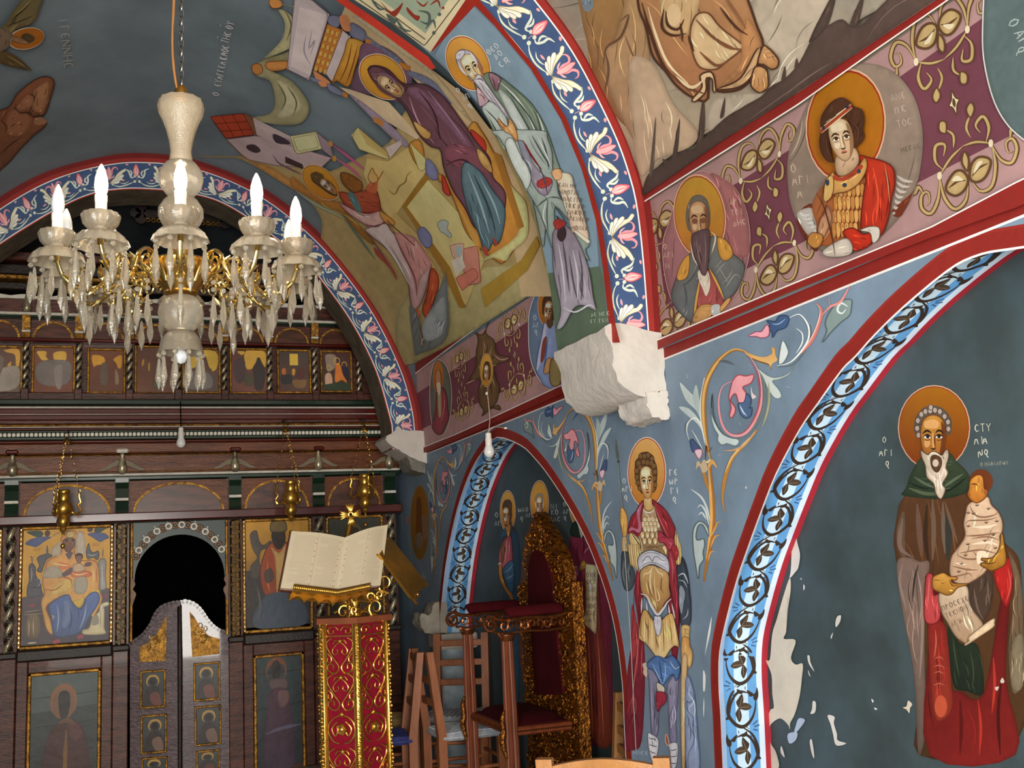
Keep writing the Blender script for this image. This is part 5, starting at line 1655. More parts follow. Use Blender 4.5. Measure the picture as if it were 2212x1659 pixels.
P.draw('''
o 440 0 .3376
p 54363e>6a4650 1070,420 1110,395 1200,420 1280,500 1340,520 1440,520 1560,600 1680,760 1780,900 1860,1000 1880,1120 1960,1220 1940,1380 1860,1500 1760,1440 1700,1320 1620,1200 1560,1050 1540,940 1480,920 1400,840 1330,700 1270,620 1200,580 1110,500 #7:3a2028
p 6e4c5c 1320,560 1400,540 1520,640 1640,780 1740,900 1700,920 1560,760 1440,660
s 12 3a2028 1400,560 1500,700 1540,880
s 12 8a6a7c 1460,560 1600,740 1700,880
s 10 a88090 1340,600 1400,760 1500,900
p 70424c 1560,940 1660,900 1780,960 1860,1100 1700,1060 1600,1040
s 12 3a2028 1580,1040 1640,1010 1720,1020 1860,1180
p 5a7078>485c64 1700,1020 1800,1080 1880,1200 1960,1320 1940,1500 1900,1560 1880,1540 1850,1600 1820,1580 1790,1480 1720,1320 1680,1140 #6:2c3c44
s 14 88a0a4 1720,1080 1800,1280 1860,1480
s 12 2c3c44 1760,1100 1850,1300 1900,1460
s 12 88a0a4 1800,1120 1890,1290 1930,1420
p 9c3a2c 1820,1560 1850,1590 1840,1625 1825,1600
p 9c3a2c 1880,1500 1910,1540 1900,1560
p c29a5c>a87c48 1370,755 1440,800 1480,830 1470,870 1430,860 1390,810 #5:5a3820
p c29a5c>a87c48 1780,930 1840,980 1880,1060 1870,1090 1800,1020 #5:5a3820
p 5a3a42 1075,430 1110,400 1180,420 1260,500 1330,540 1260,590 1180,570 1110,490 #6:3a2028
p a08264 1130,480 1160,455 1220,470 1290,520 1310,560 1280,600 1220,580 1160,540 #5:5a4430
''')
face(P, 440+1165*k, 478*k, 96*k, 170*k, -52, 'b49672>96744c', '6a4c34', '2c1c14', eyes=1, hi='c0a480')
P.draw('''
o 440 0 .3376
s 22 6a4c58 1120,450 1190,450 1270,510
s 20 54363e 1110,480 1170,550 1260,600
''').build('painted_seated_woman', vault_far, 'painted seated haloed woman in purple mantle')
P = Paint(S_VF, 1.9); P.folds = 1
k = 600/2164
P.draw('''
o 640 300 .27726
// wings
p a86e30>7c5424 -10,270 60,330 160,400 260,450 380,480 420,560 560,700 640,800 580,780 460,660 380,560 240,500 100,420 -20,340
p 7a4c20 370,240 440,250 530,310 540,370 480,400 420,360 380,310 #5:4a2c10
s 14 8a9a88 20,380 160,480 320,560 400,600
s 16 4f6058 380,560 450,660 540,780 640,920
''')
halo(P, 640+215*k, 300+315*k, 178*k, 108*k, 'bc842c', 'a8681c', 'dcb090', '8e3a1c', 40)
P.draw('''
o 640 300 .27726
p 9c4a30>8a3c28 360,390 440,400 560,380 620,360 660,390 690,540 640,560 500,540 400,480 #6:5a2014
p 4c6c6c 430,410 480,405 540,540 500,545
p b05a3c 570,370 600,320 640,290 660,310 650,400
p c29458 600,240 625,200 640,240 665,270 660,310 620,320 590,280 #5:6a4020
l 6 8a4a2c 660,310 710,225
p b88a86>b09088 360,470 500,540 600,560 690,540 720,620 640,680 560,640 440,560 #6:6a3c40
p c6a8a4>a47c7c 570,680 700,640 740,640 800,720 940,740 1040,860 1090,960 1080,1000 1040,1180 990,1290 940,1310 920,1200 900,1080 800,900 700,800 600,720 #7:6a3c40
p b07c78 800,720 940,740 1040,860 1090,960 1000,1080 980,1200 940,1060 880,900
s 12 6a3c40 790,700 860,860 960,1060 975,1210
s 12 dcc4c0 640,700 800,900 920,1120
s 10 6a3c40 600,720 720,900 800,1020 820,1080
s 10 6a3c40 560,640 660,660 720,620
p 8c3c34 640,820 720,900 800,1010 820,1080 760,980 660,880
p b8883c>b07c44 680,540 740,570 800,620 790,650 720,620 #5:6a4020
l 7 5a3a24 740,610 960,810
p a84a2c>9c3e24 1090,990 1140,1040 1150,1120 1120,1220 1090,1300 1060,1380 1020,1320 1060,1180 #6:5a1c10
p a84a2c 960,1310 1000,1340 990,1430 970,1400
p b8804c>a46c3c 1160,1150 1200,1160 1200,1210 1170,1300 1150,1240 1140,1190 #5:5a3418
p b8804c 980,1400 1000,1430 1030,1620 1020,1640 985,1520 #5:5a3418
// grey dais
p 6a6e70>5a5c58 1060,1380 1120,1240 1200,1040 1210,1040 1220,1520 1000,1660 960,1640 920,1300 960,1310 1000,1400 1020,1600
p 84888a 1120,1280 1200,1220 1200,1480 1060,1560 1020,1440
p 55432c 140,260 150,240 190,235 250,290 330,380 340,420 280,400 200,340 150,300 #5:33240f
p 8f6c40 210,280 260,300 330,370 340,410 290,390 230,330 #4:4a3018
''')
face(P, 640+222*k, 300+298*k, 74*k, 150*k, -52, 'a8835a>8c6640', '6a4828', '2c1a0e')
P.draw('''
o 640 300 .27726
p 5a4226 135,260 150,235 200,235 240,262 215,290 190,320 160,300
''')
P.build('painted_angel', vault_far, 'painted winged angel in red and rose robes')
P = Paint(S_VF, 1.9)
P.draw('''
o 440 0 .3376
t 44*.8 c8ccd0 100,605 -76 Ο
t 50*.62 c8ccd0 112,555 -78 ΕΥΑΓΓΕΛΙCΜΟC
t 50*.7 c8ccd0 160,280 -74 ΤΗC ΘΥ
t 30 c8ccd0 122,255 -74 ~
t 30 c8ccd0 140,180 -74 ~
''').build('painted_lettering', vault_far, 'white Greek lettering on blue')
# left side of the vault
P = Paint(S_VF, 1.7); P.folds = 1
P.draw('''
o 0 0 .23508
p 5a5238>6a5a38 -60,330 20,240 60,200 120,100 180,20 240,-60 400,-60 360,80 340,160 260,230 160,260 100,320 0,380
s 10 38321e 90,180 180,120 280,20
s 10 38321e 60,230 160,200 300,140
s 10 8a7c50 110,150 200,80 300,-20
e c0b8a8 240,350,168,100,-12
e 9a5a1c 244,350,162,94,-12
p 4a3a24 190,330 240,300 310,330 310,370 270,390 220,380
p 8c6a4c 80,330 180,340 250,380 260,400 180,390 90,360 #5:4a3420
p 6a5848 -60,260 60,270 120,330 60,440 -60,460
p 5c4a2c>4a3c24 -60,470 60,470 160,520 270,620 280,640 160,620 40,590 -60,540
s 8 8a7a50 60,500 160,560 260,630
t 80 8c8c88 540,170 84 Ι
t 90 8c8c88 545,240 84 ΓΕΝΝΗC
// rocks
p 7c4c34>6a4228 -60,1080 80,980 140,880 220,800 340,720 440,700 495,740 490,800 460,900 440,980 400,1060 330,1060 430,1110 390,1180 320,1230 260,1290 180,1370 100,1470 0,1560 -60,1580 #8:3c2014
p 9a6c4c 300,860 340,800 440,750 440,860 420,960 380,1030 300,1000
p 946448 150,980 230,880 290,870 300,960 200,1010
p 8c5c40 60,1060 130,1000 260,1050 290,1120 200,1240 60,1220
p 94684c 320,1080 390,1080 430,1110 400,1140 320,1140
s 12 3c2014 130,980 180,1030 260,1030 310,1070 390,1050
s 10 3c2014 260,860 310,880 310,940
s 10 3c2014 0,1100 60,1160 40,1220
s 8 3c2014 180,1270 90,1330 0,1420
''').build('painted_rocks_and_angel', vault_far, 'painted brown rocks and winged haloed figure')
# ------------------------------------------------------------------ corbels and small masonry
def rough_poly(pts, a, jit, sd):
    r = random.Random(sd); return [(x+r.uniform(-jit, jit), y+r.uniform(-jit, jit)) for x, y in pts]
def corbel(parent, prof2, y0, y1, name, m, sd, x0=0):
    """moulded bracket: outline in (x, z), thick along y, with uneven hand-plastered faces"""
    b = MB(); n = 7; r = random.Random(sd); pts = resample(prof2, 30, True); vs = []
    for j in range(n+1):
        y = y0+(y1-y0)*j/n; t = j/n
        for x, z in pts: vs.append((x+r.uniform(-.006, .006)+.0*t, y+r.uniform(-.004, .004), z+r.uniform(-.005, .005)))
    k = len(pts); fs = []
    for j in range(n): fs += [(j*k+i, j*k+(i+1) % k, (j+1)*k+(i+1) % k, (j+1)*k+i) for i in range(k)]
    fs += [tuple(range(k)), tuple(n*k+i for i in range(k-1, -1, -1))]
    b.add(vs, fs)
    return b.build(name, m, parent, auto=50, kind=None)
corbel(rib_near, [(2.0, 2.24), (1.79, 2.275), (1.745, 2.25), (1.752, 2.215), (1.775, 2.19), (1.77, 2.12), (1.79, 2.04), (1.85, 1.985), (1.93, 1.975), (2.0, 1.99)], YN0-.012, YN1-.01, 'corbel', PLAST, 3)
corbel(rib_near, [(2.0, 2.0), (1.90, 2.0), (1.905, 1.94), (1.93, 1.90), (2.0, 1.89)], YN0-.02, YN0+.22, 'corbel_foot', PLAST, 5)
corbel(rib_far, [(2.02, 2.29), (1.80, 2.31), (1.755, 2.28), (1.70, 2.25), (1.73, 2.20), (1.80, 2.16), (1.90, 2.10), (2.02, 2.06)], YF0-.03, YF1-.02, 'corbel', PLAST, 8)
corbel(rib_far, [(2.02, 2.10), (1.87, 2.12), (1.9, 2.03), (2.02, 1.99)], YF0+.02, YF0+.3, 'corbel_foot', STONE, 9)
for sx in (1,):   # matching corbels on the left side
    for nm, rb, y0, y1 in (('corbel', rib_near, YN0-.01, YN1), ('corbel', rib_far, YF0-.02, YF1)):
        corbel(rb, [(-1.6, 2.27), (-1.38, 2.29), (-1.34, 2.22), (-1.39, 2.05), (-1.6, 1.98)], y0, y1, nm, PLAST, 11)
# squat pier at the foot of the far blind arch, with a broken stone springer
pb = empty('pier', (2.1, 6.98, 0)); tag(pb, kind='structure'); pb.name = 'trim_3'
MB().lathe([(.125, 0), (.13, .2), (.12, .5), (.125, .80)], 20, Matrix.Translation((2.12, 6.97, 0))).build('shaft', mat('pier_wash', 'b9c2c8', .8, var=.25, scale=6, bump=.4, bscale=25, col2='7f93a0'), pb, auto=50)
MB().box((1.97, 6.82, .80), (2.24, 7.10, .90), bev=.012).build('abacus', PLAST, pb)
corbel(pb, [(2.05, .90), (2.05, 1.13), (1.96, 1.10), (1.93, 1.02), (1.87, 1.05), (1.86, .97), (1.90, .91)], 6.90, 7.08, 'springer', mat('pale_stone', 'b5ac9c', .9, var=.3, scale=9, bump=.8, bscale=40), 21)

# ------------------------------------------------------------------ the wooden icon screen
WOOD = mat('mauve_varnished_wood', '643628', .36, var=.45, scale=6, bump=.25, bscale=30, spec=.35, col2='3c1c14', coat=.04, stretch=(1, 1, 6))
WOODL = mat('brown_varnished_wood', '7c4628', .3, var=.4, scale=5, bump=.25, bscale=30, spec=.3, col2='562c1a', coat=0, stretch=(1, 1, 7))
DRED = mat('dark_red_gloss', '5c1a12', .22, var=.3, scale=6, spec=.6, coat=.4)
DGREEN = mat('dark_green_gloss', '16301f', .25, var=.35, scale=6, spec=.6, coat=.4)
WHITEP = mat('old_white_paint', 'e6dece', .45, var=.25, scale=20)
GILT = mat('old_gilding', 'b8832e', .38, metal=.6, var=.45, scale=25, bump=.5, bscale=90, col2='5e3d16')
GOLD = mat('bright_gold', 'f2bc58', .27, metal=.92, var=.2, scale=20, bump=.15, bscale=60)
SILV = mat('silvered_wood', 'd0c2a0', .33, metal=.5, var=.3, scale=20, col2='6e6450')
DKWD = mat('dark_old_wood', '2e211a', .5, var=.4, scale=7, bump=.3)
BLK = mat('matt_black', '070606', 1, var=.2, spec=0)  # plain black; also colours in the unlit dark behind the holy doors
LACE = mat('pale_carved_wood', 'ece4d4', .5, var=.2, scale=25); LACEB = mat('tan_carved_wood', '8c6444', .5, var=.3, scale=25)
SCR = empty('icon_screen', (.377, YI, 0), 0, 'tall painted and gilded wooden icon screen across the nave', 'icon screen')
XL, XR = -1.57, 1.97
def bar(name, z0, z1, d0, d1, m, x0=XL, x1=XR, bev=.006, par=SCR): return MB().box((x0, YI-d1, z0), (x1, YI-d0, z1), bev=bev).build(name, m, par)
# mouldings from bottom to top: (name, z0, z1, back, front, material)
for a in (('cornice_cove', 2.232, 2.30, -.05, .10, WOODL), ('cornice_cove', 2.30, 2.318, -.05, .13, DRED), ('green_moulding', 2.318, 2.342, -.05, .155, DGREEN),
          ('green_moulding', 2.366, 2.384, -.05, .165, DGREEN), ('cornice_fillet', 2.384, 2.402, -.05, .15, DRED), ('white_fillet', 2.402, 2.409, -.05, .17, WHITEP), ('gilt_fillet', 2.409, 2.424, -.05, .165, GILT),
          ('cornice_cove', 2.424, 2.452, -.05, .18, WOOD), ('cornice_fillet', 2.452, 2.488, -.05, .165, DRED), ('white_fillet', 2.488, 2.493, -.05, .185, WHITEP), ('cornice_fillet', 2.493, 2.53, -.05, .175, DRED),
          ('white_fillet', 2.53, 2.541, -.05, .2, WHITEP), ('green_moulding', 2.555, 2.592, -.05, .19, DGREEN), ('cornice_fillet', 2.541, 2.555, -.05, .18, DKWD),
          ('frieze_board', 2.098, 2.232, -.04, .0, WOODL), ('bead_strip', 2.222, 2.230, -.02, .012, GILT), ('bead_strip', 2.108, 2.114, -.02, .012, GILT), ('white_fillet', 2.078, 2.096, -.04, .04, WHITEP), ('green_moulding', 2.05, 2.078, -.04, .03, DGREEN),
          ('beam', 1.764, 1.822, -.04, .055, DRED), ('beam_fillet', 1.752, 1.764, -.04, .03, DKWD)): bar(*a)
bar('cornice_backing_board', 2.342, 2.366, -.05, .135, DGREEN)  # green backing board behind the white dentils
# white dentils, one by one
dm = MB().box((-.0105, -.025, -.0125), (.0105, .005, .0125), bev=.003).build('dentil', WHITEP, SCR).data
n = 131; bpy.data.objects.remove(bpy.data.objects['dentil'])
for i in range(n):
    o = bpy.data.objects.new('dentil', dm); COL.objects.link(o); o.location = (XL+.02+(XR-XL-.04)*i/(n-1), YI-.14, 2.354); put(o, SCR)
# bead strip dots
# columns
COLX = [-1.39, -.702, -.011, .748, 1.346, 1.881]
def twisted(name, x, y, z0, z1, r, par, turns=7, ms=(SILV, DKWD)):
    b = MB(); nz, na = int(turns*7), 12; vs = []; fs = []; mi = []
    for j in range(nz+1):
        z = z0+(z1-z0)*j/nz; tw = 2*pi*turns*j/nz
        for k in range(na):
            a = 2*pi*k/na; rr = r*(.78+.22*cos(a*2-tw)); vs.append((x+rr*cos(a), y+rr*sin(a), z))
    for j in range(nz):
        for k in range(na):
            fs.append((j*na+k, j*na+(k+1) % na, (j+1)*na+(k+1) % na, (j+1)*na+k)); mi.append(0 if cos(2*pi*(k+.5)/na*2-2*pi*turns*(j+.5)/nz) > -.1 else 1)
    b.add(vs, fs); b.mi = mi; return b.build(name, list(ms), par, auto=60)
for i, x in enumerate(COLX):
    MB().box((x-.05, YI-.0, 0), (x+.05, YI+.08, 2.05)).build('post', WOOD, SCR)
    if i in (2, 3):
        c = MB().box((x-.036, YI-.03, .93), (x+.036, YI, 1.75), bev=.012).build('carved_column', mat('dark_gilt', '5a3a14', .4, metal=.5, var=.5, scale=30, col2='2a1a08'), SCR)
        r = random.Random(i)
        for j in range(24):
            z = .955+.775*j/23; sx = .014 if j % 2 else -.014; b = MB()
            b.lathe([(0, .0), (.019, .004), (.021, .012), (.012, .024), (0, .03)], 8, Matrix.Translation((x+sx, YI-.026, z)) @ Matrix.Rotation(pi/2, 4, 'X') @ Matrix.Rotation(r.uniform(0, 1), 4, 'Z'), ripple=.28, rn=3)
            b.build('carved_leaf', SILV if i == 2 else mat('pale_gilding', 'd0b070', .3, metal=.7, var=.3, scale=25), c, auto=50)
    else: twisted('twisted_column', x, YI-.03, .93, 1.75, .034, SCR, 8)
    MB().box((x-.055, YI-.06, .895), (x+.055, YI, .935), bev=.008).build('column_base', DKWD, SCR)
    MB().box((x-.05, YI-.02, 0), (x+.05, YI+.01, .895), bev=.006).build('pedestal', WOOD, SCR)
    # green bracket with a roll, and silver bird above it
    br = [(0, 1.80), (.035, 1.80), (.05, 1.84), (.035, 1.89), (.055, 1.93), (.045, 1.99), (.07, 2.03), (.075, 2.06), (0, 2.06)]
    MB().prism(br, lambda u, v, d, x=x: V((x+d, YI-u, v)), -.042, .042).build('bracket', DGREEN if i != 3 else DGREEN, SCR)
    MB().box((x-.044, YI-.07, 1.905), (x+.044, YI, 1.925), bev=.004).build('bracket_band', WHITEP, SCR)
    bird = MB().lathe([(0, 2.085), (.02, 2.09), (.032, 2.12), (.03, 2.15), (.018, 2.185), (.012, 2.21), (.016, 2.222), (.008, 2.24), (0, 2.245)], 12, Matrix.Translation((x, YI-.06, 0))).build('bird', SILV, SCR, auto=60)
    for sx in (-1, 1):
        w = [(.02, 2.19), (.06, 2.175), (.11, 2.14), (.145, 2.125), (.14, 2.115), (.1, 2.12), (.05, 2.145), (.02, 2.15)]
        MB().prism(w, lambda u, v, d, x=x, sx=sx: V((x+sx*u, YI-.02-d, v)), 0, .012).build('wing', mat('dull_wing', '7c6c50', .5, var=.3), bird)
    MB().box((x-.04, YI-.11, 2.232), (x+.04, YI-.02, 2.262), bev=.01).build('bird_perch', DRED if i != 2 else WHITEP, SCR)
# arched panels above the icons
def arch_panel(x0, x1, z0, z1, y, m, trim, rise=.93):
    cx, hw = (x0+x1)/2, (x1-x0)/2*.93; n = 20
    arc = [(cx-hw*cos(pi*k/n), z0+(z1-z0)*rise*sin(pi*k/n)) for k in range(n+1)]
    p = MB().box((x0, y+.012, z0), (x1, y+.03, z1)).build('arch_panel', mat('darker_arch_board', '6a3a26', .36, var=.5, scale=5, col2='3e2016', stretch=(1, 1, 5)), SCR)
    for seg in (arc[:n//2+1]+[(cx, z1), (x0, z1), (x0, z0)], [(x1, z0), (x1, z1), (cx, z1)]+arc[n//2:]):
        MB().prism(seg, lambda u, v, d: V((u, y+d, v)), -.004, .012).build('spandrel', m, p)
    b = MB(); b.sweep([(0, 0), (.016, 0), (.016, .012), (0, .012)], [(V((u, y-.004, v)), V((cx-u, 0, z0-v)).normalized(), V((0, -1, 0))) for u, v in arc]); b.build('arch_moulding', trim, p)
for x0, x1 in zip(COLX, COLX[1:]): arch_panel(x0+.05, x1-.05, 1.825, 2.045, YI+.0, WOODL, GILT)
# lower dado: frames and painted panels
BAYS = [(-1.34, -.752, 0), (-.652, -.061, 1), (.798, 1.296, 3), (1.396, 1.831, 4)]
for x0, x1, k in BAYS:
    MB().box((x0, YI-.05, .868), (x1, YI+.02, .945), bev=.012).build('shelf_beam', DKWD, SCR)
    MB().box((x0, YI+.03, 0), (x1, YI+.05, .87)).build('dado_board', WOOD, SCR)
    for a, c in (((x0, YI, 0), (x0+.07, YI+.03, .87)), ((x1-.07, YI, 0), (x1, YI+.03, .87)), ((x0+.07, YI, .79), (x1-.07, YI+.03, .87))): MB().box(a, c, bev=.006).build('stile', WOOD, SCR)
    f = MB(); e = .022
    for a, c in (((x0+.07, YI+.005, 0), (x0+.07+e, YI+.032, .79)), ((x1-.07-e, YI+.005, 0), (x1-.07, YI+.032, .79)), ((x0+.07, YI+.005, .79-e), (x1-.07, YI+.032, .79))): f.box(a, c, bev=.005)
    f.build('gilt_bead', GILT, SCR)
# frames round the big icons
for x0, x1, k in BAYS:
    f = MB(); e = .024; z0, z1 = .945, 1.752
    for a, c in (((x0, YI-.015, z0), (x0+e, YI+.02, z1)), ((x1-e, YI-.015, z0), (x1, YI+.02, z1)), ((x0, YI-.015, z1-e), (x1, YI+.02, z1)), ((x0, YI-.015, z0), (x1, YI+.02, z0+e))): f.box(a, c, bev=.006)
    f.build('icon_surround', GILT, SCR)
    b = MB()
    for t in range(26):
        z = z0+.02+(z1-z0-.04)*t/25
        for x in (x0+e/2, x1-e/2): b.box((x-.004, YI-.019, z-.006), (x+.004, YI-.012, z+.006))
    tag(b.build('surround_beads', SILV, SCR), kind='stuff')
# doorway arch board with lace of rings
x0, x1, zt = .045, .700, 1.752; cx = .375; hw = .300; zc = 1.36; n = 24
arc = [(cx-hw*cos(pi*k/n), zc+.30*sin(pi*k/n)) for k in range(n+1)]
SPG = mat('dark_green_spandrel', '33413a', .4, var=.3, scale=6)
for seg in (arc[:n//2+1]+[(cx, zt), (x0, zt), (x0, zc)], [(x1, zc), (x1, zt), (cx, zt)]+arc[n//2:]): MB().prism(seg, lambda u, v, d: V((u, YI+d, v)), 0, .03).build('arch_spandrel', SPG, SCR)
for a in (x0, x1-.02): MB().box((a, YI-.012, .945), (a+.02, YI+.03, zt), bev=.005).build('doorway_bead', GILT, SCR)
for nm, pts, m in (('ring', ((1310, 1435), (1385, 1335), (1480, 1255), (1590, 1208), (1715, 1193), (1830, 1210), (1937, 1258), (2025, 1333), (2090, 1425)), LACE), ('ring', ((1280, 1488), (1350, 1385), (1430, 1297), (1535, 1230), (1652, 1198), (1772, 1197), (1885, 1228), (1985, 1295), (2060, 1380)), LACEB)):
    for a, c in pts:
        p = onY(a*.229, 860+c*.229, YI-.015); MB().tube([(p.x+.019*cos(2*pi*t/14), YI-.015, p.z+.019*sin(2*pi*t/14)) for t in range(14)], .0095, 6, closed=True).build(nm, m, SCR, auto=60)
        if m is LACE:
            d = V((p.x-cx, 0, p.z-zc)).normalized()*.034; MB().lathe([(0, -.008), (.007, -.003), (.007, .003), (0, .008)], 8, Matrix.Translation((p.x+d.x, YI-.015, p.z+d.z))).build('knob', LACE, SCR, auto=60)
for sx in (-1, 1):
    w = crom([(.325, 1.37), (.305, 1.36), (.295, 1.33), (.31, 1.30), (.29, 1.27), (.30, 1.23), (.32, 1.18), (.322, 1.26)], True, 3)
    MB().prism(w, lambda u, v, d, sx=sx: V((cx+sx*u, YI-.02+d, v)), 0, .014).build('scroll_bracket', LACEB, SCR)
# holy doors
def leaf(pts, panels, spand, ang, hinge, nm):
    P2 = [onY(260+x*.2285, 1280+y*.2285, YI-.01) for x, y in pts]; out = [(p.x, p.z) for p in P2]
    out = [(x, max(z, .02)) for x, z in out]
    top = [p for p in out]
    M = Matrix.Translation((hinge, YI-.01, 0)) @ Matrix.Rotation(ang, 4, 'Z') @ Matrix.Translation((-hinge, -YI+.01, 0))
    f = lambda u, v, d: M @ V((u, YI-.01+d, v))
    d = MB().prism(out, f, 0, .035).build('holy_door', mat('door_varnish', '5e3e40', .3, var=.4, scale=9, bump=.5, bscale=28, spec=.6, col2='3a2226', coat=.4, stretch=(1, 1, 5)), SCR)
    # scallops along the raised edge
    q = resample(crom(top[1:-1], False, 3), 17); b = MB()
    for x, z in q: b.lathe([(0, -.014), (.022, -.014), (.022, .012), (0, .012)], 10, M @ Matrix.Translation((x, YI+.008, z+.006)) @ Matrix.Rotation(pi/2, 4, 'X'))
    b.build('scalloped_edge', MATS['door_varnish'], d, auto=40)
    sp = [onY(260+x*.2285, 1280+y*.2285, YI-.01) for x, y in spand]; MB().prism([(p.x, p.z) for p in sp], f, -.006, 0).build('carved_corner', GILT, d)
    r = random.Random(int(hinge*100)); b = MB(); c0 = sum((p for p in sp), V())/len(sp)
    for t in range(26):
        w = [r.random() for _ in sp]; s_ = sum(w); c = sum((p*k for p, k in zip(sp, w)), V())/s_; a0 = r.uniform(0, 6); rr = r.uniform(.012, .026)
        b.tube([f(c.x+rr*(1-u/9)*cos(a0+u*.6), c.z+rr*(1-u/9)*sin(a0+u*.6), -.008) for u in range(8)], [.004*(1-u/10) for u in range(8)], 5)
    b.build('carved_scrolls', mat('worn_gold', 'b98a44', .4, metal=.6, var=.3, scale=30), d, auto=60)
    for i, (a, b0, c, e) in enumerate(panels):
        A = onY(260+a*.2285, 1280+b0*.2285, YI-.01); B = onY(260+c*.2285, 1280+e*.2285, YI-.01); xa, xb, zt, zb = A.x, B.x, A.z, max(B.z, .03)
        fr = MB(); w = .014
        for (p, q_), (r_, s_) in (((xa, zb), (xa+w, zt)), ((xb-w, zb), (xb, zt)), ((xa, zt-w), (xb, zt)), ((xa, zb), (xb, zb+w))): fr.box((p, YI-.024, q_), (r_, YI-.008, s_), M=M, bev=.004)
        fr.build('panel_frame', GILT, d)
        S = Surf(lambda u, v: (f(u, v, 0), (M.to_3x3() @ V((0, -1, 0))))); Q = Paint(S, 1.0); Q.flipv = True
        W, Hh = xb-xa, zt-zb; cx_, cz = xa+W*.5+(.03*W if i % 2 else -.02*W), zt-Hh*.30
        Q.draw(f'''q 4a4c4a>3c3630 {xa},{zb} {xb},{zb} {xb},{zt} {xa},{zt}
p 3a2c2a {cx_-W*.34},{zb} {cx_-W*.3},{zt-Hh*.6} {cx_-W*.12},{cz-Hh*.14} {cx_+W*.12},{cz-Hh*.14} {cx_+W*.3},{zt-Hh*.6} {cx_+W*.36},{zb}
p {('7a4638','8a6a58','6a3c34')[i % 3]} {cx_},{zb+Hh*.1} {cx_-W*.1},{zt-Hh*.65} {cx_+W*.22},{zt-Hh*.6} {cx_+W*.32},{zb+Hh*.06}
e 2a1f1c {cx_},{cz},{W*.13},{Hh*.1}
s {W*.085} d0a04c {cx_-W*.17},{cz-Hh*.11} {cx_-W*.23},{cz+Hh*.0} {cx_-W*.15},{cz+Hh*.12} {cx_},{cz+Hh*.15} {cx_+W*.15},{cz+Hh*.12} {cx_+W*.23},{cz} {cx_+W*.17},{cz-Hh*.11}
e 2a1f1c {cx_},{cz-.01*Hh},{W*.11},{Hh*.09}
''').build('painted_panel', d, None, MATS['varnished'])
    return d
leaf([(90, 1990), (90, 510), (130, 480), (220, 415), (300, 310), (340, 220), (400, 150), (510, 112), (540, 110), (545, 1990)], [(190, 740, 435, 1075), (195, 1160, 445, 1500), (200, 1560, 450, 1880)], [(185, 655), (180, 515), (260, 480), (340, 400), (400, 280), (440, 215), (435, 640)], radians(-9), .05, 'l')
leaf([(1045, 1990), (1040, 400), (960, 385), (890, 350), (820, 280), (760, 190), (700, 130), (620, 100), (575, 110), (590, 1990)], [(690, 670, 945, 1010), (700, 1080, 955, 1430), (715, 1500, 945, 1850)], [(680, 610), (655, 180), (700, 230), (760, 340), (840, 410), (940, 440), (940, 580)], radians(-3), .70, 'r')
MB().lathe([(.016, 0), (.018, .8), (.012, 1.17), (0, 1.19)], 10, Matrix.Translation((.372, YI-.03, .0))).build('door_gap_post', DKWD, SCR, auto=50)  # dark post colours in the shaded gap between the leaves
# black sheet added for the unlit dark of the sanctuary through the door
MB().box((-1.5, YI+.55, 0), (1.9, YI+.57, 2.2)).build('sanctuary_dark_sheet', BLK, SCR)

# upper tier
UC = [-1.31, -.975, -.640, -.302, .032, .361, .685, 1.008, 1.344, 1.680]
bar('tier_base_board', 2.592, 2.665, -.06, .03, WOOD)
bar('tier_back_board', 2.665, 3.20, -.09, -.06, WOOD)
bar('tier_fillet', 3.022, 3.046, -.06, .035, DRED)
bar('crown_moulding', 3.186, 3.206, -.06, .03, DGREEN); bar('crown_fillet', 3.206, 3.226, -.06, .045, WHITEP)
bar('crown_board', 3.226, 3.34, -.07, -.03, WOOD)
for z0, z1, d0, d1, m in ((3.40, 3.45, -.10, -.02, DKWD), (3.47, 3.50, -.12, .0, GILT), (3.51, 3.58, -.12, -.02, DKWD), (3.60, 3.66, -.12, .02, WOOD)): bar('top_beam', z0, z1, d0, d1, m)
for x0, x1 in zip(UC, UC[1:]): arch_panel(x0+.028, x1-.028, 3.048, 3.184, YI+.02, WOOD, GILT)
w = [(XL, 3.33)]+[(XL+(XR-XL)*i/60, 3.355+.009*sin(i*1.7)+.004*sin(i*.6)) for i in range(61)]+[(XR, 3.33)]
MB().prism(w, lambda u, v, d: V((u, YI+d, v)), 0, .02).build('wavy_crest', WHITEP, SCR)
for i, x in enumerate(UC):
    twisted('twisted_column', x, YI-.005, 2.69, 3.02, .024, SCR, 5)
    MB().box((x-.026, YI-.04, 2.594), (x+.026, YI+.0, 2.69), bev=.005).build('column_plinth', WOOD, SCR)
    MB().prism([(0, 3.046), (.03, 3.05), (.022, 3.10), (.045, 3.16), (.045, 3.206), (0, 3.206)], lambda u, v, d, x=x: V((x+d, YI-u, v)), -.026, .026).build('bracket', GILT, SCR)
    MB().box((x-.028, YI-.042, 3.085), (x+.028, YI, 3.10), bev=.003).build('bracket_band', WHITEP, SCR)
    MB().lathe([(0, 3.226), (.022, 3.232), (.03, 3.26), (.024, 3.30), (.012, 3.34), (.006, 3.375), (0, 3.38)], 12, Matrix.Translation((x, YI-.02, 0))).build('finial', SILV, SCR, auto=60)
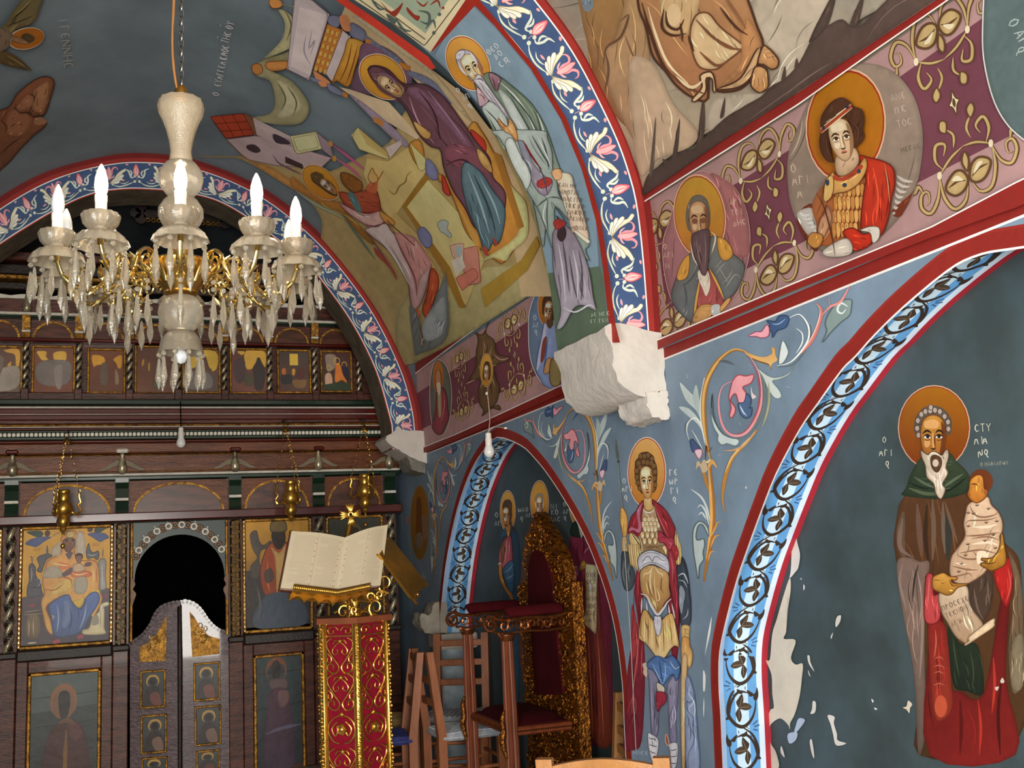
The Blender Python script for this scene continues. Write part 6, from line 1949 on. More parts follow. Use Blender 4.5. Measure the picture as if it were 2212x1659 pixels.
# wooden cross on top of the screen
c = empty('rood_cross', (.40, YI+.02, 3.66), 0, 'dark trefoil-ended wooden cross above the icon screen', 'cross')
def clover(cx, cz, ax, az, L, r):
    b = MB(); b.box((cx-(.035 if az else 0)-(0), YI, cz), (cx, YI, cz)); return b
b = MB(); cz = 4.0; b.box((.37, YI, 3.66), (.43, YI+.03, 4.20)); b.box((.12, YI, cz-.03), (.68, YI+.03, cz+.03))
for ex, ez, dx, dz in ((.1, cz, -1, 0), (.70, cz, 1, 0), (.4, 4.2, 0, 1)):
    for ox, oz in ((dx*.035, dz*.035), (dz*.04, dx*.04), (-dz*.04, -dx*.04)): b.lathe([(0, 0), (.04, 0), (.04, .03), (0, .03)], 14, Matrix.Translation((ex+ox, YI, ez+oz)) @ Matrix.Rotation(-pi/2, 4, 'X'))
b.build('cross_body', DKWD, c); b = MB()
for i in range(14):
    x = .15+.5*i/13
    if abs(x-.4) > .05: b.tube([(x+.014*cos(2*pi*t/8), YI+.01, cz-.045+.014*sin(2*pi*t/8)) for t in range(8)], .005, 5, closed=True)
b.build('gilt_lace', GILT, c)

# ------------------------------------------------------------------ icons in the screen
def icon(name, box, art, label, cat='icon', group=None, gain=1.05, y=YI+.008, depth=.02, base='5a3226'):
    a, b0, c, d = box; A = onY(a, b0, y); B = onY(c, d, y); C_ = onY((a+c)/2, (b0+d)/2, y)
    xa, xb = A.x, B.x; zt, zb = onY((a+c)/2, b0, y).z, max(.02, onY((a+c)/2, d, y).z)
    e = empty(name, ((xa+xb)/2, y, zb), 0, label, cat, group)
    MB().box((xa, y+.001, zb), (xb, y+depth, zt)).build('board', mat('icon_wood', '4a2c20', .5, var=.3), e)
    S = Surf(lambda px, py: (lambda p: (V((min(max(p.x, xa), xb), y, min(max(p.z, zb), zt))), V((0, -1, 0))))(onY(px, py, y)))
    S.grid = .03; P = Paint(S, gain); S.fn, f0 = (lambda u, v: (V((xa+(xb-xa)*u, y, zt-(zt-zb)*v)), V((0, -1, 0)))), S.fn
    P.draw(f'q {base} 0,0 1,0 1,1 0,1'); (P.draw(art[0], art[1]) if isinstance(art, tuple) else P.draw(art))
    P.build('painting', e, None, MATS['varnished']); return e
icon('painted_icon', (42, 1139, 247, 1386), ('''
q cf9a38>c08a28 75,115 1280,115 1280,1600 75,1600
s 30 e0b458 120,700 130,800 110,950
s 40 dcae50 1230,200 1220,500 1240,800
q 55484c>453a3e 60,1000 330,960 1280,930 1280,1600 60,1600
p 2f4038 160,160 260,145 340,150 370,190 340,235 290,230
p 4c5680 150,310 200,260 300,230 380,225 470,235 420,270 370,300 290,355 220,340
e 4a2c24 420,185,36,42
p 2f4038 1010,190 1030,120 1120,125 1220,128 1150,160 1080,200
p 4c5680 920,215 1010,195 1080,200 1150,215 1200,270 1140,300 1080,325 1000,270
e 4a2c24 955,150,36,40
s 12 8a6a4c 470,235 540,190 600,170
s 12 8a6a4c 900,215 840,180 800,160
t 44 9c3a24 255,410 0 ΜΗΡ
t 44 9c3a24 990,380 0 ΘΟΥ
p 4c4a50 200,610 240,560 285,620 285,700 310,760 350,800 360,900 370,970 200,990 190,860 210,780 #8:2a282e
p 55535a 300,500 340,470 430,450 490,480 420,520 380,610 360,680 300,660 330,600 310,540 #8:2a282e
s 14 8f8c90 230,620 240,700 230,800
s 12 9a979a 290,780 330,760 350,820 310,860
s 10 2a282e 210,880 300,870 360,900
s 16 4c4a50 240,570 235,490 210,470
s 12 4c4a50 240,490 270,470
p 55535a 420,330 440,440 410,440
p 5c5a60 910,440 940,330 960,420 1000,460 1060,440 1075,500 1050,560 1000,520 930,540 #8:2a282e
s 12 a09d9c 930,480 990,500 1040,480
p 8c8884 1070,570 1150,550 1165,620 1160,780 1170,930 1090,950 1080,760 #8:4a474a
s 14 b8b4ac 1110,600 1115,760 1125,900
s 12 4a474a 1090,700 1160,700
s 14 4c4a50 1120,540 1125,400
p c88a48>cf9a50 590,260 640,190 700,150 780,180 790,300 760,430 800,520 870,560 1000,560 1060,620 1080,800 1080,950 1120,1060 1080,1180 1000,1300 960,1200 900,1040 820,1170 740,1080 640,1000 500,1060 420,1140 480,1300 510,1480 440,1420 400,1280 360,1060 400,960 370,800 400,640 430,540 540,480 600,420 #10:8a4c22
p a39680 440,620 560,620 620,700 600,760 400,760 380,700
p b0a088 480,380 600,300 590,440 560,480 480,470
p b0a08c 790,200 880,220 900,460 790,470
p d8a858 560,830 700,780 760,850 700,930 560,980 460,960
p c8703c 560,560 700,600 720,640 600,660
p c26238 720,700 900,690 980,720 960,770 760,770
s 14 e8c488 740,720 820,740 940,720
s 14 e8c488 460,560 600,600 700,620
s 14 a04c24 400,900 520,920 640,840
s 14 a04c24 560,770 640,760 720,800 740,900
s 12 e8c890 980,620 1010,760 1000,900
s 12 a04c24 1040,660 1050,860
p 9c917c 780,780 900,770 940,860 900,980 790,980 760,900
p e0a640 750,1080 880,1030 1000,940 1090,960 1060,1010 920,1000 880,1120 820,1170
p 54699c>46567c 460,1110 600,1010 700,990 740,1080 820,1170 880,1150 930,1020 1040,970 1090,1060 1040,1180 960,1300 880,1460 700,1520 540,1500 500,1380 480,1240 #10:2c3a5c
p 6a7aa0 640,1060 720,1100 740,1250 680,1400 620,1380 640,1200
s 20 8c9ab4 560,1120 580,1280 560,1450
s 20 8c9ab4 920,1120 900,1280 840,1440
s 16 2c3a5c 720,1160 740,1320 700,1480
s 14 2c3a5c 820,1180 830,1300
s 12 d8a040 490,1240 520,1260 500,1290
s 14 c89848 430,1180 440,1300 470,1420
p 8a6048>6a463a 620,280 680,255 760,270 765,340 740,390 700,440 650,420 620,350 #8:3a2018
s 12 2c160e 630,285 660,275 690,290
s 12 2c160e 715,285 745,278 765,292
e 2c160e 662,296,14,9
e 2c160e 738,296,13,9
s 10 4a2c1c 705,300 712,350 695,362
s 10 6a2c20 680,385 705,380 728,385
p c9b070 665,180 740,180 745,245 665,245 #8:7a5c24
s 10 8a6a2c 670,210 740,210
p 5a4c54 650,460 740,440 715,520 690,530
e 3a221a 820,505,52,50
p 7a5442 780,500 850,495 850,560 825,595 795,570 #6:3a2018
s 8 2c160e 795,525 810,522
s 8 2c160e 832,522 846,526
p b89a78 760,600 830,590 890,640 900,690 760,700 740,640 #6:7a5030
p 5c4448 610,720 640,690 720,640 745,660 720,720 640,755
p 5c4448 885,620 920,580 980,590 970,630 910,640
p 7a6448>5c4a36 200,1240 340,1240 340,1500 200,1500
s 14 a89474 215,1280 220,1400 215,1480
s 14 a89474 270,1270 275,1480
s 14 8a7656 150,1210 380,1210
s 14 8a7656 160,1180 350,1160
s 16 c8b890 200,1570 320,1570
p d4c6a2>c4b48c 1100,1140 1190,1110 1210,1150 1130,1180 1150,1200 1150,1440 1160,1520 900,1510 880,1450 960,1430 1000,1300 1080,1230 #8:7a6c4c
p 8a8474 1000,1320 1060,1260 1080,1380 1000,1400
s 12 8a7c5c 1100,1220 1100,1420
p 9c3c4c 520,1560 590,1550 600,1590 520,1600
p 9c3c4c 820,1520 880,1510 890,1550 820,1560
p 8c3040 200,1100 280,1080 270,1120
p 8c3040 1150,1030 1180,1020 1180,1070
''', (1/1205, 0, 0, 1/1470, -75/1205, -115/1470)), 'large gold-ground icon of an enthroned mother and child', 'icon', None, 1.45)
icon('painted_icon', (524, 1121, 676, 1352), '''
o 0 0 1
q c08a28>8a6014 0,0 1,0 1,.42 0,.5
q 3a302c>2c2826 0,.48 1,.4 1,1 0,1
p 4a4038 .1,.14 .2,.1 .24,.2 .3,.24 .4,.2 .4,.26 .26,.3 .24,.42 .3,.5 .14,.55 .1,.44 .2,.36 .14,.28
p 4a4038 .66,.2 .78,.2 .86,.12 .9,.24 .82,.32 .86,.5 .76,.5
p 9c4420>7a3418 .3,.34 .38,.24 .5,.2 .62,.22 .72,.32 .8,.46 .78,.72 .5,.78 .3,.7 .24,.5 #.012:4a1c10
s .02 c8702c .36,.4 .34,.55 .38,.68
s .02 c8702c .62,.4 .66,.55 .64,.7
p b08a50 .4,.26 .52,.32 .62,.24 .6,.36 .54,.7 .48,.7 .46,.38
p 2c1c14 .42,.12 .5,.08 .6,.1 .62,.2 .56,.28 .48,.28 .42,.2
p 6a5428 .4,.06 .44,.02 .6,.02 .64,.07 .62,.12 .42,.12 #.012:3a2c14
p 4c3c34 .3,.5 .4,.46 .44,.56 .34,.6
p 3c4450 .3,.72 .78,.72 .9,1 .16,1
s .02 5c5850 .2,.62 .24,.8 .2,.94
''', 'dark gold icon of a crowned bearded figure in red', 'icon', None, 1.45)
icon('painted_icon', (704, 1112, 830, 1336), '''
o 0 0 1
q 3c3c30>2a2420 0,0 1,0 1,1 0,1
p 4a3c24 .3,.2 .5,.12 .7,.2 .8,.5 .8,1 .2,1 .2,.5
e 5a4a24 .5,.2,.16,.12
p 2c2018 .42,.14 .58,.14 .58,.3 .42,.3
s .02 6a5c48 .3,.6 .4,.8 .36,.95
''', 'blackened icon panel behind the open book', 'icon', None, 1.45)
icon('painted_icon', (-190, 1142, 20, 1410), '''
o 0 0 1
q 3a4a5c>2c3440 0,0 1,0 1,1 0,1
p 6a3a34 .25,1 .3,.4 .5,.25 .7,.4 .8,1
e b08a40 .5,.2,.16,.14
e 4a3428 .5,.22,.08,.1
''', 'dark blue icon at the left edge of the screen', 'icon', None, 1.45)
icon('lower_icon', (58, 1447, 228, 1720), '''
o 0 0 1
q 3c4443>33302c 0,0 1,0 1,1 0,1
q 4c5450 .02,.02 .98,.02 .98,.3 .02,.34
s .008 22201e 0,.22 .5,.21 1,.19
s .008 22201e 0,.46 .5,.45 1,.43
s .008 22201e 0,.7 .5,.68 1,.66
p 4a2822>402420 .2,1 .22,.7 .3,.5 .45,.42 .6,.42 .72,.52 .78,.7 .8,1
p 5c3430 .5,.44 .66,.46 .7,.56 .58,.6
e 8a5a38 .46,.26,.17,.15
e 7c5840 .46,.27,.14,.12
p 2a201c .4,.2 .46,.17 .53,.2 .54,.3 .5,.4 .43,.4 .4,.3
s .05 7a5428 .5,.5 .49,.75 .5,1
s .04 6a4a34 .4,.44 .5,.42 .62,.46
''', 'dark lower panel with a haloed saint left of the holy doors', 'painted panel', None, 1.25, YI+.028, .01)
icon('lower_icon', (548, 1405, 664, 1720), '''
o 0 0 1
q 34403f>2c2c30 0,0 1,0 1,1 0,1
s .01 22201e 0,.2 .5,.19 1,.18
s .01 22201e 0,.5 .5,.49 1,.46
s .05 7a4428 .28,.24 .24,.18 .3,.11 .44,.08 .58,.11 .62,.18 .58,.25
e 2c1f1c .43,.17,.1,.09
p 5a4844 .28,.26 .6,.25 .64,.33 .4,.36
p 4a2c38>3c2c3c .2,1 .24,.5 .34,.34 .6,.34 .7,.5 .76,1
p 6a4c4c .46,.36 .66,.36 .66,.46 .5,.5
s .03 5c5468 .2,.72 .5,.68 .9,.66
''', 'dark lower panel with a haloed saint right of the holy doors', 'painted panel', None, 1.25, YI+.028, .01)
TI = [((-28, 752, 43, 848), 'leftmost small tier icon with gold fragments at its right edge', 'q 5a4038>6a5648 0,0 1,0 1,1 0,1\np b88a3c .5,.04 .95,.03 .96,.38 .86,.4 .82,.15 .6,.1\np b88a3c .6,.4 .72,.3 .68,.5\np 8a8074 0,.6 .9,.4 .9,.9 0,.95\np 6a5a50 .1,.2 .5,.2 .4,.6 .1,.6'),
      ((75, 752, 157, 848), 'small tier icon with two gold patches at the top', 'q 6a4636>6e4030 0,0 1,0 1,1 0,1\np c39440 .06,.08 .3,.08 .3,.2 .36,.26 .2,.28 .12,.2\np c39440 .5,.1 .8,.08 .8,.3 .64,.32 .5,.26\np 6a605a .1,.34 .9,.3 .86,.8 .14,.8\np 7c706a .5,.45 .74,.4 .7,.9 .56,.86'),
      ((194, 758, 266, 846), 'small tier icon with two standing figures under gold scraps', 'q 6a3e2a>5c3624 0,0 1,0 1,1 0,1\np b8842c .06,.12 .4,.14 .44,.32 .2,.36 .12,.4\np b8842c .7,.2 .94,.1 .94,.4 .84,.42 .78,.3\np 5a4a3c .34,.34 .5,.3 .56,.6 .52,.82 .34,.84 .3,.6\np 7a6654 .76,.44 .86,.6 .86,.8 .76,.8'),
      ((296, 752, 372, 848), 'small tier icon nearly bare with a few gold flecks', 'q 5c3a30>66402c 0,0 1,0 1,1 0,1\np a87c30 .14,.3 .2,.24 .2,.36 .14,.42\np a87c30 .32,.36 .36,.34 .36,.5 .32,.5\np 54402f .5,.3 .8,.3 .84,.8 .5,.86\np 4a4a34 .5,.7 .76,.66 .7,.9 .46,.88'),
      ((398, 756, 472, 846), 'small tier icon with broad gold sky and dark hill', 'q 6a4838>54443c 0,0 1,0 1,1 0,1\np c99a3c .1,.06 .92,.03 .94,.46 .6,.5 .2,.42\np 5a4034 .2,.5 .44,.34 .6,.12 .72,.4 .8,.5 .4,.6\np 6a6460 .06,.56 .7,.54 .8,.9 .06,.92'),
      ((500, 757, 576, 847), 'small tier icon with a dark hooded figure on gold', 'q 5c3a34>6e443a 0,0 1,0 1,1 0,1\np c3933c .4,.02 .96,.02 .96,.4 .8,.2 .66,.4 .42,.44\np c3933c .16,.03 .38,.03 .3,.12\np 38302f .6,.44 .7,.28 .74,.18 .82,.18 .86,.3 .96,.46 .9,.92 .66,.92 .64,.6\np 4a3a38 .06,.3 .36,.2 .36,.7 .14,.76\np 4c4634 .36,.6 .6,.56 .6,.82 .4,.84'),
      ((602, 760, 668, 846), 'small tier icon with a gold square above a boat', 'q 443a34>5a3e34 0,0 1,0 1,1 0,1\nq c9a040 .36,.05 .64,.05 .64,.34 .36,.34\np b0642c .1,.44 .22,.42 .22,.58 .1,.56\np c08a3c .44,.44 .54,.44 .52,.58 .44,.58\np 7a5a38 .44,.72 .9,.7 .84,.9 .54,.9\np 54302c .62,.46 .74,.4 .84,.5 .8,.68 .6,.68\np 34302f .08,.6 .4,.6 .4,.8 .1,.8'),
      ((695, 762, 757, 844), 'rightmost small tier icon with an orange robed figure', 'q 4a2c2a>3c342c 0,0 1,0 1,1 0,1\np 8a7464 .14,.06 .5,.08 .46,.4 .2,.5 .14,.3\np c86a2c .5,.3 .62,.28 .8,.6 .88,.8 .7,.72 .46,.78 .46,.5\np b08a70 .1,.6 .3,.54 .36,.8 .14,.96\nr .02 c8a040 .54,.22,.1,.09\nr .018 c8a040 .8,.32,.09,.08\nr .018 c8a040 .24,.4,.08,.07\np 2f3a28 .1,.84 .9,.8 .9,.98 .1,.98\np 2c2430 .7,.36 .94,.4 .94,.74 .76,.6')]
for bx, lb, art in TI:
    e = icon('tier_icon', bx, 'o 0 0 1\n'+art, lb, 'icon', 'small icons in the upper tier of the screen', 1.7, YI+.015, .03)
    ch = [c for c in e.children if c.name.startswith('board')][0]
    xs = [v.co.x for v in ch.data.vertices]; zs = [v.co.z for v in ch.data.vertices]; xa, xb, za, zb = min(xs), max(xs), min(zs), max(zs); w = .016
    f = MB()
    for a, c in (((xa-w, YI-.002, za-w), (xa, YI+.03, zb+w)), ((xb, YI-.002, za-w), (xb+w, YI+.03, zb+w)), ((xa, YI-.002, zb), (xb, YI+.03, zb+w)), ((xa, YI-.002, za-w), (xb, YI+.03, za))): f.box(a, c, bev=.004)
    f.build('frame', GILT, e)
# ------------------------------------------------------------------ chandelier
GLASS = mat('cut_glass', 'd9cfbc', .1, var=.06, scale=30, trans=.82, ior=1.5, spec=.8, bump=.25, bscale=120)
GLASSF = mat('frosted_glass', 'cabda6', .3, var=.12, scale=40, trans=.6, ior=1.45, bump=.3, bscale=150)
BRASS = mat('polished_brass', 'f0d48c', .16, metal=1, var=.15, scale=20)
BRASSD = mat('brushed_brass', 'cfa052', .32, metal=1, var=.2, scale=20)
CANDLE = mat('candle_sleeve', 'f0e6dc', .5, var=.05)
LIT = mat('lit_bulb', 'fff6f0', .3, var=.02, emit=.6)
DULL = mat('milky_bulb', 'cfd2d4', .25, var=.05, spec=.6)
STEEL = mat('chain_steel', '9a9c9c', .3, metal=1, var=.3)
CH = V((.157, 3.2, 0)); chand = empty('chandelier', (CH.x, CH.y, 2.03), 0, 'large glass and brass chandelier with candle bulbs and hanging prisms', 'chandelier')
Tc = Matrix.Translation(CH)
def L(prof, name, m, par=chand, n=24, M=Tc, **k): return MB().lathe(prof, n, M, **k).build(name, m, par, auto=50)
L([(.0, 2.895), (.014, 2.893), (.02, 2.88), (.02, 2.862), (.026, 2.858), (.026, 2.85), (0, 2.85)], 'cap', BRASSD)
L([(.05, 2.853), (.064, 2.846), (.068, 2.825), (.064, 2.80), (.052, 2.775), (.042, 2.745), (.034, 2.71), (.030, 2.68), (.033, 2.655), (.03, 2.645)], 'glass_vase', GLASSF, ripple=.035, rn=12)
L([(.02, 2.652), (.046, 2.64), (.063, 2.615), (.066, 2.59), (.06, 2.562), (.042, 2.54), (.02, 2.532)], 'glass_ball', GLASS, ripple=.015, rn=16)
L([(.02, 2.534), (.05, 2.522), (.066, 2.495), (.066, 2.47), (.055, 2.445), (.03, 2.43)], 'glass_ball', GLASS, ripple=.015, rn=16)
L([(.028, 2.44), (.022, 2.40), (.03, 2.36), (.02, 2.33)], 'stem', BRASSD)
L([(.03, 2.318), (.098, 2.325), (.11, 2.317), (.108, 2.308), (.085, 2.286), (.06, 2.253), (.047, 2.235), (.05, 2.228), (.042, 2.222), (0, 2.222)], 'brass_bowl', BRASSD, ripple=.025, rn=20)
L([(.02, 2.225), (.046, 2.215), (.062, 2.19), (.066, 2.165), (.06, 2.14), (.042, 2.118), (.02, 2.112)], 'glass_ball', GLASS, ripple=.015, rn=16)
L([(.02, 2.115), (.04, 2.11), (.055, 2.09), (.062, 2.06), (.066, 2.045), (.06, 2.045), (.05, 2.08), (.03, 2.1)], 'glass_skirt', GLASS, ripple=.02, rn=10)
L([(0, 2.06), (.012, 2.055), (.02, 2.04), (.02, 2.03), (.012, 2.016), (0, 2.012)], 'globe', DULL, n=16)
# drop crystal meshes shared by all copies
def drop_mesh(l, w):
    b = MB(); b.lathe([(0, 0), (w*.35, -l*.06), (w, -l*.62), (w*.9, -l*.72), (0, -l)], 6); o = b.build('crystal_drop', GLASS); me = o.data; bpy.data.objects.remove(o); return me
DROP, DROPS = drop_mesh(.098, .0105), drop_mesh(.06, .007)
bo = MB().lathe([(0, .008), (.006, .005), (.0085, 0), (.006, -.005), (0, -.008)], 8).build('bead', GLASS); BEAD = bo.data; bpy.data.objects.remove(bo)
def inst(name, me, loc, par, rz=0):
    o = bpy.data.objects.new(name, me); COL.objects.link(o); o.location = loc; o.rotation_euler = (0, 0, rz); o.parent = par
    if par is chand: o.matrix_parent_inverse = Matrix.Translation(chand.location).inverted()
    return o
rr = random.Random(4)
for i in range(10):
    a = radians(-90-3+i*36); ca, sa = cos(a), sin(a); R = .352; zc = 2.349
    def q(r, z, t=0): return V((CH.x+r*ca-t*sa, CH.y+r*sa+t*ca, z))
    main = crom([(.07, 2.254), (.10, 2.299), (.15, 2.329), (.19, 2.309), (.215, 2.254), (.25, 2.216), (.30, 2.216), (.335, 2.244), (R, 2.289)], False, 5)
    b = MB(); b.tube([q(r, z) for r, z in main], .0062, 6)
    for cx_, cz, r0, dr, st in ((.155, 2.279, .032, -1, 1.5), (.275, 2.252, .024, 1, -1.2), (.115, 2.264, .018, 1, .5), (.21, 2.216, .016, -1, 2)):
        b.tube([q(cx_+r0*(1-t/18)*cos(st+dr*t*.5), cz+r0*(1-t/18)*sin(st+dr*t*.5)) for t in range(16)], [.004*(1-t/30) for t in range(16)], 5)
    for r, z, ang in ((.19, 2.284, .6), (.2, 2.264, -.4), (.23, 2.254, 1.4), (.26, 2.239, .9), (.29, 2.254, 1.8), (.14, 2.294, 1.6), (.17, 2.254, -1), (.24, 2.224, -.8), (.31, 2.234, .4)):
        for t in (-.012, .012): b.tube([q(r, z, 0), q(r+.016*cos(ang), z+.016*sin(ang), t*.7), q(r+.034*cos(ang), z+.034*sin(ang), t)], [.003, .006, .0008], 5)
    b.tube([q(R, 2.284), q(R, 2.326)], .009, 8)
    arm = b.build('arm', BRASS, chand, auto=60)
    M = Matrix.Translation(q(R, 0))
    L([(.012, 2.322), (.05, 2.316), (.068, 2.299), (.074, 2.282), (.070, 2.281), (.05, 2.304), (.012, 2.309)], 'dish', GLASSF, arm, 48, M, ripple=.045, rn=12)
    L([(.014, 2.324), (.03, 2.326), (.044, 2.342), (.05, 2.364), (.048, 2.372), (.04, 2.354), (.02, 2.339)], 'cup', GLASS, arm, 48, M, ripple=.045, rn=12)
    L([(.0, 2.329), (.0155, 2.330), (.0155, 2.406), (.0165, 2.409), (.0165, 2.426), (.012, 2.428)], 'candle', CANDLE, arm, 16, M)
    lit = i in (0, 1, 2, 9)
    L([(.012, 2.426), (.0165, 2.436), (.0185, 2.454), (.0165, 2.476), (.01, 2.499), (.003, 2.514), (0, 2.516)], 'bulb', LIT if lit else DULL, arm, 16, M)
    if lit or i in (5, 7):
        ld = bpy.data.lights.new('candle_light', 'POINT'); ld.energy = 1.3; ld.color = (1, .83, .62); ld.shadow_soft_size = .03
        lo = bpy.data.objects.new('candle_light', ld); COL.objects.link(lo); lo.location = q(R, 2.554); lo.parent = chand; lo.matrix_parent_inverse = Matrix.Translation(chand.location).inverted()
    for k in range(8):
        an = a+2*pi*(k+.5)/8; x, y = q(R, 0).x+.068*cos(an), q(R, 0).y+.068*sin(an)
        inst('bead', BEAD, (x, y, 2.274), arm); inst('crystal_drop', DROP, (x, y, 2.267-rr.uniform(0, .012)), arm, rr.uniform(0, 1))
    for r, z, nb in ((.20, 2.209, 1), (.275, 2.209, 1), (.155, 2.244, 2)):
        p = q(r, z)
        for t in range(nb): inst('bead', BEAD, (p.x, p.y, z-.012-t*.022), arm)
        inst('crystal_drop', DROP if nb == 1 else DROP, (p.x, p.y, z-.012-nb*.022+.006), arm, rr.uniform(0, 1))
for k in range(10):
    an = 2*pi*k/10; inst('bead', BEAD, (CH.x+.062*cos(an), CH.y+.062*sin(an), 2.038), chand); inst('crystal_drop', DROP, (CH.x+.062*cos(an), CH.y+.062*sin(an), 2.03), chand)
# chain and cable up to the vault
lm = MB().tube([(0, .008*cos(2*pi*t/12), .0165*sin(2*pi*t/12)) for t in range(12)], .0022, 5, closed=True).build('chain_link', STEEL, None, auto=60); LINK = lm.data; bpy.data.objects.remove(lm)
for k in range(56): o = inst('chain_link', LINK, (CH.x, CH.y, 2.91+k*.0255), chand, (k % 2)*pi/2+.4)
cab = crom([(CH.x-.012, CH.y-.01, 2.88), (CH.x-.022, CH.y-.012, 2.95), (CH.x-.026, CH.y-.012, 3.05), (CH.x-.02, CH.y-.012, 3.25), (CH.x-.014, CH.y-.01, 3.7), (CH.x-.004, CH.y, 4.3)], False, 6)
MB().tube(cab, .0042, 6).build('cable', mat('tan_cable', 'a5703f', .6, var=.2), chand, auto=60)

# ------------------------------------------------------------------ hanging oil lamps and bare bulbs
def oil_lamp(px, py, y, ctop, label, tilt=0):
    p = onY(px, py, y); top = onY(*ctop, y)
    e = empty('oil_lamp', (p.x, y, p.z-.14), 0, label, 'oil lamp', 'brass oil lamps hanging before the screen'); M = Matrix.Translation((p.x, y, p.z)) @ Matrix.Scale(1.22, 4)
    MB().lathe([(.026, .105), (.031, .10), (.031, .085), (.024, .078), (.03, .06), (.026, .045), (.042, .025), (.046, .0), (.04, -.022), (.024, -.036), (.03, -.05), (.034, -.066), (.026, -.09), (.014, -.1), (.018, -.112), (.008, -.122), (.006, -.14), (0, -.142)], 20, M, ripple=.015, rn=10).build('bowl', GOLD, e, auto=50)
    MB().lathe([(0, -.18), (.01, -.185), (.013, -.195), (.008, -.206), (0, -.21)], 10, M).build('pendant', GOLD, e, auto=60)
    for k in range(3):
        a = 2*pi*k/3+radians(10+tilt)
        pts = crom([(.04, -.015), (.07, -.03), (.085, -.005), (.072, .02), (.085, .035), (.078, .065), (.08, .085)], False, 4)
        MB().tube([M @ V((r*cos(a), r*sin(a), z)) for r, z in pts], [.009]*8+[.0065]*(len(pts)-8), 6).build('handle', GOLD, e, auto=60)
        b0 = M @ V((.08*cos(a), .08*sin(a), .085)); b1 = V((top.x+.012*cos(a), y+.012*sin(a), top.z)); n = max(6, int((b1-b0).length/.022)); b = MB()
        for t in range(n):
            c = b0+(b1-b0)*((t+.5)/n); s_ = .008 if t % 5 else .012
            b.tube([c+V((s_*.5*cos(2*pi*j/8)*cos(a+t*1.57), s_*.5*cos(2*pi*j/8)*sin(a+t*1.57), s_*sin(2*pi*j/8))) for j in range(8)], (.0013 if t % 5 else .003), 4, closed=True)
        b.build('chain', BRASSD, e)
    MB().lathe([(0, .035), (.006, .03), (.02, .012), (.024, -.004), (.02, -.006), (0, .0)], 14, Matrix.Translation(top)).build('canopy', BRASSD, e, auto=50)
    MB().tube([top+V((.014*cos(2*pi*t/12), 0, .046+.014*sin(2*pi*t/12))) for t in range(12)], .0026, 5, closed=True).build('hook_ring', BRASSD, e, auto=60)
    MB().tube([V((top.x, YI-.16, top.z+.09)), V((top.x, (y+YI)/2, top.z+.095)), V((top.x, y-.005, top.z+.075)), V((top.x, y-.003, top.z+.058))], .007, 6).build('wall_hook', DKWD, e, auto=60)
    return e
oil_lamp(137, 1100, 7.42, (144, 955), 'brass oil lamp hanging in front of the mother and child icon')
oil_lamp(628, 1077, 7.42, (617, 932), 'brass oil lamp hanging in front of the crowned figure icon', 50)
oil_lamp(788, 1062, 7.42, (787, 928), 'brass oil lamp hanging nearest the right wall', 25)
def bare_bulb(p, top, label, pts=None):
    e = empty('hanging_bulb', p, 0, label, 'light bulb'); M = Matrix.Translation(p)
    MB().lathe([(0, -.062), (.018, -.057), (.029, -.042), (.031, -.028), (.026, -.008), (.0165, .012), (.016, .02)], 18, M).build('globe', mat('white_bulb', 'ece8e4', .25, var=.02, spec=.6), e, auto=60)
    MB().lathe([(.019, .0), (.02, .045), (.017, .05), (.017, .075), (.008, .082), (0, .084)], 14, M).build('socket', CANDLE, e, auto=50)
    MB().tube(pts or [V(p)+V((0, 0, .08)), V(top)], .0035, 6).build('cord', BLK if not pts else mat('pink_cord', 'c9a596', .6), e, auto=60); return e
p = onY(391, 948, 7.42); bare_bulb(p, (p.x, 7.5, p.z+.27), 'bare white bulb on a black cord before the screen cornice')
p = onX(1056, 965, 1.93); h = onX(1053, 850, 1.985); m1 = onX(1058, 905, 1.96); m2 = onX(1068, 920, 1.97); m3 = onX(1092, 925, 1.985)
e = bare_bulb(p, h, 'bare white bulb hanging from a hook at the wall arch', crom([p+V((0, 0, .08)), m1, h], False, 4))
MB().tube(crom([p+V((0, 0, .085)), m2+V((0, 0, -.005)), m3], False, 5), .0035, 6).build('cord', MATS['pink_cord'], e, auto=60)
MB().lathe([(0, -.012), (.012, -.006), (.014, .004), (0, .014)], 10, Matrix.Translation(h)).build('hook', CANDLE, e, auto=60)
MB().lathe([(0, -.006), (.01, -.004), (.01, .004), (0, .006)], 10, Matrix.Translation(m3)).build('cord_clip', CANDLE, e, auto=60)

# ------------------------------------------------------------------ lectern with two gilt book rests, and the open book
VELV = mat('crimson_velvet', '8c0f28', .85, var=.25, scale=30, spec=.2)
LB = V((1.083, 5.30, 0)); lec = empty('lectern', LB, 0, 'gilt six-sided lectern with red velvet panels and filigree', 'lectern')
MBx = lambda: MB()
R8 = .178; ZP = 1.112; a8 = [radians(-96.5+60*k) for k in range(6)]; V8 = [V((LB.x+R8*cos(a), LB.y+R8*sin(a), 0)) for a in a8]
def octa(r, z0, z1, name, m): return MB().lathe([(r, z0), (r, z1)], 6, Matrix.Translation(LB) @ Matrix.Rotation(a8[0], 4, 'Z')).build(name, m, lec)
octa(R8*.94, .0, ZP, 'velvet_core', VELV); octa(R8*1.2, ZP, ZP+.028, 'top_plate', mat('red_brown_top', '8a4a2c', .45, var=.25, scale=8)); octa(R8*1.16, 0, .08, 'plinth', MATS['red_brown_top'])
fw = (V8[1]-V8[0]).length; b = MB()
def fpt(u, v, d=0): return (u, -d, v)
def tubes(paths, w):
    for p in paths: b.tube([fpt(x, z, .002) for x, z in crom(p, False, 5)], w, 5)
hw = fw/2-.017; ch = .172; v0 = 1.045
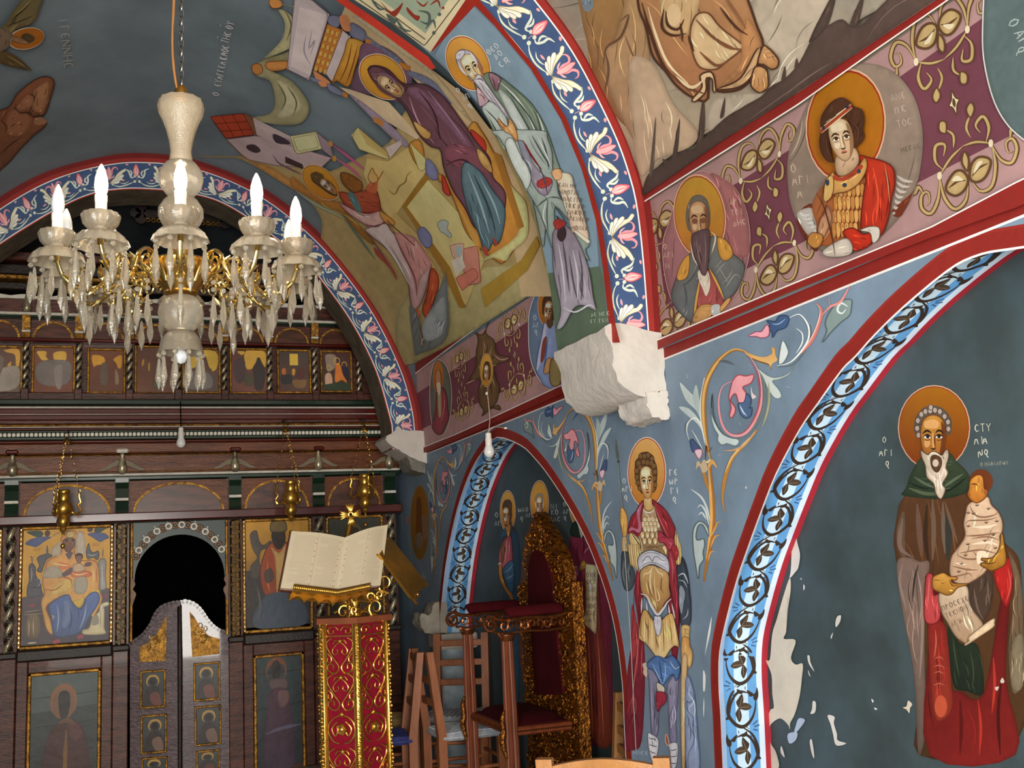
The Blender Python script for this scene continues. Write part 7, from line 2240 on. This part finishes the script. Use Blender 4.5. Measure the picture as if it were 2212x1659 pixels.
for c in range(6):
    t = v0-c*ch
    for s in (-1, 1):
        if c % 3 != 2:
            tubes([[(s*hw*.55, t), (s*hw*.95, t-.02), (s*hw*.9, t-.05), (s*hw*.45, t-.10), (s*hw*.1, t-.135), (s*hw*.2, t-.16), (s*hw*.5, t-.168), (s*hw*.9, t-.15), (s*hw*.85, t-.125), (s*hw*.55, t-.125), (s*hw*.5, t-.145)]], .0042)
            tubes([[(0, t-.02), (s*hw*.3, t-.035), (s*hw*.55, t-.06), (s*hw*.4, t-.08), (s*hw*.15, t-.07), (s*hw*.2, t-.055)], [(s*hw*.9, t-.075), (s*hw*.65, t-.095), (s*hw*.7, t-.115), (s*hw*.95, t-.11), (s*hw*.9, t-.095)], [(0, t-.02), (s*hw*.3, t-.012), (s*hw*.5, t-.03)]], .0032)
        else:
            tubes([[(0, t-.02), (s*hw*.5, t-.03), (s*hw*.9, t-.06), (s*hw*.95, t-.1), (s*hw*.6, t-.14), (s*hw*.2, t-.15)], [(s*hw*.3, t-.05), (s*hw*.7, t-.08), (s*hw*.5, t-.115), (s*hw*.3, t-.1)]], .0042)
    if c % 3 == 2:
        b.lathe([(.028, 0), (.026, .008), (.016, .006), (.012, .014), (0, .016)], 10, Matrix.Translation(fpt(0, t-.085)) @ Matrix.Rotation(pi/2, 4, 'X'), ripple=.15, rn=5)
    b.lathe([(.012, 0), (.008, .008), (0, .01)], 8, Matrix.Translation(fpt(0, t-.016)) @ Matrix.Rotation(pi/2, 4, 'X'), ripple=.2, rn=4)
for u in (-hw, hw): b.box((u-.004, -.006, .08), (u+.004, .004, ZP))
b.box((-hw, -.004, 1.05), (hw, .004, 1.056)); b.box((-hw, -.003, ZP-.004), (hw, .004, ZP))
for s in (-1, 1): tubes([[(s*.006, 1.08), (s*hw*.35, 1.098), (s*hw*.8, 1.09), (s*hw*.8, 1.07), (s*hw*.5, 1.068), (s*hw*.45, 1.082)]], .0036)
o = b.build('filigree', GOLD, None, auto=60); FIL = o.data; bpy.data.objects.remove(o)
for k in range(6):
    A, B = V8[k], V8[(k+1) % 6]; c = (A+B)/2; o = bpy.data.objects.new('filigree', FIL); COL.objects.link(o); an = atan2(c.y-LB.y, c.x-LB.x)
    o.location = c; o.rotation_euler = (0, 0, an+pi/2); put(o, lec)
    b = MB(); r = random.Random(k)
    b.box((A.x-.012, A.y-.012, .03), (A.x+.012, A.y+.012, ZP), M=Matrix.Translation((A.x, A.y, 0)) @ Matrix.Rotation(a8[k], 4, 'Z') @ Matrix.Translation((-A.x, -A.y, 0)), bev=.004)
    for t in range(60): b.lathe([(0, -.009), (.006, -.004), (.007, .003), (0, .009)], 5, Matrix.Translation((A.x+.012*cos(a8[k])+r.uniform(-.005, .005), A.y+.012*sin(a8[k])+r.uniform(-.005, .005), .05+t*.0176)))
    b.build('corner_post', GOLD, lec, auto=50)
# stem and scroll brackets
sc = V((1.085, 5.28, 0)); z0 = ZP+.028
MB().lathe([(.055, z0), (.05, z0+.02), (.03, z0+.035), (.036, z0+.06), (.028, z0+.09), (.032, z0+.16), (.02, z0+.30)], 14, Matrix.Translation(sc), ripple=.06, rn=9).build('stem', GOLD, lec, auto=50)
for px_, py_, r0, dr, yy in ((742, 1322, .036, 1, 5.16), (812, 1312, .042, -1, 5.2), (832, 1260, .045, -1, 5.26), (800, 1290, .024, 1, 5.2), (752, 1300, .022, 1, 5.14), (820, 1285, .02, -1, 5.22), (765, 1318, .018, -1, 5.12)):
    c = onY(px_, py_, yy); b = MB()
    b.tube([c+V((r0*(1-t/20)*cos(-1.2+dr*t*.55)*1.0, .006*t/16, r0*1.15*(1-t/20)*sin(-1.2+dr*t*.55))) for t in range(17)], [.007-.0002*t for t in range(17)], 6)
    b.tube([c+V((r0*cos(-1.2), 0, r0*1.15*sin(-1.2))), (c+V((sc.x, sc.y, c.z-.03)))/2, V((sc.x, sc.y, c.z-.02))], [.007, .009, .008], 6)
    for an in (0, 1.6, 2.9, 4.4): b.tube([c+V((r0*.9*cos(an), 0, r0*.9*sin(an))), c+V((r0*1.25*cos(an+.3), -.008, r0*1.25*sin(an+.3))), c+V((r0*1.5*cos(an+.15), -.004, r0*1.5*sin(an+.15)))], [.003, .007, .001], 5)
    b.build('scroll_bracket', GOLD, lec, auto=60)
# book: spine bottom/top, outer corners
SB, ST = onY(724, 1284, 5.02), onY(745, 1161, 5.20)
LBt, LTp = onY(606, 1270, 4.98), onY(630, 1147, 5.16); RBt, RTp = onY(822, 1264, 5.10), onY(838, 1133, 5.28)
book = empty('open_book', SB, 0, 'large open printed service book resting on the gilt lectern', 'book')
PAPER = mat('old_paper', 'd9c8a8', .8, var=.06, scale=12); PAPE = mat('page_edges', 'b99c84', .8, var=.3, scale=3, stretch=(1, 1, 1)); COVR = mat('book_cover', '5a2a20', .5)
def page(sb, st, ob, ot, lift, nm):
    nrm = (ob-sb).cross(st-sb).normalized()
    if nrm.y > 0: nrm = -nrm
    def f(u, v):
        p = sb+(ob-sb)*u+(st-sb)*v+((ot-ob)-(st-sb))*u*v
        return p+nrm*(lift*sin(pi*min(1, u*1.08))*(.8)+lift*.3*sin(pi*u)*v), nrm
    n = 12; b = MB(); vs = []; fs = []
    for j in range(3):
        for i in range(n+1): vs.append(f(i/n, j/2)[0])
    for j in range(2): fs += [(j*(n+1)+i, j*(n+1)+i+1, (j+1)*(n+1)+i+1, (j+1)*(n+1)+i) for i in range(n)]
    k = len(vs); th = .022; vs += [v-nrm*(th*(1-.3*((i % (n+1))/n))) for i, v in enumerate(vs)]
    fs += [tuple(k+i for i in q_[::-1]) for q_ in fs]
    ring_ = [i for i in range(n+1)]+[j*(n+1)+n for j in range(1, 3)]+[2*(n+1)+i for i in range(n-1, -1, -1)]+[n+1]
    side = [(a, ring_[(t+1) % len(ring_)], k+ring_[(t+1) % len(ring_)], k+a) for t, a in enumerate(ring_)]
    b.add(vs, fs); b.add(vs, side, 1); pg = b.build(nm, [PAPER, PAPE], book, auto=50)
    return f, pg
fl, pl = page(SB, ST, LBt, LTp, .012, 'page_block'); fr, pr = page(SB, ST, RBt, RTp, .022, 'page_block')
for f, pg, g in ((fl, pl, 1.0), (fr, pr, 1.0)):
    P = Paint(Surf(f, .08), g); r = random.Random(3)
    for col in (0, 1):
        for ln in range(34):
            v = .93-ln*.0255; u0 = .09+col*.46; u1 = u0+.37*(1 if r.random() > .12 else .6)
            P.stroke([(u0, v), ((u0+u1)/2, v), (u1, v)], .0055, 'bfae96', 1)
        for ln in range(8): v = .92-ln*.11-r.uniform(0, .05); P.stroke([(.06+col*.46, v), (.08+col*.46, v)], .014, 'b0604c', 1)
    P.stroke([(.5, .97), (.5, .05)], .004, '8a6a58', 1)
    P.build('print', pg, 'rows of small printed text in two columns')
for sb, st, ob, ot in ((SB, ST, LBt, LTp), (SB, ST, RBt, RTp)):
    nrm = (ob-sb).cross(st-sb).normalized(); nrm = nrm if nrm.y > 0 else -nrm; o1 = nrm*.022; o2 = nrm*.027; ex = (ob-sb)*.015; ez = (st-sb)*.012
    q4 = [sb-ez, ob+ex-ez, ot+ex+ez, st+ez]; MB().add([p+o1 for p in q4]+[p+o2 for p in q4], [(0, 1, 2, 3), (7, 6, 5, 4), (0, 1, 5, 4), (1, 2, 6, 5), (2, 3, 7, 6), (3, 0, 4, 7)]).build('cover', COVR, book)
# gilt rest under the book: back plates, ledge, scalloped skirt
for sb, st, ob, ot, u1 in ((SB, ST, LBt, LTp, .80), (SB, ST, RBt, RTp, .72)):
    nrm = (ob-sb).cross(st-sb).normalized(); nrm = nrm if nrm.y > 0 else -nrm; U, Vv = (ob-sb), (st-sb)
    F = lambda u, v, d: sb+U*u+Vv*v+nrm*(d)
    MB().prism([(0, -.03), (u1, -.03), (u1, .85), (0, .85)], F, .030, .040).build('rest_plate', GOLD, lec)
    MB().prism([(0, -.06), (u1, -.06), (u1, .035), (0, .035)], F, -.030, -.022).build('rest_ledge', BRASSD, lec)
    MB().prism([(0, -.085), (u1, -.085), (u1, -.06), (0, -.06)], F, -.034, .04).build('rest_shelf', GOLD, lec)
    b = MB(); r = random.Random(6)
    for t in range(22): b.lathe([(.008, 0), (.006, .004), (0, .006)], 6, Matrix.Translation(F(.02+(u1-.04)*t/21, -.015, -.03)) @ (nrm*-1).to_track_quat('Z', 'Y').to_matrix().to_4x4(), ripple=.3, rn=3)
    b.build('ledge_leaves', GOLD, lec, auto=50)
    pts = [(0, -.085)]
    for t in range(3):
        a0, a1 = u1*t/3, u1*(t+1)/3
        pts += [(a0+(a1-a0)*w, -.085-.10*abs(sin(pi*w))**.7*(0)-.11*(1-abs(2*w-1)) if t % 1 else -.085-.10*(abs(2*w-1))**2-.01) for w in (0.001, .2, .4, .6, .8, .999)]
    pts += [(u1, -.085)]; MB().prism(pts, F, .0, .012).build('scalloped_skirt', GOLD, lec)
# second rest, turned away
A_, B_, C_, D_ = onY(838, 1162, 5.34), onY(919, 1264, 5.46), onY(884, 1293, 5.26), onY(815, 1200, 5.16)
nn = (B_-A_).cross(D_-A_).normalized(); nn = nn if nn.x < 0 else -nn
MB().add([A_, B_, C_, D_]+[p-nn*.014 for p in (A_, B_, C_, D_)], [(0, 1, 2, 3), (7, 6, 5, 4), (0, 1, 5, 4), (1, 2, 6, 5), (2, 3, 7, 6), (3, 0, 4, 7)]).build('rest_plate', GOLD, lec)
b = MB(); r = random.Random(12)
def bq(u, v): return A_+(B_-A_)*u+(D_-A_)*v
for t in range(34): b.lathe([(0, -.008), (.008, 0), (0, .008)], 6, Matrix.Translation(bq(t/33, .03)+nn*.003))
for t in range(34): b.lathe([(0, -.008), (.008, 0), (0, .008)], 6, Matrix.Translation(bq(t/33, .97)+nn*.003))
for t in range(60):
    c = bq(r.uniform(.05, .97), r.uniform(.1, .9)); a0 = r.uniform(0, 6); e1 = (B_-A_).normalized(); e2 = (D_-A_).normalized(); r0 = r.uniform(.012, .028)
    b.tube([c+nn*.006+e1*(r0*cos(a0+k*.7)*(1-k/10))+e2*(r0*sin(a0+k*.7)*(1-k/10)) for k in range(7)], [.0065]*7, 5)
tag(b.build('relief', GOLD, lec, auto=60), kind='stuff')
MB().tube([bq(1, .02), bq(1.03, -.02), bq(1.05, -.09), bq(1.0, -.16)], [.006, .006, .004, .002], 6).build('tail_scroll', GOLD, lec, auto=60)
# flower cross between the rests
c = onY(757, 1112, 5.36); b = MB()
for k in range(4):
    a = k*pi/2+.05
    for w in (-.28, -.1, .1, .28): b.tube([c+V((.008*cos(a), -.004, .008*sin(a))), c+V((.034*cos(a+w), -.01, .034*sin(a+w))), c+V((.058*cos(a+w*1.3), -.004, .058*sin(a+w*1.3)))], [.005, .010, .003], 6)
b.tube([c+V((.012*cos(2*pi*t/10), -.008, .012*sin(2*pi*t/10))) for t in range(10)], .005, 6, closed=True)
b.build('flower_cross', GOLD, lec, auto=60)
MB().tube([c+V((0, .004, -.03)), c+V((-.008, 0, -.07)), c+V((-.03, -.03, -.13)), V((sc.x, sc.y, c.z-.2))], [.012, .02, .016, .012], 8).build('cross_stem', BRASSD, lec, auto=60)

# ------------------------------------------------------------------ throne
MAHO = mat('mahogany_gloss', '7a3a1c', .48, var=.35, scale=8, spec=.4, coat=0, stretch=(4, 4, 1)); CARV = mat('gilt_carving', 'ac6a1c', .25, metal=.75, var=.55, scale=45, bump=1.0, bscale=70, col2='3a140a')
COPR = mat('copper_gilt', '9c5c34', .22, metal=.8, var=.4, scale=30, bump=.3, bscale=80); BURG = mat('burgundy_velvet', '44070e', .85, var=.4, scale=6, spec=.15)
T0 = V((1.93, 5.23, 0)); th = empty('throne', T0, 0, 'tall carved gilt throne with burgundy velvet in the blind arch', 'throne')
yn, yf, xf, xb = 4.93, 5.56, 1.765, 2.09
def backpt(px_, py_): p = onX(px_, py_, xb); return (p.y, p.z)
out = [backpt(*p) for p in ((1122, 1256), (1136, 1250), (1134, 1215), (1137, 1180), (1141, 1150), (1147, 1130), (1152, 1112), (1157, 1106), (1163, 1112), (1170, 1128), (1180, 1142), (1192, 1162), (1204, 1185), (1214, 1210), (1220, 1238), (1222, 1256), (1234, 1258))]
out = [(out[0][0], 0)]+out+[(out[-1][0]+.02, 0)]
MB().prism(out, lambda u, v, d: V((xb+d, u, v)), 0, .06).build('back_panel', CARV, th)
def inset(pts, nm): return MB().prism([backpt(*p) for p in pts], lambda u, v, d: V((xb+d, u, v)), -.016, .0).build(nm, BURG, th)
inset(crom([(1148, 1320), (1146, 1260), (1147, 1225), (1152, 1200), (1162, 1188), (1174, 1192), (1186, 1212), (1194, 1240), (1200, 1280), (1204, 1320)], False, 3), 'back_cushion')
inset([(1152, 1352), (1206, 1352), (1222, 1500), (1162, 1500)], 'back_cushion')
b = MB(); r = random.Random(5); vel1 = [backpt(*p) for p in ((1148, 1320), (1147, 1225), (1162, 1188), (1186, 1212), (1204, 1320))]; 
def inpoly(p, poly):
    c = False
    for i in range(len(poly)):
        a, d = poly[i], poly[i-1]
        if (a[1] > p[1]) != (d[1] > p[1]) and p[0] < (d[0]-a[0])*(p[1]-a[1])/(d[1]-a[1])+a[0]: c = not c
    return c
vel2 = [backpt(*p) for p in ((1152, 1352), (1206, 1352), (1222, 1500), (1162, 1500))]; cnt = 0
while cnt < 900:
    p = (r.uniform(4.82, 5.62), r.uniform(.05, 1.62))
    if not inpoly(p, out) or inpoly(p, vel1) or inpoly(p, vel2): continue
    a0 = r.uniform(0, 6); r0 = r.uniform(.007, .017); dr = r.choice((-1, 1)); cnt += 1
    b.tube([(xb-.006-.006*sin(k), p[0]+r0*(1-k/8)*cos(a0+dr*k*.8), p[1]+r0*(1-k/8)*sin(a0+dr*k*.8)) for k in range(6)], [.0045, .005, .0045, .004, .003, .002], 5)
tag(b.build('carved_foliage', CARV, th, auto=60), kind='stuff')
b = MB().box((xf-.01, yn-.01, .535), (xb, yf+.01, .575), bev=.008).build('seat_frame', MAHO, th)
b = MB()
for yy in (yn-.012,):
    for t in range(26): b.lathe([(0, -.008), (.007, 0), (0, .008)], 6, Matrix.Translation((xf+.01+(xb-xf-.03)*t/25, yy, .556)))
for t in range(24): b.lathe([(0, -.008), (.007, 0), (0, .008)], 6, Matrix.Translation((xf-.012, yn+.02+(yf-yn-.04)*t/23, .556)))
tag(b.build('bead_trim', COPR, th, auto=60), kind='stuff')
b = MB(); vs = []; n = 10
for j in range(n+1):
    for i in range(n+1):
        u, v = i/n, j/n; vs.append((xf+.02+(xb-xf-.03)*u, yn+.03+(yf-yn-.06)*v, .577+.045*(1-(2*u-1)**6)*(1-(2*v-1)**6)))
b.add(vs, [(j*(n+1)+i, j*(n+1)+i+1, (j+1)*(n+1)+i+1, (j+1)*(n+1)+i) for j in range(n) for i in range(n)]).box((xf+.02, yn+.03, .575), (xb-.01, yf-.03, .58)); b.build('seat_cushion', BURG, th, auto=60)
for yy in (yn, yf):
    M = Matrix.Translation((xf, yy, 0)); nf = 14
    b = MB(); b.lathe([(.034, 0), (.036, .05), (.033, .06), (.033, .52), (.03, .54), (.03, .58), (.031, .60), (.027, .98), (.026, 1.0)], 28, M, ripple=.07, rn=nf); b.build('front_post', MAHO, th, auto=30)
    MB().lathe([(.03, .985), (.036, .99), (.036, 1.0), (.042, 1.006), (.042, 1.016), (.03, 1.02)], 20, M).build('capital', COPR, th, auto=50)
    MB().tube(crom([V((xf-.036, yy-.012, .66)), V((xf-.05, yy-.016, .62)), V((xf-.045, yy-.016, .57)), V((xf-.055, yy-.016, .52)), V((xf-.04, yy-.014, .46)), V((xf-.034, yy-.012, .43))], False, 4), [.006+.008*sin(pi*t/20) for t in range(21)], 6).build('acanthus_knee', CARV, th, auto=60)
    MB().lathe([(0, -.012), (.012, -.008), (.014, .0), (.012, .008), (0, .012)], 8, Matrix.Translation((xf-.035, yy, .556))).build('boss', COPR, th, auto=60)
    # arm: carved openwork rail with volute
    b = MB(); za = 1.055
    for zz, w in ((za+.035, .010), (za-.03, .007)): b.tube(crom([V((xb, yy, zz+.005)), V((1.98, yy, zz-.004)), V((1.87, yy, zz+.002)), V((1.77, yy, zz-.005)), V((1.70, yy, zz+.005))], False, 5), w, 6)
    b.tube([V((1.685+(.043)*(1-t/26)*cos(.6+t*.5), yy-.002, za+.012+(.043)*(1-t/26)*sin(.6+t*.5))) for t in range(24)], [.010-.0002*t for t in range(24)], 6)
    rr_ = random.Random(int(yy*10))
    for t in range(9):
        cx_ = 1.75+t*.038; dr = 1 if t % 2 else -1
        b.tube([V((cx_+.022*(1-k/14)*cos(t+dr*k*.6), yy-.008, za+.004+.026*(1-k/14)*sin(t+dr*k*.6))) for k in range(11)], [.006]*11, 5)
    b.tube([V((1.72, yy-.006, za-.03)), V((1.73, yy-.012, za-.055)), V((1.745, yy-.01, za-.035))], [.006, .009, .004], 6)
    b.build('arm_rail', COPR, th, auto=60)
    b = MB(); b.tube(crom([V((1.77, yy, za+.06)), V((1.80, yy, za+.068)), V((1.90, yy, za+.07)), V((2.0, yy, za+.072)), V((2.07, yy, za+.07))], False, 4), [.018]+[.032]*15+[.02], 12, flat=.55); b.build('arm_pad', BURG, th, auto=60)
for yy, s_ in ((yn, 1), (yf, -1)): MB().box((xf+.02, yy-.012, .1), (xb, yy+.012, .14), bev=.004).build('stretcher', MAHO, th)

# ------------------------------------------------------------------ rush-seated ladder-back chairs
CHW = mat('chair_wood', '9c5a32', .5, var=.3, scale=8, bump=.2, stretch=(4, 4, 1)); CHL = mat('pale_chair_wood', 'a8713a', .45, var=.25, scale=8, bump=.2, stretch=(4, 4, 1))
RUSHW = mat('white_painted_rush', 'b9bcc0', .7, var=.3, scale=30, bump=.5, bscale=90); RUSHB = mat('blue_painted_rush', '3c4486', .65, var=.35, scale=30, bump=.5, bscale=90); RUSHN = mat('plain_rush', 'a08652', .75, var=.3, scale=30, bump=.5, bscale=90)
def make_chair(loc, rz, label, wood=CHW, rush=RUSHW, h=.90, w=.36, d=.34, slats=(.86, .74, .62), tilt=.05, curved=False, flip=False, thick=.046, group='rush seated chairs'):
    e = empty('rush_chair', (0, 0, 0), 0, label, 'chair', group); s = .455; t = thick/2
    for sx in (-1, 1):
        x = sx*(w/2-t)
        MB().add([(x-t, -d/2-t, 0), (x+t, -d/2-t, 0), (x+t, -d/2+t, 0), (x-t, -d/2+t, 0), (x-t, -d/2-t, s), (x+t, -d/2-t, s), (x+t, -d/2+t, s), (x-t, -d/2+t, s), (x-t, -d/2-t-tilt, h), (x+t, -d/2-t-tilt, h), (x+t, -d/2+t*.6-tilt, h), (x-t, -d/2+t*.6-tilt, h)],
                 [(3, 2, 1, 0), (0, 1, 5, 4), (1, 2, 6, 5), (2, 3, 7, 6), (3, 0, 4, 7), (4, 5, 9, 8), (5, 6, 10, 9), (6, 7, 11, 10), (7, 4, 8, 11), (8, 9, 10, 11)]).build('leg', wood, e)
        MB().box((x-t, d/2-t, 0), (x+t, d/2+t, s-.005), bev=.005).build('leg', wood, e)
        for z in (.14, .27): MB().tube([(x, -d/2, z), (x, d/2, z)], .011, 8).build('rung', wood, e, auto=50)
    for z in (.18, .31): MB().tube([(-w/2+t, d/2, z), (w/2-t, d/2, z)], .011, 8).build('rung', wood, e, auto=50)
    for k, z in enumerate(slats):
        yb = -d/2-tilt*(z-s)/(h-s)
        if curved and k == 0:
            MB().prism([(-w/2-.01, z-.03)]+[(-w/2+w*i/10, z+.02+.03*sin(pi*i/10)) for i in range(11)]+[(w/2+.01, z-.03)], lambda u, v, q_: V((u, yb+q_-.02*cos(pi*u/w), v)), -.012, .012).build('slat', wood, e)
        else: MB().box((-w/2+t, yb-.008, z-.02), (w/2-t, yb+.008, z+.02), bev=.004).build('slat', wood, e)
    MB().box((-w/2-.005, -d/2-.005, s-.03), (w/2+.005, d/2+.012, s+.004), bev=.014).build('seat', rush, e)
    b = MB()
    for i in range(11):
        x = -w/2+.02+(w-.04)*i/10; b.tube([(x, -d/2+.01, s+.003), (x, 0, s+.011), (x, d/2-.0, s+.003)], .011, 6, flat=.5)
    tag(b.build('woven_strands', rush, e, auto=60), kind='stuff')
    e.location = loc; e.rotation_euler = (pi if flip else 0, 0, rz); return e
make_chair((1.79, 5.80, 0), -pi/2, 'brown ladder-back chair with white rush seat behind the throne posts')
make_chair((1.32, 5.86, 0), pi/2-.12, 'brown ladder-back chair with blue seat beside the lectern', CHW, RUSHB)
make_chair((1.93, 6.38, 0), radians(150), 'brown ladder-back chair at the back of the blind arch', CHW, RUSHW, h=.92)
make_chair((1.50, 6.45, 0), radians(-100), 'brown ladder-back chair between the lectern and the squat pier', CHW, RUSHN)
make_chair((1.90, 4.36, 0), radians(78), 'pale wooden chair behind the soldier saint pier', CHL, RUSHN, h=.76, w=.3, slats=(.70, .6, .52), tilt=.02, thick=.044)
make_chair((1.33, 2.86, 0), radians(-32), 'pale curved-back chair at the bottom edge of the view', CHL, RUSHN, h=.85, slats=(.80, .66), curved=True, thick=.044)
